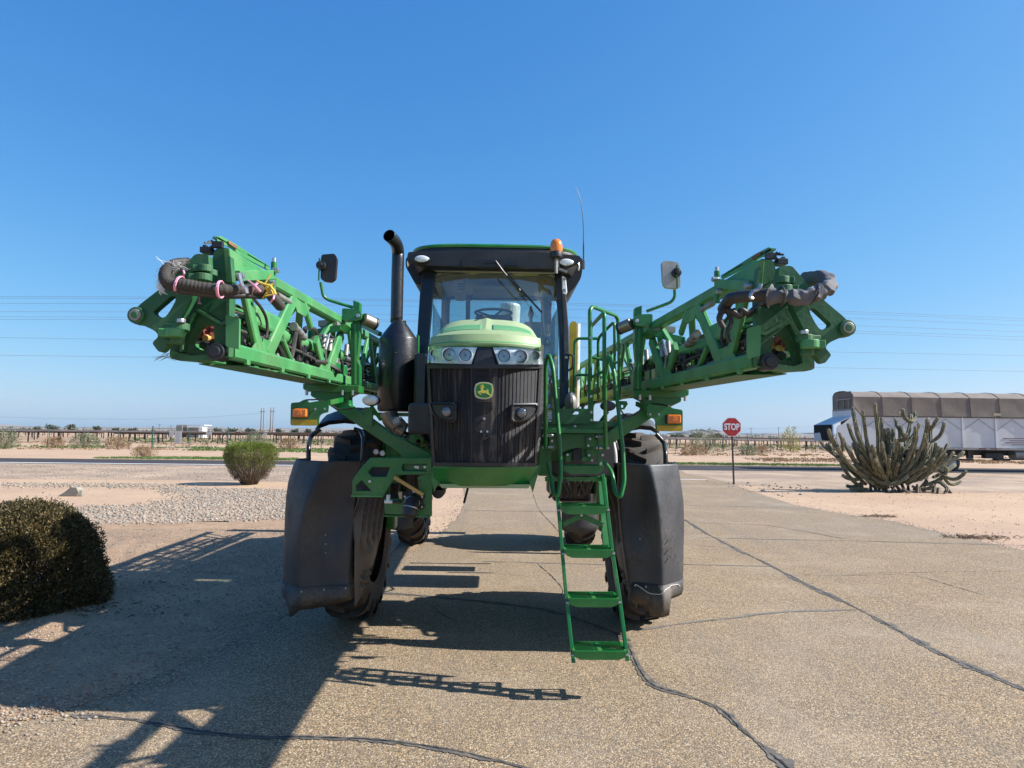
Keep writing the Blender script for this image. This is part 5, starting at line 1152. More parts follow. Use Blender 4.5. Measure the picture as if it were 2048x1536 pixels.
# vertical ribs, each a raised bar on the face
for x in list(range(190, 550, 33))+list(range(790, 1150, 33)):
    top_y, bot_y = 520, 1350
    w4 = 3.5 if (x//33) % 3 else 8; m = patch(c4, ((x, top_y), (x+w4, top_y), (x+w4+(662-x)*0.06, bot_y), (x+(662-x)*0.06, bot_y)), 1, 18, 0.003, 0.01); wb(m, 'rib', 'grille', GR_)
m = patch(c4, ((618, 300), (712, 300), (770, 520), (552, 520)), 8, 8, 0.016, 0.02); wb(m, 'centre_panel', 'plastic', GR_, smooth=True)
m = patch(c4, ((552, 520), (770, 520), (757, 1370), (552, 1370)), 8, 30, 0.014, 0.02); wb(m, 'centre_panel', 'grille', GR_, smooth=True)
for k in range(9):
    y = 552+k*11; m = patch(c4, ((595, y), (735, y), (735, y+4), (595, y+4)), 5, 1, 0.018, 0.008); wb(m, 'slat', 'plastic', GR_)
for k in range(9):
    y = 815+k*9; m = patch(c4, ((595, y), (735, y), (735, y+4), (595, y+4)), 5, 1, 0.018, 0.008); wb(m, 'slat', 'plastic', GR_)
for c in (((150, 484), (1177, 484), (1177, 520), (150, 520)), ((205, 1358), (1125, 1362), (1120, 1395), (208, 1392)), ((600, 296), (728, 296), (728, 312), (600, 312))):
    m = patch(c4, c, 40, 2, 0.020, 0.03); wb(m, 'frame_bar', 'plastic', GR_, smooth=True)
for c in (((150, 500), (172, 500), (225, 1370), (205, 1370)), ((1152, 500), (1177, 500), (1128, 1370), (1108, 1370)), ((540, 500), (556, 500), (556, 1365), (540, 1365)), ((764, 500), (780, 500), (772, 1365), (758, 1365))):
    m = patch(c4, c, 2, 30, 0.012, 0.02); wb(m, 'frame_bar', 'plastic', GR_, smooth=True)
for x, y, rr_ in ((661, 967, 0.007), (633, 1082, 0.006), (688, 1082, 0.006)): q = S(*c4(x, y), 0.02); m = MB(); m.cyl(q, q+Vector((0, 0.01, 0)), rr_*1.3, seg=10); wb(m, 'bolt', 'steel', GR_)
q = S(*c4(660, 1130), 0.02); m = MB(); m.bar(q+Vector((0, 0, 0.03)), q-Vector((0, 0, 0.02)), 0.012, 0.02); m.bar(q-Vector((0, 0, 0.02)), q+Vector((0.04, 0, 0.01)), 0.01, 0.01); wb(m, 'latch', 'plastic', GR_)
# headlights
def headlight(side):
    if side < 0: quad = ((163, 322), (597, 332), (545, 481), (155, 470)); L = [(217, 388, 40), (350, 398, 68), (493, 402, 66)]
    else: quad = ((738, 334), (1167, 326), (1182, 484), (792, 484)); L = [(838, 410, 66), (985, 416, 68), (1120, 405, 42)]
    hp = we('headlight', S(*c4((quad[0][0]+quad[2][0])/2, 400)))
    big = tuple((x+(-8 if i in (0, 3) else 8), y+(-9 if i < 2 else 9)) for i, (x, y) in enumerate(quad))
    m = patch(c4, big, 14, 4, 0.010, 0.03); wb(m, 'housing', 'plastic', hp, smooth=True)
    m = patch(c4, quad, 16, 5, 0.014, 0.01); wb(m, 'reflector', 'lampgrey', hp, smooth=True)
    m = patch(c4, quad, 16, 5, 0.046, 0.003); wb(m, 'cover', 'lens', hp, smooth=True)
    for i, (x, y, r_) in enumerate(L):
        c = S(*c4(x, y), 0.022); R_ = r_/4.452/FPX*c.y; big_ = r_ > 50
        ax = Vector((0, 1, 0)); pr = [(1.0, 0), (0.97, -0.012), (0.86, -0.012), (0.82, 0.0), (0.70, 0.012), (0.45, 0.026), (0.18, 0.034), (0.02, 0.034)]
        m = MB(); sg = 28; n = len(pr); vs = []
        for k in range(sg):
            t = 2*PI*k/sg; vs += [c+Vector((math.cos(t)*R_*a, b, math.sin(t)*R_*a)) for a, b in pr]
        m.add(vs, [(k*n+j, k*n+j+1, ((k+1) % sg)*n+j+1, ((k+1) % sg)*n+j) for k in range(sg) for j in range(n-1)]); wb(m, 'lamp_bowl', 'bowl', hp, smooth=True)
        m = MB(); m.tube([c+Vector((math.cos(t_)*R_*0.78, -0.008, math.sin(t_)*R_*0.78)) for t_ in np.linspace(0, 2*PI, 24)[:-1]], R_*0.05, 6, closed=True); wb(m, 'ring', 'plastic', hp, smooth=True)
        if big_: m = MB(); m.ball(c+Vector((0, 0.0, 0)), R_*0.17, 10, 6); wb(m, 'bulb', 'steel_dull', hp, smooth=True)
        if big_ :
            for k in (-2, -1, 0, 1, 2) if i in ((2,) if side < 0 else (0,)) else (): m = MB(); m.box(c+Vector((k*R_*0.22, -0.004, 0)), (R_*0.05, 0.004, R_*math.sqrt(max(0, 1.1-(k*0.3)**2)))); wb(m, 'flute', 'lampgrey', hp)
headlight(-1); headlight(1)
def foglight(side):
    if side < 0: poly = [(160, 822), (385, 822), (415, 845), (413, 975), (385, 1000), (330, 996), (235, 965), (185, 905)]; c_ = (325, 905, 44)
    else: poly = [(912, 832), (1135, 828), (1158, 850), (1140, 915), (1085, 965), (985, 998), (915, 1002), (893, 975), (898, 860)]; c_ = (995, 915, 46)
    c = S(*c4(c_[0], c_[1]), 0.05); pod = we('fog_lamp', c)
    cen = Vector((sum(p[0] for p in poly)/len(poly), sum(p[1] for p in poly)/len(poly), 0))
    m = MB(); rim = [S(*c4(*p), 0.045) for p in poly]; bk = [S(*c4(*p), -0.01) for p in poly]; inn = [S(*c4(cen.x+(p[0]-cen.x)*0.88, cen.y+(p[1]-cen.y)*0.86), 0.052) for p in poly]; dp = [S(*c4(cen.x+(p[0]-cen.x)*0.8, cen.y+(p[1]-cen.y)*0.76), 0.036) for p in poly]; n = len(poly)
    m.add(bk+rim+inn+dp, [(k*n+i, k*n+(i+1) % n, (k+1)*n+(i+1) % n, (k+1)*n+i) for k in range(3) for i in range(n)]+[tuple(range(3*n, 4*n))]); wb(m, 'pod', 'plastic', pod, smooth=True)
    R_ = c_[2]/4.452/FPX*c.y; m = MB(); m.cyl(c+Vector((0, -0.008, 0)), c+Vector((0, 0.03, 0)), R_*1.12, seg=24); wb(m, 'bezel', 'black', pod, bevel=0.003)
    m = MB(); m.ball(c+Vector((0, -0.006, 0)), R_*0.92, 18, 9, (1, 0.3, 1)); wb(m, 'lens', 'lampglass', pod, smooth=True)
foglight(-1); foglight(1)
# badge: rounded shield outline, border and leaping deer
BD = we('badge', S(*cE(870, 800), 0.03))
bc = S(*cE(870, 800), 0.034); ks = bc.y/FPX/30.72
def eb(x, y, off): return bc+Vector(((x-870)*ks, -off, -(y-805)*ks))
def arcs(k):
    pts = [(385, 440), (600, 345), (860, 315), (1120, 345), (1325, 435), (1385, 600), (1400, 800), (1375, 1000), (1310, 1175), (1100, 1275), (870, 1300), (620, 1270), (395, 1175), (325, 980), (305, 800), (330, 600)]
    return [(870+(x-870)*k, 805+(y-805)*k) for x, y in pts]
for k, y, mat, nm in ((1.09, 0.0, 'steel', 'badge_rim'), (1.0, 0.004, 'emb_yellow', 'badge_border'), (0.90, 0.006, 'emb_green', 'badge_field')):
    m = MB(); m.slab([smoothpath([eb(*p, y) for p in arcs(k)]+[eb(*arcs(k)[0], y)], 3)[:-1]], (0, 0.006, 0)); wb(m, nm, mat, BD)
deer = [(610, 650), (700, 615), (735, 560), (680, 555), (600, 585), (595, 565), (690, 520), (620, 510), (590, 495), (600, 485), (700, 505), (670, 470), (690, 450), (750, 500), (760, 430), (790, 425), (835, 490), (830, 590), (890, 575), (905, 590), (830, 650), (800, 690), (815, 780), (870, 800), (1050, 795), (1030, 710), (1065, 700), (1140, 800), (1135, 860), (1170, 980), (1260, 1040), (1300, 1080), (1340, 1070), (1320, 1130), (1250, 1160),
        (1200, 1095), (1080, 1040), (960, 950), (880, 975), (740, 970), (640, 930), (545, 905), (640, 985), (700, 1040), (700, 1085), (650, 1070), (530, 980), (470, 895), (490, 865), (640, 835), (680, 740), (690, 680), (630, 680)]
m = MB(); m.slab([[eb(x, y, 0.009) for x, y in deer]], (0, 0.004, 0)); wb(m, 'leaping_deer', 'emb_yellow', BD)
# lower green nose panel
m = MB()
def nose_(u, v):
    py = 932+41*v; l = 866+(2*v); r_ = 1076-8*v+0*v; p = S(l+(r_-l)*u, py+2*math.sin(u*PI)*(1-v), 0.012); p.y += 0.10*v; return p
m.grid(nose_, 30, 8)
m.add([nose_(u/20, 1) for u in range(21)]+[nose_(u/20, 1)+Vector((0, 0.5, 0.0)) for u in range(21)], [(i, i+1, 22+i, 21+i) for i in range(20)])
wb(m, 'nose_panel', 'green', smooth=True, solid=0.006)
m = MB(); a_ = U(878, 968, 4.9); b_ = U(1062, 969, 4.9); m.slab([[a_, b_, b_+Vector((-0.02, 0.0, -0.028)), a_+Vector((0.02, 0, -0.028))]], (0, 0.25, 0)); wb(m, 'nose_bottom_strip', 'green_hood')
m = MB(); m.slab([[U(*p, 4.95) for p in ((863, 935), (872, 935), (880, 960), (868, 984), (863, 960))]], (0, 0.02, 0)); wb(m, 'nose_bracket', 'green')
m = MB(); m.slab([[U(*p, 4.95) for p in ((1070, 930), (1082, 930), (1072, 962), (1066, 984), (1058, 965))]], (0, 0.02, 0)); wb(m, 'nose_bracket', 'green')
m = MB(); a_ = U(876, 985, 5.6); m.cyl(a_, a_+Vector((0, 0.2, 0)), 0.05, seg=16); m.box(a_+Vector((0, 0.1, 0.08)), (0.12, 0.2, 0.12)); wb(m, 'front_pulley', 'plastic')

# ---------------- cab
CY = 7.35
CAB = we('cab', (0, 8.2, 2.8))
def rf(px, py, Y=CY): return U(px, py, Y)
# roof: green shell over a dark visor
xa, xb = U(818, 500, CY-0.1).x, U(1161, 505, CY-0.1).x; xm_ = (xa+xb)/2; rw = (xb-xa)/2
zt0 = U(990, 495, CY).z; 
def roof(u, v, scale=1.0, zoff=0.0):
    a = u*2*PI; ca, sa = math.cos(a), math.sin(a); e = 0.38
    x = math.copysign(abs(ca)**e, ca); y = math.copysign(abs(sa)**e, sa)
    return Vector((xm_+x*rw*scale, CY+0.82+y*0.95*scale, zoff))
m = MB(); rings = [(1.025, -0.055), (1.03, -0.035), (1.02, -0.018), (0.98, -0.004), (0.80, 0.004), (0.4, 0.012), (0.01, 0.012)]; nu = 64; vs = []
for s_, z in rings: vs += [roof(k/nu, 0, s_, zt0+z+0.012*(1-abs(math.cos(2*PI*k/nu)))) for k in range(nu)]
m.add(vs, [(j*nu+k, j*nu+(k+1) % nu, (j+1)*nu+(k+1) % nu, (j+1)*nu+k) for j in range(len(rings)-1) for k in range(nu)]); wb(m, 'roof', 'green', CAB, smooth=True)
m = MB(); rings = [(1.02, -0.052), (1.03, -0.10), (1.015, -0.17), (0.965, -0.24), (0.88, -0.265), (0.80, -0.27)]; vs = []
for s_, z in rings: vs += [roof(k/nu, 0, s_, zt0+z-(0.13*max(0, abs(math.cos(2*PI*k/nu))-0.6) if z < -0.2 else 0)) for k in range(nu)]
m.add(vs, [(j*nu+k, j*nu+(k+1) % nu, (j+1)*nu+(k+1) % nu, (j+1)*nu+k) for j in range(len(rings)-1) for k in range(nu)]); wb(m, 'roof_underside', 'roofplastic', CAB, smooth=True)
# hanging corner lobes of the visor
for pl, Y in (([(375, 300), (460, 330), (540, 360), (520, 440), (490, 535), (450, 520), (400, 430), (372, 380)], CY+0.15), ([(1822, 300), (1740, 330), (1640, 370), (1660, 470), (1700, 600), (1755, 560), (1810, 480), (1824, 400)], CY+0.15)):
    m = MB(); L = rounded([rf(*c3(*p), Y) for p in pl], 0.04); m.slab([L], (0, 1.1, 0)); wb(m, 'roof_side_lobe', 'roofplastic', CAB, bevel=0.02)
m = pxslab(c3, [[(395, 262), (780, 248), (815, 262), (1385, 270), (1400, 258), (1800, 292), (1815, 330), (1640, 400), (560, 372), (380, 330)]], CY-0.16, 0.14, 0.02); wb(m, 'visor', 'roofplastic', CAB, bevel=0.012)
m = pxslab(c3, [[(830, 325), (1340, 325), (1330, 385), (840, 378)]], CY-0.185, 0.05, 0.01); wb(m, 'visor_recess', 'plastic', CAB, bevel=0.006)
for x0_, x1_, y0_, y1_ in ((1025, 1150, 330, 350), (1200, 1290, 345, 372)): m = pxslab(c3, [[(x0_, y0_), (x1_, y0_), (x1_, y1_), (x0_, y1_)]], CY-0.20, 0.03); wb(m, 'visor_vent', 'black', CAB)
m = MB(); a_, b_ = rf(*c3(1040, 214), CY+0.2), rf(*c3(1150, 218), CY+0.2); m.bar(a_, b_, 0.08, 0.015); m.bar(a_, a_-Vector((0, 0, 0.05)), 0.02, 0.02); m.bar(b_, b_-Vector((0, 0, 0.05)), 0.02, 0.02); wb(m, 'roof_bracket', 'green', CAB)
for x, y in ((507, 323), (1690, 350)):
    c = rf(*c3(x, y), CY-0.19); lp = we('roof_lamp', c)
    m = MB(); m.ball(c, 0.088, 20, 10, (1, 0.35, 0.52)); wb(m, 'bezel', 'black', lp, smooth=True); m = MB(); m.ball(c+Vector((0, -0.026, 0)), 0.074, 20, 10, (1, 0.14, 0.5)); wb(m, 'lens', 'bowl', lp, smooth=True)
for x, y in ((397, 350), (1790, 380)): c = rf(*c3(x, y), CY-0.08); m = MB(); m.ball(c, 0.055, 12, 8, (0.3, 0.6, 0.95)); wb(m, 'side_marker_lamp', 'chrome', CAB, smooth=True)
# pillars
def pillar(pts, Y0, Y1, mat='black', th=0.12, name='pillar'):
    L = [rf(*c3(*p), Y0+(Y1-Y0)*(p[1]-380)/1150) for p in pts]; m = MB(); n = len(L); vs = L+[p+Vector((0, th, 0)) for p in L]
    m.add(vs, [tuple(range(n)), tuple(range(n, 2*n))]+[(i, (i+1) % n, n+(i+1) % n, n+i) for i in range(n)]); return wb(m, name, mat, CAB, bevel=0.008)
pillar([(520, 375), (620, 385), (600, 560), (570, 900), (550, 1300), (550, 1700), (455, 1700), (455, 1200), (470, 900), (490, 600)], CY+0.05, CY-0.15)
pillar([(1590, 400), (1648, 415), (1690, 700), (1708, 1060), (1710, 1500), (1640, 1560), (1640, 1200), (1628, 800), (1610, 560)], CY+0.05, CY-0.15)
pillar([(1652, 600), (1688, 600), (1712, 900), (1716, 1100), (1706, 1280), (1672, 1330), (1668, 1100), (1664, 800)], CY-0.02, CY-0.18, 'shield', 0.04, 'pillar_trim')
pillar([(1656, 460), (1686, 468), (1698, 590), (1690, 612), (1664, 610), (1656, 560)], CY-0.03, CY-0.14, 'lampgrey', 0.03, 'hinge_plate')
for x, y in ((1676, 480), (1672, 575), (1690, 1125)): c = rf(*c3(x, y), CY-0.17); m = MB(); m.cyl(c, c+Vector((0, 0.02, 0)), 0.018, seg=12); wb(m, 'hinge_bolt', 'steel_dull', CAB)
m = MB(); m.tube(bend([rf(*c3(*p), CY-0.16) for p in ((1690, 1095), (1748, 1110), (1742, 1215), (1700, 1235))], 0.03), 0.012, 8); wb(m, 'door_handle', 'plastic', CAB, smooth=True)
m = pxslab(c3, [[(560, 372), (1650, 395), (1645, 425), (600, 410)]], CY-0.06, 0.2, 0.005); wb(m, 'header', 'black', CAB)
# windshield with slightly curved glass
def ws(u, v):
    tl, tr, br, bl = (615, 412), (1580, 432), (1640, 1560), (548, 1560); x = (tl[0]*(1-u)+tr[0]*u)*(1-v)+(bl[0]*(1-u)+br[0]*u)*v; y = tl[1]*(1-v)+bl[1]*v
    return rf(*c3(x, y), CY+0.10-0.20*v-0.10*math.sin(u*PI))
m = MB(); m.grid(ws, 16, 10); wb(m, 'windshield', 'dusty_glass', CAB, smooth=True)
# pale sealing border round the glass
for pl in ([(612, 412), (1590, 432), (1590, 440), (620, 420)],): m = pxslab(c3, [pl], CY-0.02, 0.02); wb(m, 'glass_seal', 'cabin', CAB)
# interior box: ceiling, rear wall with window, side windows
x_l, x_r = rf(*c3(600, 700), CY+0.1).x, rf(*c3(1625, 700), CY+0.1).x; zc_ = U(990, 541, CY).z+0.03; YB = CY+1.65
m = MB(); m.grid(lambda u, v: Vector((x_l+(x_r-x_l)*u, CY+0.08+(YB-CY-0.08)*v, zc_-0.02+0.055*v-0.05*(abs(u*2-1)**4))), 12, 10); wb(m, 'headliner', 'cabin', CAB, smooth=True, solid=0.03)
m = MB(); c_ = Vector(((x_l+x_r)/2, CY+0.75, zc_-0.10)); m.box(c_, (0.55, 0.45, 0.05)); wb(m, 'roof_hatch', 'cabin', CAB, bevel=0.02)
m = MB(); m.box((x_l+0.26, CY+0.55, zc_-0.14), (0.12, 0.5, 0.16)); wb(m, 'roof_console', 'cabin', CAB, bevel=0.02)
for k in range(3): m = MB(); m.box((x_l+0.30, CY+0.295, zc_-0.12-0.03*k), (0.07, 0.01, 0.012)); wb(m, 'vent_slat', 'cabdark', CAB)
rz0, rz1 = 2.0, zc_-0.25
RL, RR_, RT_, RB = U(*c3(735, 640), YB).x, U(*c3(1485, 640), YB).x, min(U(*c3(1100, 628), YB).z, zc_+0.0), 2.25
outer = [Vector((x_l-0.02, YB, rz0)), Vector((x_r+0.02, YB, rz0)), Vector((x_r+0.02, YB, zc_+0.10)), Vector((x_l-0.02, YB, zc_+0.10))]
hole = rounded([Vector((RL, YB, RB)), Vector((RR_, YB, RB)), Vector((RR_, YB, RT_)), Vector((RL, YB, RT_))], 0.09)
m = MB(); m.slab([outer, hole], (0, 0.05, 0)); wb(m, 'rear_wall', 'cabin', CAB)
m = MB(); m.slab([[Vector((RL-0.01, YB+0.02, RB)), Vector((RR_+0.01, YB+0.02, RB)), Vector((RR_+0.01, YB+0.02, RT_+0.01)), Vector((RL-0.01, YB+0.02, RT_+0.01))]], (0, 0.004, 0)); wb(m, 'rear_window', 'glass', CAB)
for x in (x_l, x_r):
    for y0_, y1_ in ((YB-0.16, YB),): m = MB(); m.box((x, (y0_+y1_)/2, (rz0+zc_)/2), (0.06, y1_-y0_, zc_-rz0)); wb(m, 'rear_pillar', 'cabin', CAB)
    m = MB(); m.box((x, (CY+YB)/2, 1.98), (0.06, YB-CY, 0.25)); wb(m, 'side_sill', 'black', CAB)
    m = MB(); m.box((x, (CY+YB)/2, zc_-0.03), (0.07, YB-CY-0.1, 0.08)); wb(m, 'side_header', 'black', CAB)
    m = MB(); m.box((x, (CY+YB)/2+0.02, 2.75), (0.006, YB-CY-0.2, 1.25)); wb(m, 'side_window', 'glass', CAB)
m = MB(); m.box(((x_l+x_r)/2, (CY+YB)/2, 1.90), (x_r-x_l, YB-CY, 0.06)); wb(m, 'cab_floor', 'cabdark', CAB)
for x in (895, 1335): c = U(*c3(x, 640), YB-0.03); m = MB(); m.cyl(c, c+Vector((0, 0.05, 0)), 0.035, seg=12); wb(m, 'window_latch', 'cabdark', CAB)
m = MB(); c = U(*c3(885, 740), YB+0.4); m.box(c, (0.06, 0.06, 0.9)); wb(m, 'rear_post', 'cabdark', CAB)
m = MB(); c = U(*c3(1215, 730), YB+0.8); m.cyl(c-Vector((0, 0, .5)), c+Vector((0.03, 0, 0.08)), 0.15, seg=20); wb(m, 'white_rear_canister', 'lampgrey', CAB, bevel=0.04)
# seat, steering wheel, console
m = MB(); c = U(*c3(1095, 900), CY+1.15); m.box(c+Vector((0, 0.12, -0.1)), (0.48, 0.14, 0.62)); m.box(c+Vector((0, -0.12, -0.42)), (0.5, 0.5, 0.14)); wb(m, 'operator_seat', 'cabdark', CAB, bevel=0.05)
c = U(*c3(1093, 760), CY+0.42); ra = 0.208; tl_ = Matrix.Rotation(R(-68), 3, 'X'); tl_ = Matrix.Rotation(R(22), 3, 'X')
SWH = we('steering_wheel', c); ring = [c+tl_ @ Vector((math.cos(t)*ra, math.sin(t)*ra, 0)) for t in np.linspace(0, 2*PI, 36)[:-1]]
m = MB(); m.tube(ring, 0.015, 8, closed=True); wb(m, 'rim', 'cabdark', SWH, smooth=True)
for t in (R(60), R(180+80), R(-20+180)): m = MB(); m.tube([c+tl_ @ Vector((math.cos(t)*ra, math.sin(t)*ra, 0)), c+tl_ @ Vector((0, 0, -0.05))], 0.012, 6); wb(m, 'spoke', 'cabdark', SWH)
m = MB(); m.cyl(c+Vector((0, 0, -0.05)), c+Vector((0, 0.1, -0.6)), 0.045, 0.07, 12); wb(m, 'column', 'cabdark', SWH)
m = MB(); c = U(*c3(1400, 770), CY+0.8); m.tube([c+Vector((0, 0, -0.3)), c+Vector((0, 0, -0.06)), c, c+Vector((0, 0, 0.06)), c+Vector((0, 0, 0.10))], [0.03, 0.02, 0.04, 0.02, 0.012], 10); m.box(c+Vector((0.02, 0, -0.20)), (0.2, 0.3, 0.16)); wb(m, 'joystick_console', 'cabdark', CAB, bevel=0.01)
m = MB(); c = U(*c3(1540, 760), CY+0.5); m.box(c, (0.07, 0.2, 0.26)); wb(m, 'corner_monitor', 'cabdark', CAB, bevel=0.01)
m = MB(); c = U(*c3(1505, 490), CY+0.3); m.ball(c, 0.07, 14, 9, (1, 0.3, 1)); m.cyl(c, c+Vector((0, 0, -0.14)), 0.02, seg=8); wb(m, 'cabin_fan', 'ochre', CAB, smooth=True)
# crumpled clear plastic behind the glass at the lower right corner
m = MB(); 
def bag(u, v): x = 1490+95*u*(0.4+0.6*v)+40*(1-v)*0.6; y = 915+420*v; return rf(*c3(x+6*math.sin(v*9), y), CY-0.02+0.03*math.sin(u*17+v*11)+0.025*math.sin(v*23))
m.grid(bag, 14, 24); wb(m, 'clear_plastic_sheet', 'lens', CAB, smooth=True)
# wiper
WP = we('wiper', rf(*c3(1130, 350), CY-0.22))
m = MB(); m.tube([rf(*c3(*p), CY-0.22+0.1*(p[1]-340)/400) for p in ((1110, 335), (1180, 430), (1360, 630))], 0.010, 6); wb(m, 'arm', 'plastic', WP)
m = MB(); m.bar(rf(*c3(1190, 430), CY-0.02), rf(*c3(1490, 758), CY-0.10), 0.014, 0.02); wb(m, 'blade', 'black', WP)
# beacon and its bracket
BC = we('beacon', rf(*c3(1608, 250), CY-0.25)); c = rf(*c3(1608, 225), CY-0.25)
m = MB(); pr = [(0.066, -0.03), (0.068, 0.0), (0.066, 0.05), (0.055, 0.085), (0.035, 0.105), (0.0, 0.112)]; m.tube([c+Vector((0, 0, z-0.02)) for r_, z in pr], [max(0.002, r_) for r_, z in pr], 20); wb(m, 'amber_dome', 'orange', BC, smooth=True)
m = MB(); m.tube([c+Vector((0, 0, -0.12)), c+Vector((0, 0, -0.105)), c+Vector((0, 0, -0.06)), c+Vector((0, 0, -0.045))], [0.045, 0.062, 0.066, 0.06], 20); wb(m, 'base', 'plastic', BC, smooth=True)
m = MB(); m.cyl(c+Vector((0, 0, -0.28)), c+Vector((0, 0, -0.11)), 0.018, seg=8); m.box(rf(*c3(1655, 412), CY-0.22), (0.12, 0.05, 0.02), Matrix.Rotation(R(20), 3, 'Y')); m.box(rf(*c3(1615, 360), CY-0.23), (0.04, 0.03, 0.14)); wb(m, 'bracket', 'steel_dull', BC)
# antenna
m = MB(); pts = smoothpath([rf(1167, 522, CY+0.5), rf(1167, 480, CY+0.5), rf(1166, 440, CY+0.5), rf(1162, 408, CY+0.5), rf(1156, 385, CY+0.5), rf(1150, 372, CY+0.5)], 4); n = len(pts); m.tube(pts, [0.010 if i < 4 else 0.006-0.003*i/n for i in range(n)], 6); wb(m, 'antenna', 'black', CAB)
m = MB(); c = rf(1166, 528, CY+0.5); m.cyl(c-Vector((0, 0, 0.06)), c+Vector((0, 0, 0.04)), 0.022, seg=10); wb(m, 'antenna_base', 'plastic', CAB)
# yellow post and pale pipe right of the cab
m = pxslab(c3, [[(1735, 828), (1772, 832), (1776, 1100), (1768, 1500), (1716, 1500), (1718, 860)]], 8.3, 0.05, 0.01); wb(m, 'yellow_post', 'yellow', bevel=0.006)
m = MB(); m.tube([U(*c3(1785, 850), 8.4), U(*c3(1776, 1560), 8.4)], 0.03, 8); wb(m, 'pale_pipe', 'white')
m = MB(); m.ball(U(*cP(525, 225), 7.0), 0.13, 14, 10, (0.5, 1, 0.9)); wb(m, 'washer_bottle', 'steel_dull', smooth=True)

# ---------------- exhaust
EY = 6.75; EX = we('exhaust', U(790, 740, EY))
cl, cr_ = U(750, 740, EY).x, U(829, 740, EY).x; mx, mr = (cl+cr_)/2, (cr_-cl)/2; zB, zT, zN = U(790, 822, EY).z, U(790, 672, EY).z, U(790, 643, EY).z
m = MB(); m.tube([(mx, EY+mr, zB), (mx, EY+mr, zB+0.02), (mx, EY+mr, zT-0.01), (mx, EY+mr, zT), (mx+0.0, EY+mr, zN+0.01), (mx+0.0, EY+mr, zN)], [mr*0.95, mr, mr, mr*0.98, mr*0.40, mr*0.36], 40); wb(m, 'muffler', 'black', EX, smooth=True)
px_ = U(793, 560, EY).x; prd = (U(808, 560, EY).x-U(783, 560, EY).x)/2
m = MB(); st = [(793, 645, 0.062), (794, 600, 0.0605), (795, 550, 0.0605), (796, 520, 0.0605), (796, 505, 0.061), (794, 492, 0.061), (789, 482, 0.060), (782, 475, 0.060), (778, 471, 0.060)]
pts = [U(a, b, EY+mr-0.30*max(0, (500-b)/29)) for a, b, _ in st]; m.tube(smoothpath(pts, 4), 0.061, 24, cap=False); wb(m, 'pipe', 'black', EX, smooth=True, solid=0.004)
m = MB(); m.cyl((mx, EY+mr, zN-0.03), (mx, EY+mr, zN+0.04), 0.075, seg=24); wb(m, 'collar', 'black', EX, bevel=0.004)
m = MB(); m.tube([(mx-mr*1.0+0.01, EY+mr*0.9, zT-0.18), (mx, EY-0.01, zT-0.17), (mx+mr, EY+mr*0.9, zT-0.16)], 0.004, 5); wb(m, 'clamp_seam', 'black', EX)
m = MB(); m.box((mx, EY+mr, zB-0.03), (mr*2.1, mr*1.8, 0.03)); wb(m, 'muffler_bracket', 'green', EX)
m = MB(); m.box((U(826, 760, EY+0.2).x+0.03, EY+0.3, (zB+zT)/2), (0.02, 0.12, zT-zB+0.1)); wb(m, 'muffler_strut', 'green', EX)
# steel elbow below, with its round cap
m = MB(); pts = smoothpath([U(*c5(p[0], p[1]), 6.75) for p in ((1310, 385), (1330, 470), (1400, 560), (1500, 620))], 4); m.tube(pts, 0.085, 20); wb(m, 'exhaust_elbow', 'pipe', EX, smooth=True)
c = U(*c5(1412, 498), 6.62); m = MB(); m.cyl(c, c+Vector((0, 0.05, 0)), 0.045, seg=20); wb(m, 'elbow_cap', 'steel', EX, bevel=0.004)
# dark machinery between exhaust and grille
m = MB(); m.box(U(846, 800, 6.9), (0.14, 0.5, 0.9)); wb(m, 'air_box', 'black', bevel=0.03)
m = MB(); m.box(U(845, 838, 6.3), (0.22, 0.4, 0.28)); wb(m, 'side_box', 'cabdark', bevel=0.03)
for k in range(16):
    a_ = U(random.uniform(800, 860), random.uniform(835, 900), random.uniform(6.3, 6.9)); m = MB(); m.tube(smoothpath([a_, a_+Vector((random.uniform(-.1, .1), .1, -.08)), a_+Vector((random.uniform(-.2, .2), .2, -.2))], 4), random.uniform(0.01, 0.025), 6); wb(m, 'engine_hose', random.choice(['hose', 'hose', 'steel_dull', 'green']))
m = MB(); m.cyl(U(*c5(1640, 730), 6.4), U(*c5(1640, 730), 6.4)+Vector((0, 0.2, 0)), 0.07, seg=18); wb(m, 'engine_pulley', 'green_old')
for x, y in ((1155, 865), (1232, 882)): c = U(*c5(x, y), 6.7); m = MB(); m.cyl(c, c+Vector((0, 0.02, 0)), 0.028, seg=10); wb(m, 'pivot_bolt', 'steel', bevel=0.003)

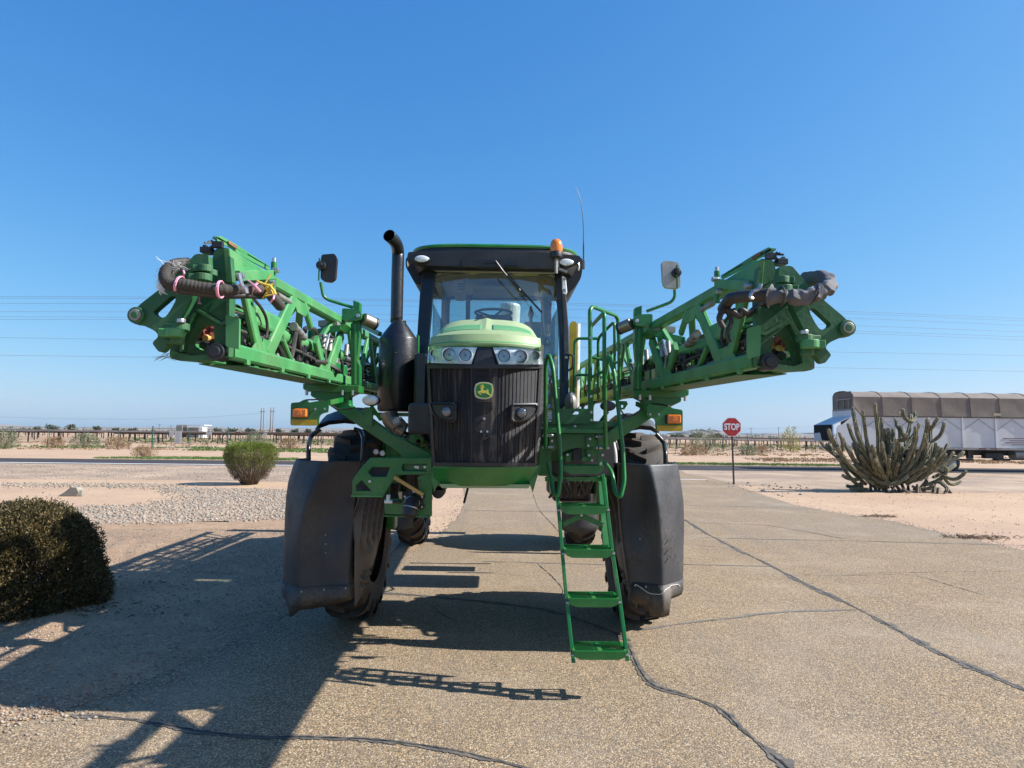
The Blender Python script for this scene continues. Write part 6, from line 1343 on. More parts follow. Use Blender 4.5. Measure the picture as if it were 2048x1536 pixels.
# ---------------- cradle arms, lamp brackets
def arm(side):
    # left outline from the picture; the right one is its mirror image about the middle of the machine
    poly = [(365, 150), (400, 118), (935, 112), (935, 152), (835, 200), (842, 300), (1040, 420), (1350, 650), (1450, 690), (1550, 745), (1820, 885), (1820, 940), (1490, 940), (1390, 850), (870, 500), (600, 310), (367, 192)]
    Y = 6.05; L = [U(*c5(*p), Y) for p in poly]
    if side > 0: L = [mirr(p) for p in L]
    m = MB(); m.slab([L], (0, 0.14, 0)); a = wb(m, 'cradle_arm', 'green', bevel=0.01)
    base = [(275, 40), (290, 140), (925, 150), (925, 90), (300, 70)]
    L = [U(*c1(*p), Y-0.04) for p in ((1440, 1250), (1885, 1262), (1880, 1320), (1470, 1310), (1440, 1290))]
    if side > 0: L = [mirr(p) for p in L]
    m = MB(); m.slab([L], (0, 0.22, 0)); wb(m, 'base_plate', 'green', a, bevel=0.006)
    for x, y in ((1470, 1318), (1755, 1318), (1835, 1318)):
        c = U(*c1(x, y), Y-0.03); c = mirr(c) if side > 0 else c; m = MB(); m.cyl(c+Vector((0, 0, -0.025)), c+Vector((0, 0, 0.02)), 0.014, seg=8); wb(m, 'bolt', 'steel', a)
    # upright post with its top bracket, pin and roller
    def pp(pts, y, th, nm, mat='green', rnd=0.0, bev=0.006):
        L = [U(*c1(*p), y) for p in pts]
        if rnd: L = rounded(L, rnd)
        if side > 0: L = [mirr(p) for p in L]
        m = MB(); m.slab([L], (0, th, 0)); return wb(m, nm, mat, a, bevel=bev)
    pp([(1835, 590), (1890, 610), (1888, 760), (1890, 880), (1868, 1060), (1888, 1110), (1888, 1265), (1820, 1265), (1815, 780), (1838, 760)], Y-0.02, 0.09, 'post')
    pp([(1845, 780), (1858, 780), (1858, 1255), (1845, 1255)], Y-0.03, 0.012, 'post_rib', 'green_old', 0, 0)
    pp([(1748, 655), (1870, 662), (1900, 690), (1900, 735), (1870, 756), (1748, 752)], Y-0.08, 0.10, 'top_bracket', rnd=0.02)
    c = U(*c1(1873, 712), Y-0.10); e = U(*c1(1965, 760), Y+0.05)
    if side > 0: c, e = mirr(c), mirr(e)
    m = MB(); m.cyl(c, c+Vector((0, 0.02, 0)), 0.018, seg=12); wb(m, 'pin', 'steel', a, bevel=0.003)
    s = 1 if side < 0 else -1
    m = MB(); m.cyl(c+Vector((0.03*s, 0.08, -0.015)), c+Vector((0.115*s, 0.16, -0.045)), 0.055, seg=22); wb(m, 'roller', 'pipe', a, bevel=0.008, smooth=False)
    m = MB(); m.cyl(c+Vector((0.115*s, 0.16, -0.045)), c+Vector((0.13*s, 0.174, -0.05)), 0.057, seg=22); wb(m, 'roller_end', 'plastic', a, bevel=0.004)
    # bent guard bracket in front of the boom, with the grey box on top
    pp([(1478, 832), (1700, 790), (1735, 790), (1735, 825), (1620, 855), (1560, 905), (1555, 960), (1555, 1222), (1478, 1222)], Y-0.28, 0.05, 'guard_bracket', rnd=0.012)
    pp([(1470, 935), (1480, 835), (1490, 835), (1490, 1222), (1475, 1222)], Y-0.30, 0.16, 'guard_flange')
    pp([(1560, 752), (1690, 742), (1712, 760), (1712, 790), (1560, 800)], Y-0.24, 0.12, 'grey_box', 'steel_dull', 0.01)
    pp([(1700, 790), (1782, 778), (1740, 830), (1700, 820)], Y-0.25, 0.25, 'tie_plate')
    for yy in (880, 940, 1010, 1085, 1160, 1210):
        c = U(*c1(1519, yy), Y-0.29); c = mirr(c) if side > 0 else c; m = MB(); m.cyl(c, c+Vector((0, 0.012, 0)), 0.010, seg=8); wb(m, 'bolt', 'steel_dull', a)
    return a
arm(-1); arm(1)
def lamp_plate(side):
    if side < 0: f, Y = c5, 5.7; poly = [(130, 275), (250, 265), (300, 242), (330, 245), (350, 272), (460, 252), (590, 248), (582, 390), (520, 400), (480, 425), (470, 470), (465, 550), (125, 548)]; lamp = (150, 340, 340, 455); film = (133, 480, 448, 544); bolts = ((425, 350), (538, 347))
    else: f, Y = c2, 5.9; poly = [(525, 1135), (535, 1118), (620, 1130), (665, 1145), (680, 1132), (700, 1148), (770, 1160), (770, 1305), (585, 1305), (582, 1240), (575, 1220), (555, 1215), (525, 1205)]; lamp = (658, 1190, 758, 1256); film = (594, 1268, 766, 1305); bolts = ((548, 1190), (608, 1190))
    m = MB(); L = rounded([U(*f(*p), Y) for p in poly], 0.018, 3); m.slab([L], (0, 0.012, 0)); pl = wb(m, 'lamp_plate', 'green', bevel=0.003)
    a_, b_ = U(*f(lamp[0], lamp[3]), Y-0.03), U(*f(lamp[2], lamp[1]), Y-0.03); c = (a_+b_)/2; w_, h_ = b_.x-a_.x, b_.z-a_.z
    m = MB(); m.box(c+Vector((0, 0.015, 0)), (w_, 0.03, h_)); wb(m, 'lamp_base', 'plastic', pl, bevel=0.006)
    m = MB(); m.box(c+Vector((0, -0.012, 0)), (w_*0.94, 0.03, h_*0.9)); wb(m, 'amber_lens', 'orange', pl, bevel=0.012)
    for k in range(7): m = MB(); m.box(c+Vector((w_*(-0.36+0.12*k), -0.028, 0)), (0.004, 0.004, h_*0.7)); wb(m, 'lens_flute', 'orange', pl)
    m = MB(); m.cyl(c+Vector((0, -0.034, 0)), c+Vector((0, -0.026, 0)), h_*0.26, seg=18); wb(m, 'lens_boss', 'orange', pl, bevel=0.003)
    a_, b_ = U(*f(film[0], film[3]), Y-0.004), U(*f(film[2], film[1]), Y-0.004); c = (a_+b_)/2
    m = MB(); m.box(c, (b_.x-a_.x, 0.003, b_.z-a_.z)); wb(m, 'yellow_film', 'ochre', pl)
    for x, y in bolts: c = U(*f(x, y), Y-0.006); m = MB(); m.cyl(c, c+Vector((0, 0.01, 0)), 0.010, seg=8); wb(m, 'bolt', 'steel', pl)
    e = U(*(c5(590, 270) if side < 0 else c2(525, 1150)), Y); m = MB(); m.bar(e+Vector((0, 0.01, 0)), e+Vector((0.05 if side < 0 else -0.05, 0.40 if side < 0 else 0.2, 0.05)), 0.02, 0.04); wb(m, 'mount_bar', 'green', pl)
    pts = [U(*(c5(*p) if side < 0 else c2(*p)), Y+0.05) for p in (((250, 268), (310, 242), (400, 238), (460, 238), (600, 290), (690, 345), (800, 355), (900, 330)) if side < 0 else ((690, 1140), (640, 1125), (560, 1120), (500, 1150), (440, 1195), (380, 1200), (345, 1160)))]
    m = MB(); m.tube(smoothpath(pts, 4), 0.007, 6); wb(m, 'cable', 'hose', pl)
lamp_plate(-1); lamp_plate(1)
# round work lamps beside the exhaust and behind the hand rail
for (f, x, y, w_, Y, sd_) in ((c5, 1087, 242, 104, 5.9, -1), (cP, 1175, 270, 130, 6.3, 1)):
    c = U(*f(x, y), Y); k = w_/(6.024 if sd_ < 0 else 8.533)/FPX*Y; lp = we('work_lamp', c)
    m = MB(); m.ball(c+Vector((0, 0.06, 0)), k*1.05, 22, 12, (1, 0.7, 0.64)); wb(m, 'housing', 'plastic', lp, smooth=True)
    m = MB(); m.ball(c+Vector((0, 0.0, 0.0)), k*0.95, 22, 12, (1, 0.3, 0.60)); wb(m, 'lens', 'bowl' if sd_ < 0 else 'cloth', lp, smooth=True)
    m = MB(); m.bar(c+Vector((0, 0.06, -0.05)), c+Vector((-0.08*-sd_*-1, 0.1, -0.17)), 0.05, 0.02); wb(m, 'bracket', 'green', lp)
m = MB(); c = U(*c5(1070, 440), 6.0); m.box(c, (0.07, 0.05, 0.16)); wb(m, 'lamp_stand', 'green')
m = pxslab(cP, [[(1345, 185), (1480, 190), (1500, 240), (1440, 330), (1345, 340)], [(1385, 255), (1425, 255), (1425, 300), (1385, 300)]], 6.5, 0.02); wb(m, 'bracket_plate', 'green_old')

# ---------------- mirrors on long arms
def mirror(side):
    if side < 0: body = [(1590, 232), (1690, 224), (1708, 260), (1696, 420), (1660, 448), (1600, 440), (1578, 420), (1582, 260)]; f = c1; knob = (1590, 325); stem = [(1572, 262), (1566, 440), (1580, 450), (1600, 560), (1640, 590), (1835, 650)] ; Y = 6.0; mat = 'plastic'
    else: body = [(628, 150), (650, 140), (735, 150), (750, 180), (755, 318), (735, 332), (650, 322), (636, 290)]; f = c2; knob = (722, 228); stem = [(728, 172), (730, 330), (714, 340), (716, 390), (690, 425), (522, 487)]; Y = 6.0; mat = 'lampgrey'
    c = U(*f(*knob), Y); mr_ = we('mirror', c)
    m = MB(); L = rounded([U(*f(*p), Y) for p in body], 0.02); m.slab([L], (0, 0.05, 0)); wb(m, 'shell', 'plastic' if side < 0 else 'mirror_grey', mr_, bevel=0.014)
    m = MB(); m.slab([[(p+Vector((0, 0.052, 0))) for p in L]], (0, 0.004, 0)); wb(m, 'mirror_glass', 'chrome', mr_)
    m = MB(); m.cyl(c+Vector((0, -0.05, 0)), c+Vector((0, 0.0, 0)), 0.042, seg=18); m.cyl(c+Vector((0, -0.075, 0)), c+Vector((0, -0.05, 0)), 0.022, seg=12); wb(m, 'ball_mount', 'plastic', mr_, bevel=0.006)
    pts = [U(*f(*p), Y-0.05+0.02*i) for i, p in enumerate(stem)]; m = MB(); m.tube(bend(pts[2:], 0.06), 0.014, 10); wb(m, 'stem', 'green', mr_, smooth=True)
    m = MB(); m.bar(pts[0], pts[1], 0.024, 0.010); wb(m, 'stem_plate', 'green', mr_)
M['mirror_grey'] = paint('pale_grey_plastic', (0.42, 0.40, 0.38), 0.5, 0.2)  # right mirror shell, much paler than the left one
mirror(-1); mirror(1)

# ---------------- booms
def boom(side):
    T = (lambda p: Vector(p)) if side < 0 else (lambda p: Vector((-p[0]-0.045, p[1], p[2]-0.012)))
    zoneG = 'green_old'
    B = we('boom', T((-1.45, 8.2, 2.7)))
    fx = lambda pts, Y, rnd=0.0: (rounded([U(*c1(*p), Y) for p in pts], rnd) if rnd else [U(*c1(*p), Y) for p in pts])
    def part(m, nm, mat, **kw):
        m.v = [tuple(T(v)) for v in m.v]; return wb(m, nm, mat, B, **kw)
    def slab(pts, holes, Y, th, nm, mat='green_cast', rnd=0.012, bev=0.006):
        m = MB(); m.slab([fx(pts, Y, rnd)]+[fx(h, Y, 0.02) for h in holes], (0, th, 0)); return part(m, nm, mat, bevel=bev)
    # --- end casting facing the viewer
    slab([(750, 195), (775, 176), (852, 180), (862, 200), (882, 440), (872, 640), (856, 1040), (740, 1062), (560, 1072), (420, 1060), (390, 1045), (392, 985), (405, 950), (470, 885), (500, 760), (560, 660), (596, 590), (600, 420), (640, 330), (710, 310)],
         [[(600, 840), (640, 790), (735, 780), (746, 930), (700, 985), (575, 988), (546, 940)]], 3.50, 0.06, 'end_casting')
    slab([(722, 330), (790, 225), (828, 232), (838, 372), (820, 388)], [], 3.490, 0.012, 'casting_pocket', 'green_cast', 0.01, 0.003)
    slab([(700, 690), (735, 590), (842, 560), (842, 745), (812, 765)], [], 3.490, 0.012, 'casting_pocket', 'green_cast', 0.01, 0.003)
    # raised flanges of the casting
    for pl in ([(842, 185), (862, 190), (884, 450), (862, 450)], [(600, 655), (800, 765), (842, 745), (842, 780), (800, 790), (600, 680)], [(838, 560), (862, 560), (856, 1035), (838, 1038)], [(392, 985), (560, 1030), (856, 1002), (856, 1040), (560, 1072), (392, 1045)], [(480, 870), (575, 690), (600, 690), (500, 880), (490, 1000), (470, 1000)]):
        slab(pl, [], 3.455, 0.05, 'casting_flange', 'green_cast', 0.006, 0.005)
    slab([(832, 706), (940, 735), (936, 978), (832, 955)], [], 3.43, 0.02, 'cover_plate', 'green_old', 0.008, 0.003)
    # side web of the casting leading into the truss (seen obliquely)
    def xface(pts, x, th, nm, mat=zoneG, bev=0.004, holes=()):
        m = MB(); L = [UX(*c1(*p), x) for p in pts]; m.slab([L]+[[UX(*c1(*p), x) for p in h] for h in holes], (-th, 0, 0)); return part(m, nm, mat, bevel=bev)
    XI = -1.385
    xface([(862, 186), (905, 205), (975, 270), (975, 330), (1130, 365), (1140, 395), (940, 395), (920, 430), (882, 450)], XI, 0.03, 'side_web')
    # --- hinge arm (outboard knuckle)
    slab([(58, 712), (66, 690), (92, 664), (128, 655), (160, 622), (340, 482), (470, 360), (585, 235), (612, 226), (695, 232), (704, 400), (620, 460), (560, 590), (500, 700), (468, 760), (520, 790), (470, 830), (420, 900), (372, 945), (340, 990), (312, 1002), (292, 985), (256, 935), (262, 918), (300, 880), (292, 850), (260, 826), (150, 776), (118, 782), (96, 768)],
         [[(442, 560), (436, 600), (385, 690), (352, 728), (318, 732), (268, 702), (262, 680), (290, 655), (400, 560)]], 3.36, 0.05, 'hinge_arm')
    c = U(*c1(120, 708), 3.34); 
    for r_, dy, mt in ((0.041, 0.0, 'green_cast'), (0.029, -0.008, 'steel_dull'), (0.018, -0.012, 'green_cast')): m = MB(); m.cyl(c+Vector((0, dy, 0)), c+Vector((0, 0.09, 0)), r_, seg=24); part(m, 'pivot_boss', mt, bevel=0.004)
    # hinge knuckles between the two castings
    for (x, y, w_, h_, Y, rz) in ((672, 345, 0.085, 0.035, 3.36, 20), (718, 378, 0.07, 0.03, 3.38, 20), (655, 415, 0.10, 0.035, 3.34, 15), (478, 805, 0.10, 0.035, 3.36, -10), (430, 850, 0.105, 0.04, 3.30, 14), (452, 915, 0.08, 0.03, 3.36, 10)):
        q = U(*c1(x, y), Y); m = MB(); m.cyl(q-Vector((0, 0, h_/2)), q+Vector((0, 0, h_/2)), w_*0.42, seg=20); m.box(q+Vector((-0.03, 0.02, 0)), (w_*0.9, w_*0.75, h_*0.96), R(rz)); part(m, 'hinge_knuckle', 'green_cast' if y != 850 else 'green_old', bevel=0.004)
    q0, q1 = U(*c1(596, 560), 3.43), U(*c1(478, 770), 3.40); m = MB(); m.cyl(q0, q1, 0.016, seg=10); part(m, 'hinge_rod', 'black')
    q = U(*c1(480, 772), 3.33); m = MB(); m.cyl(q, q+Vector((0, 0, 0.02)), 0.022, seg=12); part(m, 'pin_head', 'steel', bevel=0.003)
    q = U(*c1(748, 997), 3.42); m = MB(); m.cyl(q, q+Vector((0, 0.1, 0)), 0.044, seg=24); m.cyl(q+Vector((0, -0.012, 0)), q, 0.028, seg=20); part(m, 'rubber_bumper', 'plastic', bevel=0.004)
    # top black fitting between castings
    q = U(*c1(690, 205), 3.55); m = MB(); m.box(q, (0.055, 0.07, 0.03)); m.box(q+Vector((-0.012, 0, 0.02)), (0.02, 0.03, 0.02)); m.cyl(q+Vector((0.03, 0, 0)), q+Vector((0.03, -0.03, 0.02)), 0.008, seg=8); part(m, 'black_fitting', 'plastic', bevel=0.004)
    # --- truss chords and braces (run along the machine, straight in space)
    zb0, zb1 = 2.352, 2.55; zt0, zt1 = 2.855, 3.19; Y0, Y1 = 3.56, 13.1
    zbf = lambda y: zb0+(zb1-zb0)*(y-Y0)/(Y1-Y0); ztf = lambda y: zt0+(zt1-zt0)*(y-Y0)/(Y1-Y0)
    XO = -1.63
    m = MB(); m.bar((XI-0.03, Y0, zbf(Y0)+0.015), (XI-0.03, Y1, zbf(Y1)+0.015), 0.07, 0.085, chamf=0.012); part(m, 'lower_chord', zoneG)
    m = MB(); m.bar((XO+0.03, Y0, zbf(Y0)-0.005), (XO+0.03, Y1, zbf(Y1)-0.005), 0.07, 0.07, chamf=0.012); part(m, 'lower_chord', zoneG)
    m = MB(); m.bar((XI-0.055, Y0-0.0, ztf(Y0)), (XI-0.055, Y1, ztf(Y1)), 0.09, 0.075, chamf=0.012); part(m, 'upper_chord', zoneG)
    m = MB(); m.slab([[Vector((XI-0.02, Y0+0.3, zbf(Y0)-0.040)), Vector((XO, Y0+0.15, zbf(Y0)-0.045)), Vector((XO, 6.6, zbf(6.6)-0.045)), Vector((XI-0.02, 6.6, zbf(6.6)-0.04))]], (0, 0, 0.006)); part(m, 'bottom_plate', 'green_cast')
    for k in range(5): y = 3.75+0.6*k; m = MB(); m.box((XI+0.0, y, zbf(y)-0.03), (0.02, 0.05, 0.03)); part(m, 'chord_lug', zoneG, bevel=0.003)
    # braces on the inner face: pairs of flat channels forming V shapes
    def brace(ya, za, yb, zb_, w_=0.075, x=XI-0.028, mat=zoneG, nm='brace'):
        m = MB(); m.bar((x, ya, za), (x, yb, zb_), w_, 0.035, upv=(1, 0, 0), chamf=0.008); return part(m, nm, mat)
    def yx(px, py): return UX(*c1(px, py), XI)   # where a picture point falls on the inner face
    a_, b_ = yx(1010, 470), yx(1130, 1010); brace(a_.y, a_.z, b_.y, b_.z, 0.085)
    a_, b_ = yx(1405, 560), yx(1190, 1030); brace(a_.y, a_.z, b_.y, b_.z, 0.105)
    a_, b_ = yx(1460, 560), yx(1530, 800); brace(a_.y, a_.z, b_.y, b_.z, 0.05)
    a_, b_ = yx(1310, 900), yx(1385, 1090); brace(a_.y, a_.z, b_.y, b_.z, 0.03)
    a_, b_ = yx(1570, 900), yx(1630, 1150); brace(a_.y, a_.z, b_.y, b_.z, 0.09)
    a_, b_ = yx(1770, 850), yx(1655, 1180); brace(a_.y, a_.z, b_.y, b_.z, 0.13)
    y = 6.35; k = 0
    while y < Y1-1.0:
        brace(y, ztf(y)-0.03, y+0.42, zbf(y+0.42)+0.03, 0.08); brace(y+0.92, ztf(y+0.9)-0.03, y+0.5, zbf(y+0.5)+0.03, 0.08); y += 1.05
    y = 3.9
    while y < Y1-0.8:   # braces to the outer lower chord and cross ties
        for (p, q, w_) in (((XI-0.06, y, ztf(y)-0.02), (XO+0.03, y+0.45, zbf(y+0.45)+0.02), 0.05), ((XI-0.06, y+0.95, ztf(y+0.95)-0.02), (XO+0.03, y+0.5, zbf(y+0.5)+0.02), 0.05), ((XI-0.04, y+0.2, zbf(y)), (XO+0.04, y+0.2, zbf(y)), 0.05)):
            m = MB(); m.bar(p, q, w_, 0.03, chamf=0.006); part(m, 'brace', zoneG)
        y += 1.0
    # gussets
    for ya, z_ in ((yx(1450, 545).y, 1), (yx(1160, 1015).y, 0), (yx(1640, 1175).y, 0)):
        zz = ztf(ya)-0.035 if z_ else zbf(ya)+0.045; s = -1 if z_ else 1
        m = MB(); m.slab([[Vector((XI-0.012, ya-0.22, zz)), Vector((XI-0.012, ya+0.22, zz)), Vector((XI-0.012, ya+0.10, zz+s*0.09)), Vector((XI-0.012, ya-0.10, zz+s*0.09))]], (-0.012, 0, 0)); part(m, 'gusset', zoneG, bevel=0.003)
    # pipe and cylinder inside the truss
    m = MB(); m.cyl((XI-0.14, 4.0, 2.58), (XI-0.12, 6.4, 2.66), 0.055, seg=16); part(m, 'tilt_cylinder', zoneG, smooth=True)
    m = MB(); m.cyl((XI-0.12, 6.4, 2.66), (XI-0.11, 8.0, 2.72), 0.025, seg=12); part(m, 'cylinder_rod', 'steel')
    m = MB(); m.tube([(XI-0.12, 3.9, 2.44), (XI-0.12, 8, 2.52), (XI-0.12, 12.6, 2.6)], 0.028, 10); part(m, 'spray_pipe', 'steel_dull')
    # top guard angle, post, link
    g_ = [(768, 92), (792, 84), (900, 142), (1182, 325), (1176, 358), (930, 232), (880, 172), (768, 152)]
    L = [UX(*c1(*p), -1.44) for p in g_]; m = MB(); m.slab([L], (-0.012, 0, 0)); part(m, 'top_guard', zoneG, bevel=0.002)
    P_ = [UX(*c1(*p), -1.44) for p in ((768, 92), (792, 86), (1182, 326))]; m = MB(); m.slab([[P_[0], P_[2], P_[2]+Vector((-0.025, 0, 0)), P_[0]+Vector((-0.025, 0, 0))]], (0, 0, -0.01)); part(m, 'top_guard_flange', zoneG)
    a_ = UX(*c1(890, 158), -1.432); m = MB(); m.box(a_, (0.005, 0.12, 0.018)); part(m, 'rust_patch', 'woodrust', bevel=0.002)
    a_ = U(*c1(740, 140), 3.42); m = MB()
    for k in range(3): m.bar(a_, a_+Vector((-0.015-0.008*k, -0.02*k, 0.012-0.012*k)), 0.008, 0.01)
    m.box(a_+Vector((0.02, 0, -0.01)), (0.05, 0.03, 0.03)); part(m, 'end_clip', 'plastic')
    pc = UX(*c1(1212, 330), XI); m = MB(); m.cyl((pc.x, pc.y, pc.z-0.17), (pc.x, pc.y, pc.z+0.03), 0.018, seg=12); part(m, 'link_post', 'green', bevel=0.002)
    m = MB(); m.cyl((pc.x, pc.y, pc.z+0.03), (pc.x, pc.y, pc.z+0.055), 0.012, seg=10); part(m, 'link_bolt', 'steel')
    a_, b_ = UX(*c1(925, 400), XI+0.01), UX(*c1(1212, 392), XI+0.01); m = MB(); m.bar(a_, b_, 0.03, 0.055); part(m, 'link_bar', zoneG, bevel=0.004)
    for x, y in ((948, 400), (1190, 452), (1225, 358)): q = UX(*c1(x, y), XI+0.03); m = MB(); m.cyl(q+Vector((0.02, 0, 0)), q-Vector((0.02, 0, 0)), 0.016, seg=10); part(m, 'bolt', 'steel', bevel=0.002)
    q = UX(*c1(1310, 580), XI); m = MB(); m.cyl((q.x-0.02, q.y-0.12, q.z), (q.x-0.02, q.y+0.14, q.z+0.004), 0.018, seg=12); part(m, 'sensor_tube', 'steel_dull', bevel=0.003)
    # --- second, outer truss folded alongside (slimmer)
    XA, XB = -1.70, -1.84
    for (x, dz, w_) in ((XA, 0.10, 0.04), (XB, 0.10, 0.04), ((XA+XB)/2, 0.40, 0.045)):
        m = MB(); m.bar((x, 3.85, zbf(3.85)+dz), (x, 12.3, zbf(12.3)+dz), w_, w_, chamf=0.006); part(m, 'outer_chord', zoneG)
    y = 3.95
    while y < 12:
        for xx in (XA, XB):
            m = MB(); m.bar((xx, y, zbf(y)+0.11), ((XA+XB)/2, y+0.3, zbf(y)+0.40), 0.025, 0.02); m.bar(((XA+XB)/2, y+0.3, zbf(y)+0.40), (xx, y+0.6, zbf(y)+0.11), 0.025, 0.02); part(m, 'outer_brace', zoneG)
        y += 0.62
    # --- hoses, valves and nozzle bodies inside
    rr_ = np.random.default_rng(300+side)
    for k in range(34):
        y = 3.7+rr_.random()*0.4+k*0.20*(1 if k < 18 else 1.3); x = XI-0.04-0.14*rr_.random(); z = 2.45+0.25*rr_.random()
        pts = [(x, y, z)]; 
        for j in range(5): y += 0.10+0.10*rr_.random(); pts.append((x+rr_.normal()*0.03, y, z+rr_.normal()*0.05))
        m = MB(); m.tube(smoothpath(pts, 4), 0.008+0.012*rr_.random(), 7); part(m, 'hose', 'hose', smooth=True)
    for k in range(7):
        m = MB(); x = XI-0.05-0.02*k; pts = [(x, 3.6+y_*1.3, 2.50+0.03*k+0.03*math.sin(y_*2.2+k)) for y_ in range(8)]; m.tube(smoothpath(pts, 4), 0.009, 6); part(m, 'bundle_hose', 'belt', smooth=True)
    def valve(x, y, z, col):
        m = MB(); q = Vector((x, y, z)); m.cyl(q-Vector((0, 0, 0.05)), q+Vector((0, 0, 0.05)), 0.028, seg=10); m.box(q+Vector((0.0, 0.03, 0.03)), (0.07, 0.06, 0.045)); m.cyl(q+Vector((-0.04, 0, 0)), q+Vector((0.045, 0, 0)), 0.018, seg=8); m.cyl(q+Vector((0, 0, -0.09)), q+Vector((0, 0, -0.05)), 0.014, seg=8)
        return part(m, 'nozzle_valve', col, bevel=0.003)
    for k in range(38):
        y = 3.72+k*0.12+0.1*rr_.random(); y = y if k < 28 else 3.72+28*0.12+(k-28)*0.6; valve(XI-0.06-0.1*rr_.random(), y, 2.46+0.10*rr_.random(), ['plastic', 'plastic', 'steel_dull', 'hose'][int(rr_.integers(4))])
    for (x, y, Y_, nm, mat, r_) in ((625, 852, 3.60, 'red_cap', 'red', 0.026), (672, 890, 3.62, 'brass_fitting', 'tan', 0.018), (600, 890, 3.7, 'black_knob', 'plastic', 0.02), (712, 890, 3.66, 'pale_cap', 'white', 0.014), (655, 950, 3.62, 'black_knob', 'plastic', 0.024)):
        q = U(*c1(x, y), Y_); m = MB(); m.cyl(q, q+Vector((0, 0.05, 0.01)), r_, seg=14); m.box(q+Vector((0.02, 0.06, 0.02)), (0.05, 0.05, 0.05)); part(m, nm, mat, bevel=0.003)
    # clump of dark fittings filling the window of the casting
    for k in range(14):
        q = U(*c1(590+rr_.random()*150, 800+rr_.random()*140, ), 3.68+0.25*rr_.random()); m = MB(); m.cyl(q, q+Vector((rr_.normal()*0.03, 0.06, rr_.normal()*0.03)), 0.012+0.012*rr_.random(), seg=8); part(m, 'fitting', ['plastic', 'hose', 'steel_dull'][int(rr_.integers(3))])
    for (x, y) in ((1370, 800), (1395, 830), (1420, 860)): q = UX(*c1(x, y), XI-0.06); m = MB(); m.tube([q+Vector((0, 0, 0)), q+Vector((0.0, 0.10, -0.01))], 0.026, 14); m.cyl(q-Vector((0, 0.012, 0)), q, 0.032, seg=14); part(m, 'hose_coupling', 'steel_dull', bevel=0.003)
    q = UX(*c1(1640, 900), XI-0.02)
    m = MB(); pts = [UX(*c1(*p), XI+0.0) for p in ((1610, 980), (1650, 855), (1700, 900), (1640, 900), (1620, 980), (1625, 1080))]; m.tube(pts, 0.008, 6); part(m, 'wire_hanger', 'steel')
    for (x, y) in ((1600, 920), (1650, 950), (1780, 990)): q = UX(*c1(x, y), XI-0.05); m = MB(); m.cyl(q-Vector((0, 0.0, 0.05)), q+Vector((0, 0.03, 0.06)), 0.022, seg=10); part(m, 'filter_cup', 'steel_dull', bevel=0.004)
    m = MB(); pts = [UX(*c1(*p), XI+0.01) for p in ((1060, 590), (1110, 650), (1150, 730), (1160, 820), (1150, 890))]; m.tube(smoothpath(pts, 4), 0.009, 8); part(m, 'loose_hose', 'hose', smooth=True)
    q = UX(*c1(1150, 760), XI-0.05); m = MB(); m.box(q, (0.06, 0.5, 0.12)); part(m, 'inner_bracket', zoneG, bevel=0.02)
    for (x, y) in ((1700, 1130), (1760, 1150)): q = UX(*c1(x, y), XI-0.03); m = MB(); m.box(q, (0.03, 0.22, 0.10)); part(m, 'slotted_plate', 'green', bevel=0.004)
    # --- hose loop round the front of the hinge
    if side < 0:
        pts = smoothpath([U(*c1(*p), y) for p, y in (((540, 300), 3.42), ((460, 305), 3.34), ((395, 330), 3.26), ((355, 380), 3.22), ((365, 440), 3.2), ((430, 468), 3.2), ((520, 470), 3.2), ((640, 492), 3.22), ((800, 508), 3.24), ((960, 512), 3.3), ((1080, 506), 3.36), ((1165, 530), 3.44), ((1215, 585), 3.55), ((1262, 640), 3.7))], 16)
        m = MB(); n = len(pts); m.tube(pts, [0.027*(1+(0.05 if (i//2) % 2 else -0.02)) for i in range(n)], 14); part(m, 'wrapped_hose', 'belt', smooth=True)
        pts = smoothpath([U(*c1(*p), y) for p, y in (((330, 400), 3.24), ((345, 470), 3.22), ((440, 510), 3.2), ((560, 530), 3.22), ((700, 548), 3.24), ((840, 558), 3.26), ((1000, 556), 3.32), ((1130, 562), 3.44))], 5)
        m = MB(); m.tube(pts, 0.015, 10); part(m, 'lower_hose', 'hose', smooth=True)
        pts = smoothpath([U(*c1(*p), y) for p, y in (((520, 320), 3.4), ((430, 350), 3.3), ((390, 400), 3.25), ((420, 440), 3.24))], 5); m = MB(); m.tube(pts, 0.022, 10); part(m, 'inner_hose', 'hose', smooth=True)
        for (x, y, a) in ((468, 470, 75), (792, 508, 88), (1075, 505, 60)):
            for k in (-1, 0, 1):
                c = U(*c1(x+k*6, y), 3.21 if x < 1000 else 3.35); m = MB(); e = Vector((math.cos(R(a-90)), 0.1, math.sin(R(a-90)))).normalized(); u_ = Vector((0, 1, 0)); v_ = e.cross(u_).normalized()
                m.tube([c+(v_*math.cos(t)+u_*math.sin(t))*0.040 for t in np.linspace(0, 2*PI, 18)[:-1]], 0.0035, 5, closed=True); part(m, 'pink_tie', 'pink')
        for p, q in (((1010, 435), (1110, 525)), ((1095, 525), (1060, 480)), ((498, 360), (500, 405)), ((1215, 555), (1185, 610))): m = MB(); m.tube([U(*c1(*p), 3.22), U(*c1((p[0]+q[0])/2+8, (p[1]+q[1])/2), 3.2), U(*c1(*q), 3.22)], 0.005, 5); part(m, 'pink_tie_end', 'pink')
        rg = np.random.default_rng(4)
        for k in range(16): a_ = U(*c1(1175+rg.normal()*9, 512+rg.normal()*22), 3.38); m = MB(); m.tube([a_, a_+Vector((rg.normal()*0.01, -0.01, rg.normal()*0.012)), a_+Vector((rg.normal()*0.018+0.0, 0, rg.normal()*0.022))], 0.004, 4); part(m, 'yellow_twine', 'ytwine')
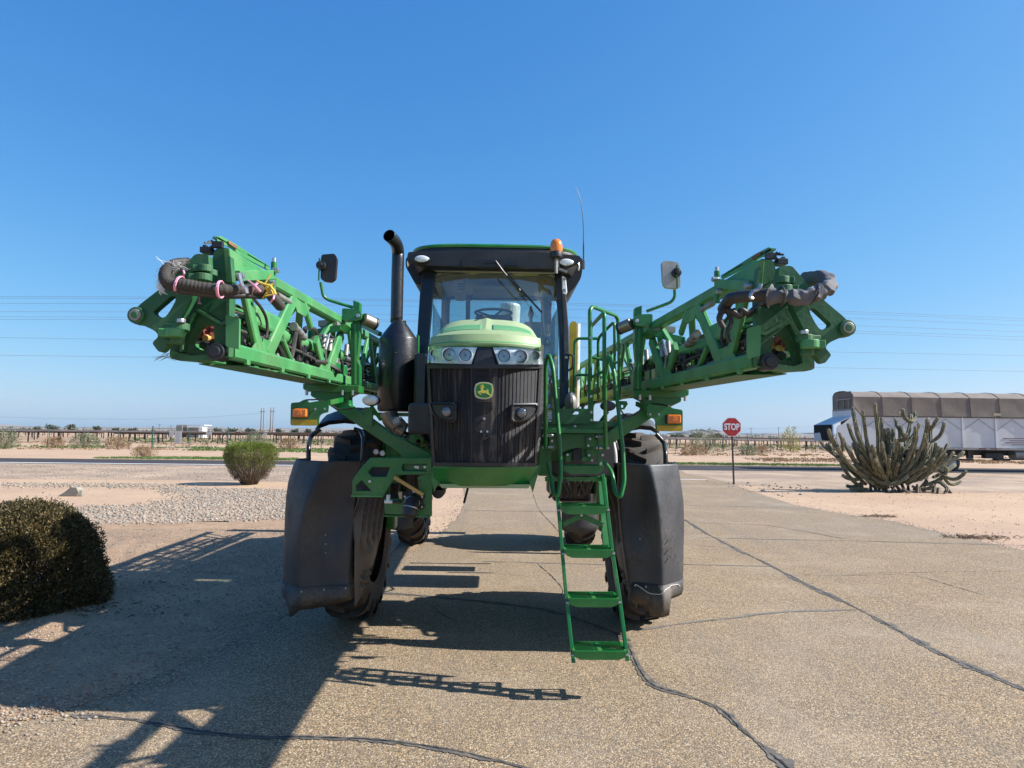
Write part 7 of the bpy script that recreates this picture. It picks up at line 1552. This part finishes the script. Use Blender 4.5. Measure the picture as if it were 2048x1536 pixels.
        m = MB(); m.tube([U(*c1(*p), 3.30) for p in ((1080, 440), (1110, 458), (1150, 470), (1185, 480), (1215, 520), (1225, 548))], 0.007, 6); part(m, 'yellow_twine', 'ytwine')
        strands = MB()
        for k in range(36):
            a_ = U(*c1(330+rg.random()*170, 300+rg.random()*60-0.0), 3.24); strands.tube([a_, a_+Vector((rg.normal()*0.02-0.005, -0.01, rg.normal()*0.012+0.004)), a_+Vector((rg.normal()*0.018-0.008, -0.01, rg.normal()*0.010+0.003))], 0.0010, 3)
        for k in range(40):
            t = rg.random(); a_ = U(*c1(310+20*rg.random(), 350+130*t), 3.2); strands.tube([a_, a_+Vector((rg.normal()*0.01, -0.005, -0.02)), a_+Vector((rg.normal()*0.015+0.01, 0, -0.045))], 0.0013, 3)
        strands.tube([U(*c1(*p), 3.2) for p in ((283, 248), (320, 280), (345, 310))], 0.001, 3); s_ = part(strands, 'frayed_fibres', 'fibre'); s_['kind'] = 'stuff'
        m = MB(); q = [U(*c1(*p), 3.25) for p in ((940, 385), (960, 470), (990, 505), (1000, 540))]; m.tube(smoothpath(q, 4), 0.010, 6); part(m, 'hose_clip', 'steel')
        m = MB(); m.tube(smoothpath([U(*c1(*p), 3.36) for p in ((620, 622), (635, 560), (665, 522), (695, 530), (700, 560))], 4), 0.011, 6); part(m, 'strap_loop', 'hose')
        rg2 = np.random.default_rng(8); m = MB()
        for k in range(14): a_ = U(*c1(370+rg2.normal()*12, 1010), 3.4); m.tube([a_, a_+Vector((rg2.normal()*0.012, 0, -0.012)), a_+Vector((rg2.normal()*0.03-0.01, 0, -0.02-0.03*rg2.random()))], 0.0009, 3)
        part(m, 'straw_strands', 'drygrass')['kind'] = 'stuff'
    else:
        Tm = T
        def part2(m, nm, mat, **kw): return wb(m, nm, mat, B, **kw)
        pts = smoothpath([U(*c2(*p), y) for p, y in (((1045, 470), 3.7), ((1075, 425), 3.5), ((1100, 400), 3.4), ((1180, 385), 3.34), ((1290, 378), 3.28), ((1400, 368), 3.24))], 5)
        m = MB(); m.tube(pts, 0.031, 14); part2(m, 'wrapped_hose', 'hose', smooth=True)
        pts = smoothpath([U(*c2(*p), y) for p, y in (((1365, 378), 3.24), ((1470, 388), 3.2), ((1560, 395), 3.2), ((1660, 375), 3.2), ((1730, 345), 3.22), ((1770, 310), 3.28), ((1745, 270), 3.34), ((1680, 262), 3.42), ((1600, 280), 3.5))], 8)
        n = len(pts); m = MB(); rad = [0.037*(1+0.05*math.sin(i*0.63)+0.06*math.sin(i*1.1+1)-(0.28 if i in (9, 10, 30, 31) else 0)) for i in range(n)]; rad[0] = 0.055
        m.tube(pts, rad, 20)
        vs = []; rg = np.random.default_rng(9)
        m.v = [tuple(Vector(v)+Vector((0, 0, 1))*0.005*math.sin(v[0]*45+v[2]*70+3*v[1])+Vector((0, 1, 0))*0.006*math.sin(v[0]*60-v[2]*110)+Vector((0, 0, 1))*0.004*math.sin(v[0]*120+v[2]*33)) for v in m.v]
        part2(m, 'cloth_cover', 'cloth', smooth=True)
        for x, y, a in ((1440, 385, 88), (1665, 372, 70)):
            c = U(*c2(x, y), 3.20); m = MB(); e = Vector((math.cos(R(a-90)), 0, math.sin(R(a-90)))).normalized(); u_ = Vector((0, 1, 0)); v_ = e.cross(u_).normalized(); m.tube([c+(v_*math.cos(t)+u_*math.sin(t))*0.045 for t in np.linspace(0, 2*PI, 18)[:-1]], 0.006, 6, closed=True); part2(m, 'cord_tie', 'hose')
        for k, l in enumerate((((1380, 400), (1300, 440), (1220, 500), (1170, 480), (1160, 520), (1120, 500), (1060, 470)), ((1050, 470), (1080, 500), (1100, 560), (1070, 640), (1090, 700)), ((1060, 420), (1030, 500), (1020, 540), (1050, 600)), ((1400, 380), (1360, 420), (1330, 500)))):
            m = MB(); m.tube(smoothpath([U(*c2(*p), 3.5) for p in l], 5), (0.017, 0.012, 0.016, 0.01)[k], 9); part2(m, 'drop_hose', 'hose', smooth=True)
        m = MB(); m.tube(smoothpath([U(*c2(*p), 3.22) for p in ((1245, 405), (1232, 385), (1250, 350), (1290, 335), (1305, 300))], 4), 0.009, 6); part2(m, 'hose_clip', 'steel')
M['fibre'] = paint('pale_frayed_fibre', (0.72, 0.70, 0.66), 0.8, 0.0)
M['woodrust'] = paint('rusty_scuff', (0.20, 0.09, 0.05), 0.8, 0.3)
boom(-1); boom(1)
# dark blue-black hydraulic links between the left boom and the exhaust
for a_, b_, w_ in (((1910, 790), (2048, 860), 0.05), ((1900, 850), (2010, 900), 0.03), ((1925, 1250), (2040, 1020), 0.05), ((1900, 960), (1990, 1240), 0.05), ((1890, 1255), (2040, 1300), 0.06)):
    m = MB(); m.bar(U(*c1(*a_), 8.6), U(*c1(*b_), 8.2), w_, w_); wb(m, 'rear_link', 'green')

# ---------------- front frame bracket with the fill valve (left)
Y = 5.45; m = pxslab(c5, [[(1090, 935), (1830, 940), (1830, 1140), (1395, 1145), (1250, 1395), (870, 1390), (870, 1215), (905, 1160), (1000, 1030)], [(1110, 1050), (1325, 1055), (1280, 1165), (1110, 1165), (1060, 1110)], [(985, 1210), (1095, 1335), (920, 1335), (912, 1275)], [(1490, 1010), (1770, 1010), (1770, 1100), (1490, 1095), (1472, 1070), (1472, 1030)]], Y, 0.03)
FB = wb(m, 'front_bracket', 'green', bevel=0.006)
m = pxslab(c5, [[(1475, 1005), (1760, 1010), (1760, 1105), (1475, 1100)]], Y+0.06, 0.02); wb(m, 'bracket_recess', 'green', FB)
m = pxslab(c5, [[(1590, 1018), (1755, 1022), (1755, 1085), (1590, 1088)]], Y+0.035, 0.02); wb(m, 'joint_plate', 'green', FB)
m = pxslab(c5, [[(1050, 1045), (1335, 1045), (1335, 1175), (1050, 1175)]], Y+0.12, 0.02); wb(m, 'backing_plate', 'shield', FB)
m = pxslab(c5, [[(905, 1205), (1100, 1205), (1100, 1345), (905, 1345)]], Y+0.12, 0.02); wb(m, 'backing_plate', 'shield', FB)
for x, y in ((1635, 1048), (1745, 1048), (1080, 1222), (1660, 1052)): c = U(*c5(x, y), Y-0.01+(0.03 if y < 1100 else 0)); m = MB(); m.cyl(c, c+Vector((0, 0.03, 0)), 0.013, seg=8); wb(m, 'bolt', 'steel', FB, bevel=0.002)
m = MB(); p, q = U(*c5(872, 1392), Y+0.04), U(*c5(1250, 1396), Y+0.04); m.bar(p, q, 0.10, 0.012); wb(m, 'bracket_flange', 'green_edge', FB)
m = pxslab(c7, [[(1232, 240), (1275, 240), (1275, 678), (905, 662), (900, 540), (1040, 545), (1090, 640), (1150, 640), (1190, 560), (1170, 420), (1160, 370), (1232, 350)], [(1172, 390), (1186, 390), (1186, 418), (1172, 418)]], Y+0.01, 0.03); wb(m, 'valve_plate', 'green', FB, bevel=0.005)
m = MB(); p, q = U(*c7(905, 672), Y+0.05), U(*c7(1265, 680), Y+0.05); m.bar(p, q, 0.10, 0.010); wb(m, 'plate_flange', 'green', FB)
VA = we('fill_valve', U(*c7(1130, 575), Y-0.05))
c = U(*c7(1130, 565), Y-0.02); m = MB(); m.cyl(c, c+Vector((0, 0.03, 0)), 0.075, seg=28)
for k in range(6): t = R(30+60*k); e = c+Vector((math.cos(t)*0.078, 0, math.sin(t)*0.078)); m.cyl(e, e+Vector((0, 0.025, 0)), 0.020, seg=12)
wb(m, 'flange', 'plastic', VA, bevel=0.003)
for k in range(6): t = R(30+60*k); e = c+Vector((math.cos(t)*0.078, -0.008, math.sin(t)*0.078)); m = MB(); m.cyl(e, e+Vector((0, 0.01, 0)), 0.009, seg=6); wb(m, 'flange_bolt', 'steel', VA)
pts = smoothpath([U(*c7(*p), y) for p, y in (((1125, 560), Y-0.02), ((1118, 580), Y-0.10), ((1105, 620), Y-0.14), ((1095, 680), Y-0.16))], 5)
m = MB(); m.tube(pts, 0.052, 22, cap=False); wb(m, 'elbow', 'plastic', VA, smooth=True, solid=0.01)
for (x, y, y_, r_) in ((1118, 572, Y-0.075, 0.058), (1105, 612, Y-0.135, 0.058)):
    c = U(*c7(x, y), y_); a = Vector((-0.1, -0.75, -0.6)).normalized() if y < 600 else Vector((-0.2, -0.3, -0.95)).normalized(); u_ = a.cross(Vector((1, 0, 0))).normalized(); v_ = a.cross(u_)
    m = MB(); m.tube([c+(u_*math.cos(t)+v_*math.sin(t))*r_ for t in np.linspace(0, 2*PI, 26)[:-1]], 0.006, 6, closed=True); wb(m, 'hose_clamp', 'steel', VA, smooth=True)
m = MB(); m.bar(U(*c7(978, 372), Y-0.10), U(*c7(1208, 512), Y-0.08), 0.012, 0.028, chamf=0.004); wb(m, 'handle', 'tan', VA)
c = U(*c7(932, 545), Y-0.05); m = MB(); m.cyl(c-Vector((0, 0, 0.03)), c+Vector((0, 0, 0.035)), 0.016, seg=12); m.cyl(c+Vector((-0.03, 0, -0.02)), c+Vector((0.035, 0, -0.02)), 0.013, seg=12); wb(m, 'sample_tap', 'white', VA, bevel=0.003)
m = MB(); m.cyl(c+Vector((0.03, 0, -0.02)), c+Vector((0.10, 0.02, -0.022)), 0.013, seg=12); wb(m, 'tap_hose', 'hose', VA)
for k in range(5): a_ = U(*c7(960+k*14, 420), Y+0.12); m = MB(); m.tube(smoothpath([a_, a_+Vector((-0.02, 0.05, -0.1)), a_+Vector((0.02*k-0.05, 0.0, -0.2)), a_+Vector((0.01, -0.02, -0.26))], 4), 0.010, 6); wb(m, 'valve_hose', 'hose', VA, smooth=True)
m = MB(); p, q = U(936, 975, 9.0), U(928, 1006, 9.0); m.bar(p, q, 0.03, 0.03); wb(m, 'hanging_rod', 'plastic')

# ---------------- platform, ladder, rails (right)
PF = we('platform', U(1140, 850, 6.1))
Yp = 5.92
m = pxslab(cP, [[(20, 318), (830, 318), (830, 575), (20, 585)], rounded([Vector((545, 365, 0)), Vector((668, 365, 0)), Vector((668, 418, 0)), Vector((545, 418, 0))], 24) and [(548, 388), (560, 366), (655, 366), (668, 388), (655, 416), (560, 416)], [(300, 366), (340, 366), (352, 390), (340, 414), (300, 414)]], Yp+0.12, 0.03); wb(m, 'kick_panel', 'green', PF, bevel=0.004)
m = pxslab(cP, [[(20, 575), (1060, 585), (1060, 650), (20, 650)]], Yp+0.16, 0.03); wb(m, 'lower_panel', 'green', PF)
m = pxslab(cP, [[(130, 655), (1080, 668), (1080, 740), (130, 730)]], Yp-0.22, 0.02); wb(m, 'tread_front', 'green', PF, bevel=0.003)
tl_, tr_ = U(*cP(130, 655), Yp-0.22), U(*cP(1080, 668), Yp-0.22)
for k in range(9): m = MB(); y = Yp-0.18+0.035*k; m.bar((tl_.x, y, tl_.z-0.004), (tr_.x, y, tl_.z-0.004), 0.006, 0.02); wb(m, 'tread_bar', 'green', PF)
for k in range(26): m = MB(); x = tl_.x+(tr_.x-tl_.x)*(k+0.5)/26; m.box((x, Yp-0.21, tl_.z+0.008), (0.010, 0.010, 0.01)); wb(m, 'grip_tooth', 'green', PF)
m = pxslab(cP, [[(330, 745), (930, 755), (930, 985), (620, 990), (520, 1010), (380, 1065), (330, 1065)]], Yp, 0.03); wb(m, 'step_plate', 'green', PF, bevel=0.004)
m = pxslab(cP, [[(775, 790), (930, 800), (930, 985), (775, 975)]], Yp-0.02, 0.02); wb(m, 'joint_plate', 'green', PF, bevel=0.004)
m = pxslab(cP, [[(150, 740), (320, 740), (320, 1000), (240, 1060), (150, 1000)]], Yp+0.10, 0.03); wb(m, 'side_bracket', 'green', PF, bevel=0.004)
m = pxslab(cP, [[(435, 1075), (515, 1075), (515, 1235), (435, 1235)]], Yp+0.02, 0.03); wb(m, 'lug', 'green', PF, bevel=0.004)
m = pxslab(cP, [[(560, 1000), (720, 1000), (720, 1215), (560, 1215)]], Yp+0.08, 0.05); wb(m, 'black_block', 'cabdark', PF, bevel=0.01)
m = pxslab(cP, [[(790, 1000), (905, 1010), (905, 1230), (790, 1225)]], Yp+0.04, 0.03); wb(m, 'lug', 'green', PF, bevel=0.004)
m = pxslab(cP, [[(985, 700), (1010, 705), (1075, 1290), (1060, 1310), (930, 1300), (985, 1200)]], Yp-0.12, 0.02); wb(m, 'side_plate', 'green', PF, bevel=0.003)
m = MB(); m.cyl(U(*cP(755, 1180), Yp), U(*cP(755, 1180), Yp)+Vector((0, 0.04, 0)), 0.022, seg=14); wb(m, 'knob', 'green_old', PF)
m = MB(); m.box(U(*cP(230, 820), Yp+0.45), (0.35, 0.1, 0.42)); wb(m, 'rear_frame', 'green', PF)
m = MB(); m.box(U(*cP(700, 1000), Yp+0.50), (0.6, 0.1, 0.5)); wb(m, 'rear_box', 'cabdark', PF)
m = MB(); m.box((U(1120, 850, Yp+0.9).x+0.1, Yp+1.1, 2.05), (0.75, 1.8, 0.05)); wb(m, 'walkway', 'green', PF)
for x, y in ((598, 620), (853, 835), (825, 950), (470, 1105), (838, 1115), (887, 1200), (60, 780), (60, 975), (205, 870), (870, 108), (877, 380), (877, 512), (972, 795), (975, 988), (1068, 1110), (1160, 990), (1035, 1262)):
    c = U(*cP(x, y), Yp-0.14 if x > 940 or x < 100 else Yp-0.03); m = MB(); m.cyl(c, c+Vector((0, 0.035, 0)), 0.0125, seg=8); wb(m, 'bolt', 'steel', PF, bevel=0.002)
for x0_, x1_, y in ((130, 225, 775), (130, 225, 977), (1000, 1095, 792), (1000, 1095, 985)): m = MB(); m.cyl(U(*cP(x0_, y), Yp-0.20), U(*cP(x1_, y), Yp-0.18), 0.012, seg=8); wb(m, 'spacer', 'steel', PF)
m = MB(); c = U(*cP(50, 600), Yp-0.2); m.tube([c+Vector((math.cos(t)*0.025, 0, math.sin(t)*0.025)) for t in np.linspace(0, 2*PI, 18)[:-1]], 0.003, 5, closed=True); wb(m, 'key_ring', 'steel', PF)
# warning decal: white and yellow label with small black figures
m = pxslab(cP, [[(68, 335), (205, 335), (205, 560), (68, 560)]], Yp+0.112, 0.003); wb(m, 'decal_border', 'black', PF)
m = pxslab(cP, [[(130, 368), (200, 368), (200, 500), (130, 500)]], Yp+0.108, 0.002); wb(m, 'decal', 'sign_white', PF)
m = pxslab(cP, [[(72, 340), (201, 340), (201, 358), (72, 358)]], Yp+0.108, 0.002); wb(m, 'decal_band', 'yellow', PF)
for pl in ([(135, 450), (160, 450), (160, 456), (135, 456)], [(150, 380), (155, 380), (190, 440), (185, 442)], [(165, 462), (170, 462), (170, 490), (165, 490)], [(145, 515), (195, 515), (195, 545), (145, 545)]):
    m = pxslab(cP, [pl], Yp+0.105, 0.002); wb(m, 'decal_mark', 'sign_white' if pl[0][1] > 500 else 'black', PF)

# ladder: two slanting rails and perforated steps
LD = we('ladder', U(1190, 1100, 5.4))
def ly(py): return 5.16+(1322-py)/(1322-932)*0.40   # the ladder leans back
def lr(pts, nm):
    m = MB(); path = [U(x, y, ly(y)) for x, y in pts]
    for p, q in zip(path, path[1:]): m.bar(p, q, 0.026, 0.065, upv=(0, 1, 0.3))
    return wb(m, nm, 'green', LD, bevel=0.003)
lr([(1114.5, 990), (1124, 1100), (1133, 1199), (1147, 1326)], 'rail'); lr([(1205, 950), (1224, 1100), (1239, 1199), (1255, 1322)], 'rail')
m = MB(); a_, b_ = U(1203, 955, 5.66), U(1216, 1112, 5.52); m.bar(a_, b_, 0.075, 0.02); wb(m, 'rear_stay', 'green', LD, bevel=0.003)
steps = [(1127, 1205, 941, 935), (1122, 1214, 1022, 1015), (1131, 1225, 1109, 1102), (1139, 1237, 1207, 1197), (1148, 1252, 1312, 1299)]
for k, (a, b, yf, ytop) in enumerate(steps):
    st_ = we('ladder_step', U((a+b)/2, yf, ly(yf))); y0_ = ly(yf)-0.06; p, q = U(a, yf-6, y0_), U(b, yf-6, y0_); z = (p.z+q.z)/2; dp = 0.21; zt_ = z+0.008; w_ = q.x-p.x
    # front lip with rounded ends
    m = MB(); L = [Vector((p.x, y0_, z+0.012)), Vector((q.x, y0_, z+0.012)), Vector((q.x, y0_, z-0.028)), Vector((q.x-0.05, y0_, z-0.05)), Vector((p.x+0.05, y0_, z-0.05)), Vector((p.x, y0_, z-0.028))]; m.slab([rounded(L, 0.014)], (0, 0.018, 0)); wb(m, 'lip', 'green', st_, bevel=0.004)
    for s in range(6):
        yy = y0_+0.03+s*(dp-0.04)/5; m = MB(); half = w_*0.5
        for (u0, u1) in ((0.03, 0.46), (0.56, 0.97)): m.bar((p.x+w_*u0, yy, zt_), (p.x+w_*u1, yy, zt_), 0.008, 0.007)
        wb(m, 'tread_bar', 'green', st_)
        m = MB()
        for j in range(9): 
            m.box((p.x+w_*(0.05+0.04*j), yy, zt_+0.006), (0.006, 0.008, 0.006)); m.box((p.x+w_*(0.60+0.04*j), yy, zt_+0.006), (0.006, 0.008, 0.006))
        wb(m, 'grip_teeth', 'green', st_)['kind'] = 'stuff'
    for u in (0.0, 0.51, 1.0): m = MB(); m.bar((p.x+w_*u, y0_+0.01, zt_-0.006), (p.x+w_*u+(0.0), y0_+dp, zt_-0.006), 0.02 if u != 0.51 else 0.03, 0.024); wb(m, 'tread_end', 'green', st_)
    m = MB(); m.bar((p.x, y0_+dp, zt_-0.004), (q.x, y0_+dp, zt_-0.004), 0.010, 0.03); wb(m, 'tread_back', 'green', st_)
    if k:
        for x, dx in ((a-4, 0), (b+2, 0)):
            c = U(x, yf-2, ly(yf)-0.03); m = MB(); m.cyl(c+Vector((-0.012, 0, 0)), c+Vector((0.012, 0, 0)), 0.010, seg=8); wb(m, 'bolt', 'steel', st_)
for p, q in (((1126, 1049), (1163, 1031)), ((1163, 1031), (1207, 1051))): m = MB(); m.bar(U(*p, 5.5), U(*q, 5.5), 0.012, 0.042, upv=(0, 0, 1)); wb(m, 'v_brace', 'green', LD, bevel=0.002)
for p in ((1163, 1031), (1207, 1050)): c = U(*p, 5.48); m = MB(); m.cyl(c, c+Vector((0, 0.02, 0)), 0.010, seg=8); wb(m, 'bolt', 'steel', LD)
m = MB(); m.bar(U(1090, 958, 5.62), U(1208, 958, 5.62), 0.02, 0.035); m.cyl(U(1196, 957, 5.58), U(1206, 957, 5.58), 0.02, seg=10); wb(m, 'pivot_bar', 'green', LD)
for k in range(12):
    a_ = U(random.uniform(1095, 1200), 962, 6.3); m = MB(); m.tube(smoothpath([a_, a_+Vector((random.uniform(-.06, .06), .05, -.10)), a_+Vector((random.uniform(-.1, .1), .1, -.16))], 3), 0.012, 6); wb(m, 'cable_loop', 'hose', PF)
# ladder hand rails, each a bent tube ending in a hook
def rail(pts, r_=0.0165, nm='hand_rail', rad=0.06, par=None, mat='green'):
    m = MB(); m.tube(bend([U(x, y, Y_) for x, y, Y_ in pts], rad, 6), r_, 12); return wb(m, nm, mat, par or PF, smooth=True)
rail([(1091, 897, 5.72), (1091, 735, 5.62), (1097, 706, 5.58), (1106, 735, 5.50), (1119, 880, 5.36), (1122, 950, 5.30), (1116, 993, 5.27), (1106, 985, 5.30), (1101, 950, 5.36), (1096, 926, 5.42)], 0.0165, 'hand_rail', 0.045)
rail([(1211, 898, 5.72), (1210, 745, 5.62), (1217, 708, 5.58), (1228, 745, 5.50), (1246, 900, 5.36), (1249, 962, 5.30), (1241, 996, 5.27), (1230, 985, 5.30), (1224, 945, 5.38), (1209, 924, 5.5)], 0.0165, 'hand_rail', 0.045)
# platform guard rails
hh = lambda x, y, Y_: (*cH(x, y), Y_)
rail([hh(388, 1536, 6.2), hh(382, 150, 6.2), hh(425, 100, 6.25), hh(780, 240, 6.75), hh(812, 300, 6.8), hh(828, 620, 6.8), hh(838, 1536, 6.8)], 0.019, 'guard_rail', 0.07)
rail([hh(603, 1536, 6.15), hh(603, 190, 6.15), hh(395, 410, 7.1), hh(398, 620, 7.1)], 0.019, 'guard_rail', 0.06)
rail([hh(768, 1536, 7.4), hh(760, 330, 7.3), hh(645, 440, 7.5), hh(508, 590, 7.8), hh(512, 1536, 7.8)], 0.017, 'guard_rail', 0.07)
rail([hh(135, 1536, 7.2), hh(150, 640, 7.2), hh(200, 590, 7.2), hh(510, 592, 7.2)], 0.016, 'guard_rail', 0.10)
for a, b, Y_ in (((150, 1150), (370, 1152), 7.2), ((420, 880), (580, 920), 6.7), ((385, 1195), (585, 1100), 6.3), ((760, 960), (840, 955), 6.9)): m = MB(); m.tube([U(*cH(*a), Y_), U(*cH(*b), Y_)], 0.014, 8); wb(m, 'cross_rail', 'green', PF)
for x, y in ((402, 575), (808, 415), (400, 1480)): c = U(*cH(x, y), 6.1 if x < 500 else 6.75); m = MB(); m.cyl(c, c+Vector((0, 0.03, 0)), 0.014, seg=10); wb(m, 'bolt', 'steel', PF)
m = MB(); c = U(*cP(840, 440), 6.1); m.bar(U(*cP(865, 0), 6.12), U(*cP(865, 575), 6.12), 0.02, 0.05); wb(m, 'rail_socket', 'green', PF)
# pale strap beside the right wheel
m = MB(); m.tube(smoothpath([U(*cP(*p), 6.5) for p in ((1255, 765), (1240, 830), (1260, 940), (1285, 1080), (1292, 1240))], 4), 0.018, 8); wb(m, 'pale_strap', 'white', smooth=True)

# ================================================================== HAZE
hz, nt_, bs_ = new_mat('pale_haze'); nt_.nodes.remove(bs_)
pv = nt_.nodes.new('ShaderNodeVolumePrincipled'); pv.inputs['Color'].default_value = (0.70, 0.92, 1.0, 1); pv.inputs['Density'].default_value = 2.2e-5; pv.inputs['Anisotropy'].default_value = 0.2
nt_.links.new(pv.outputs[0], nt_.nodes['Material Output'].inputs['Volume'])
m = MB(); m.box((0, 6900, 155), (28600, 14800, 320)); HZ = m.build('haze', hz); tag(HZ, 'thin pale air between the viewer and the far hills', 'haze', kind='stuff')
hz.volume_intersection_method = 'FAST' if hasattr(hz, 'volume_intersection_method') else 0
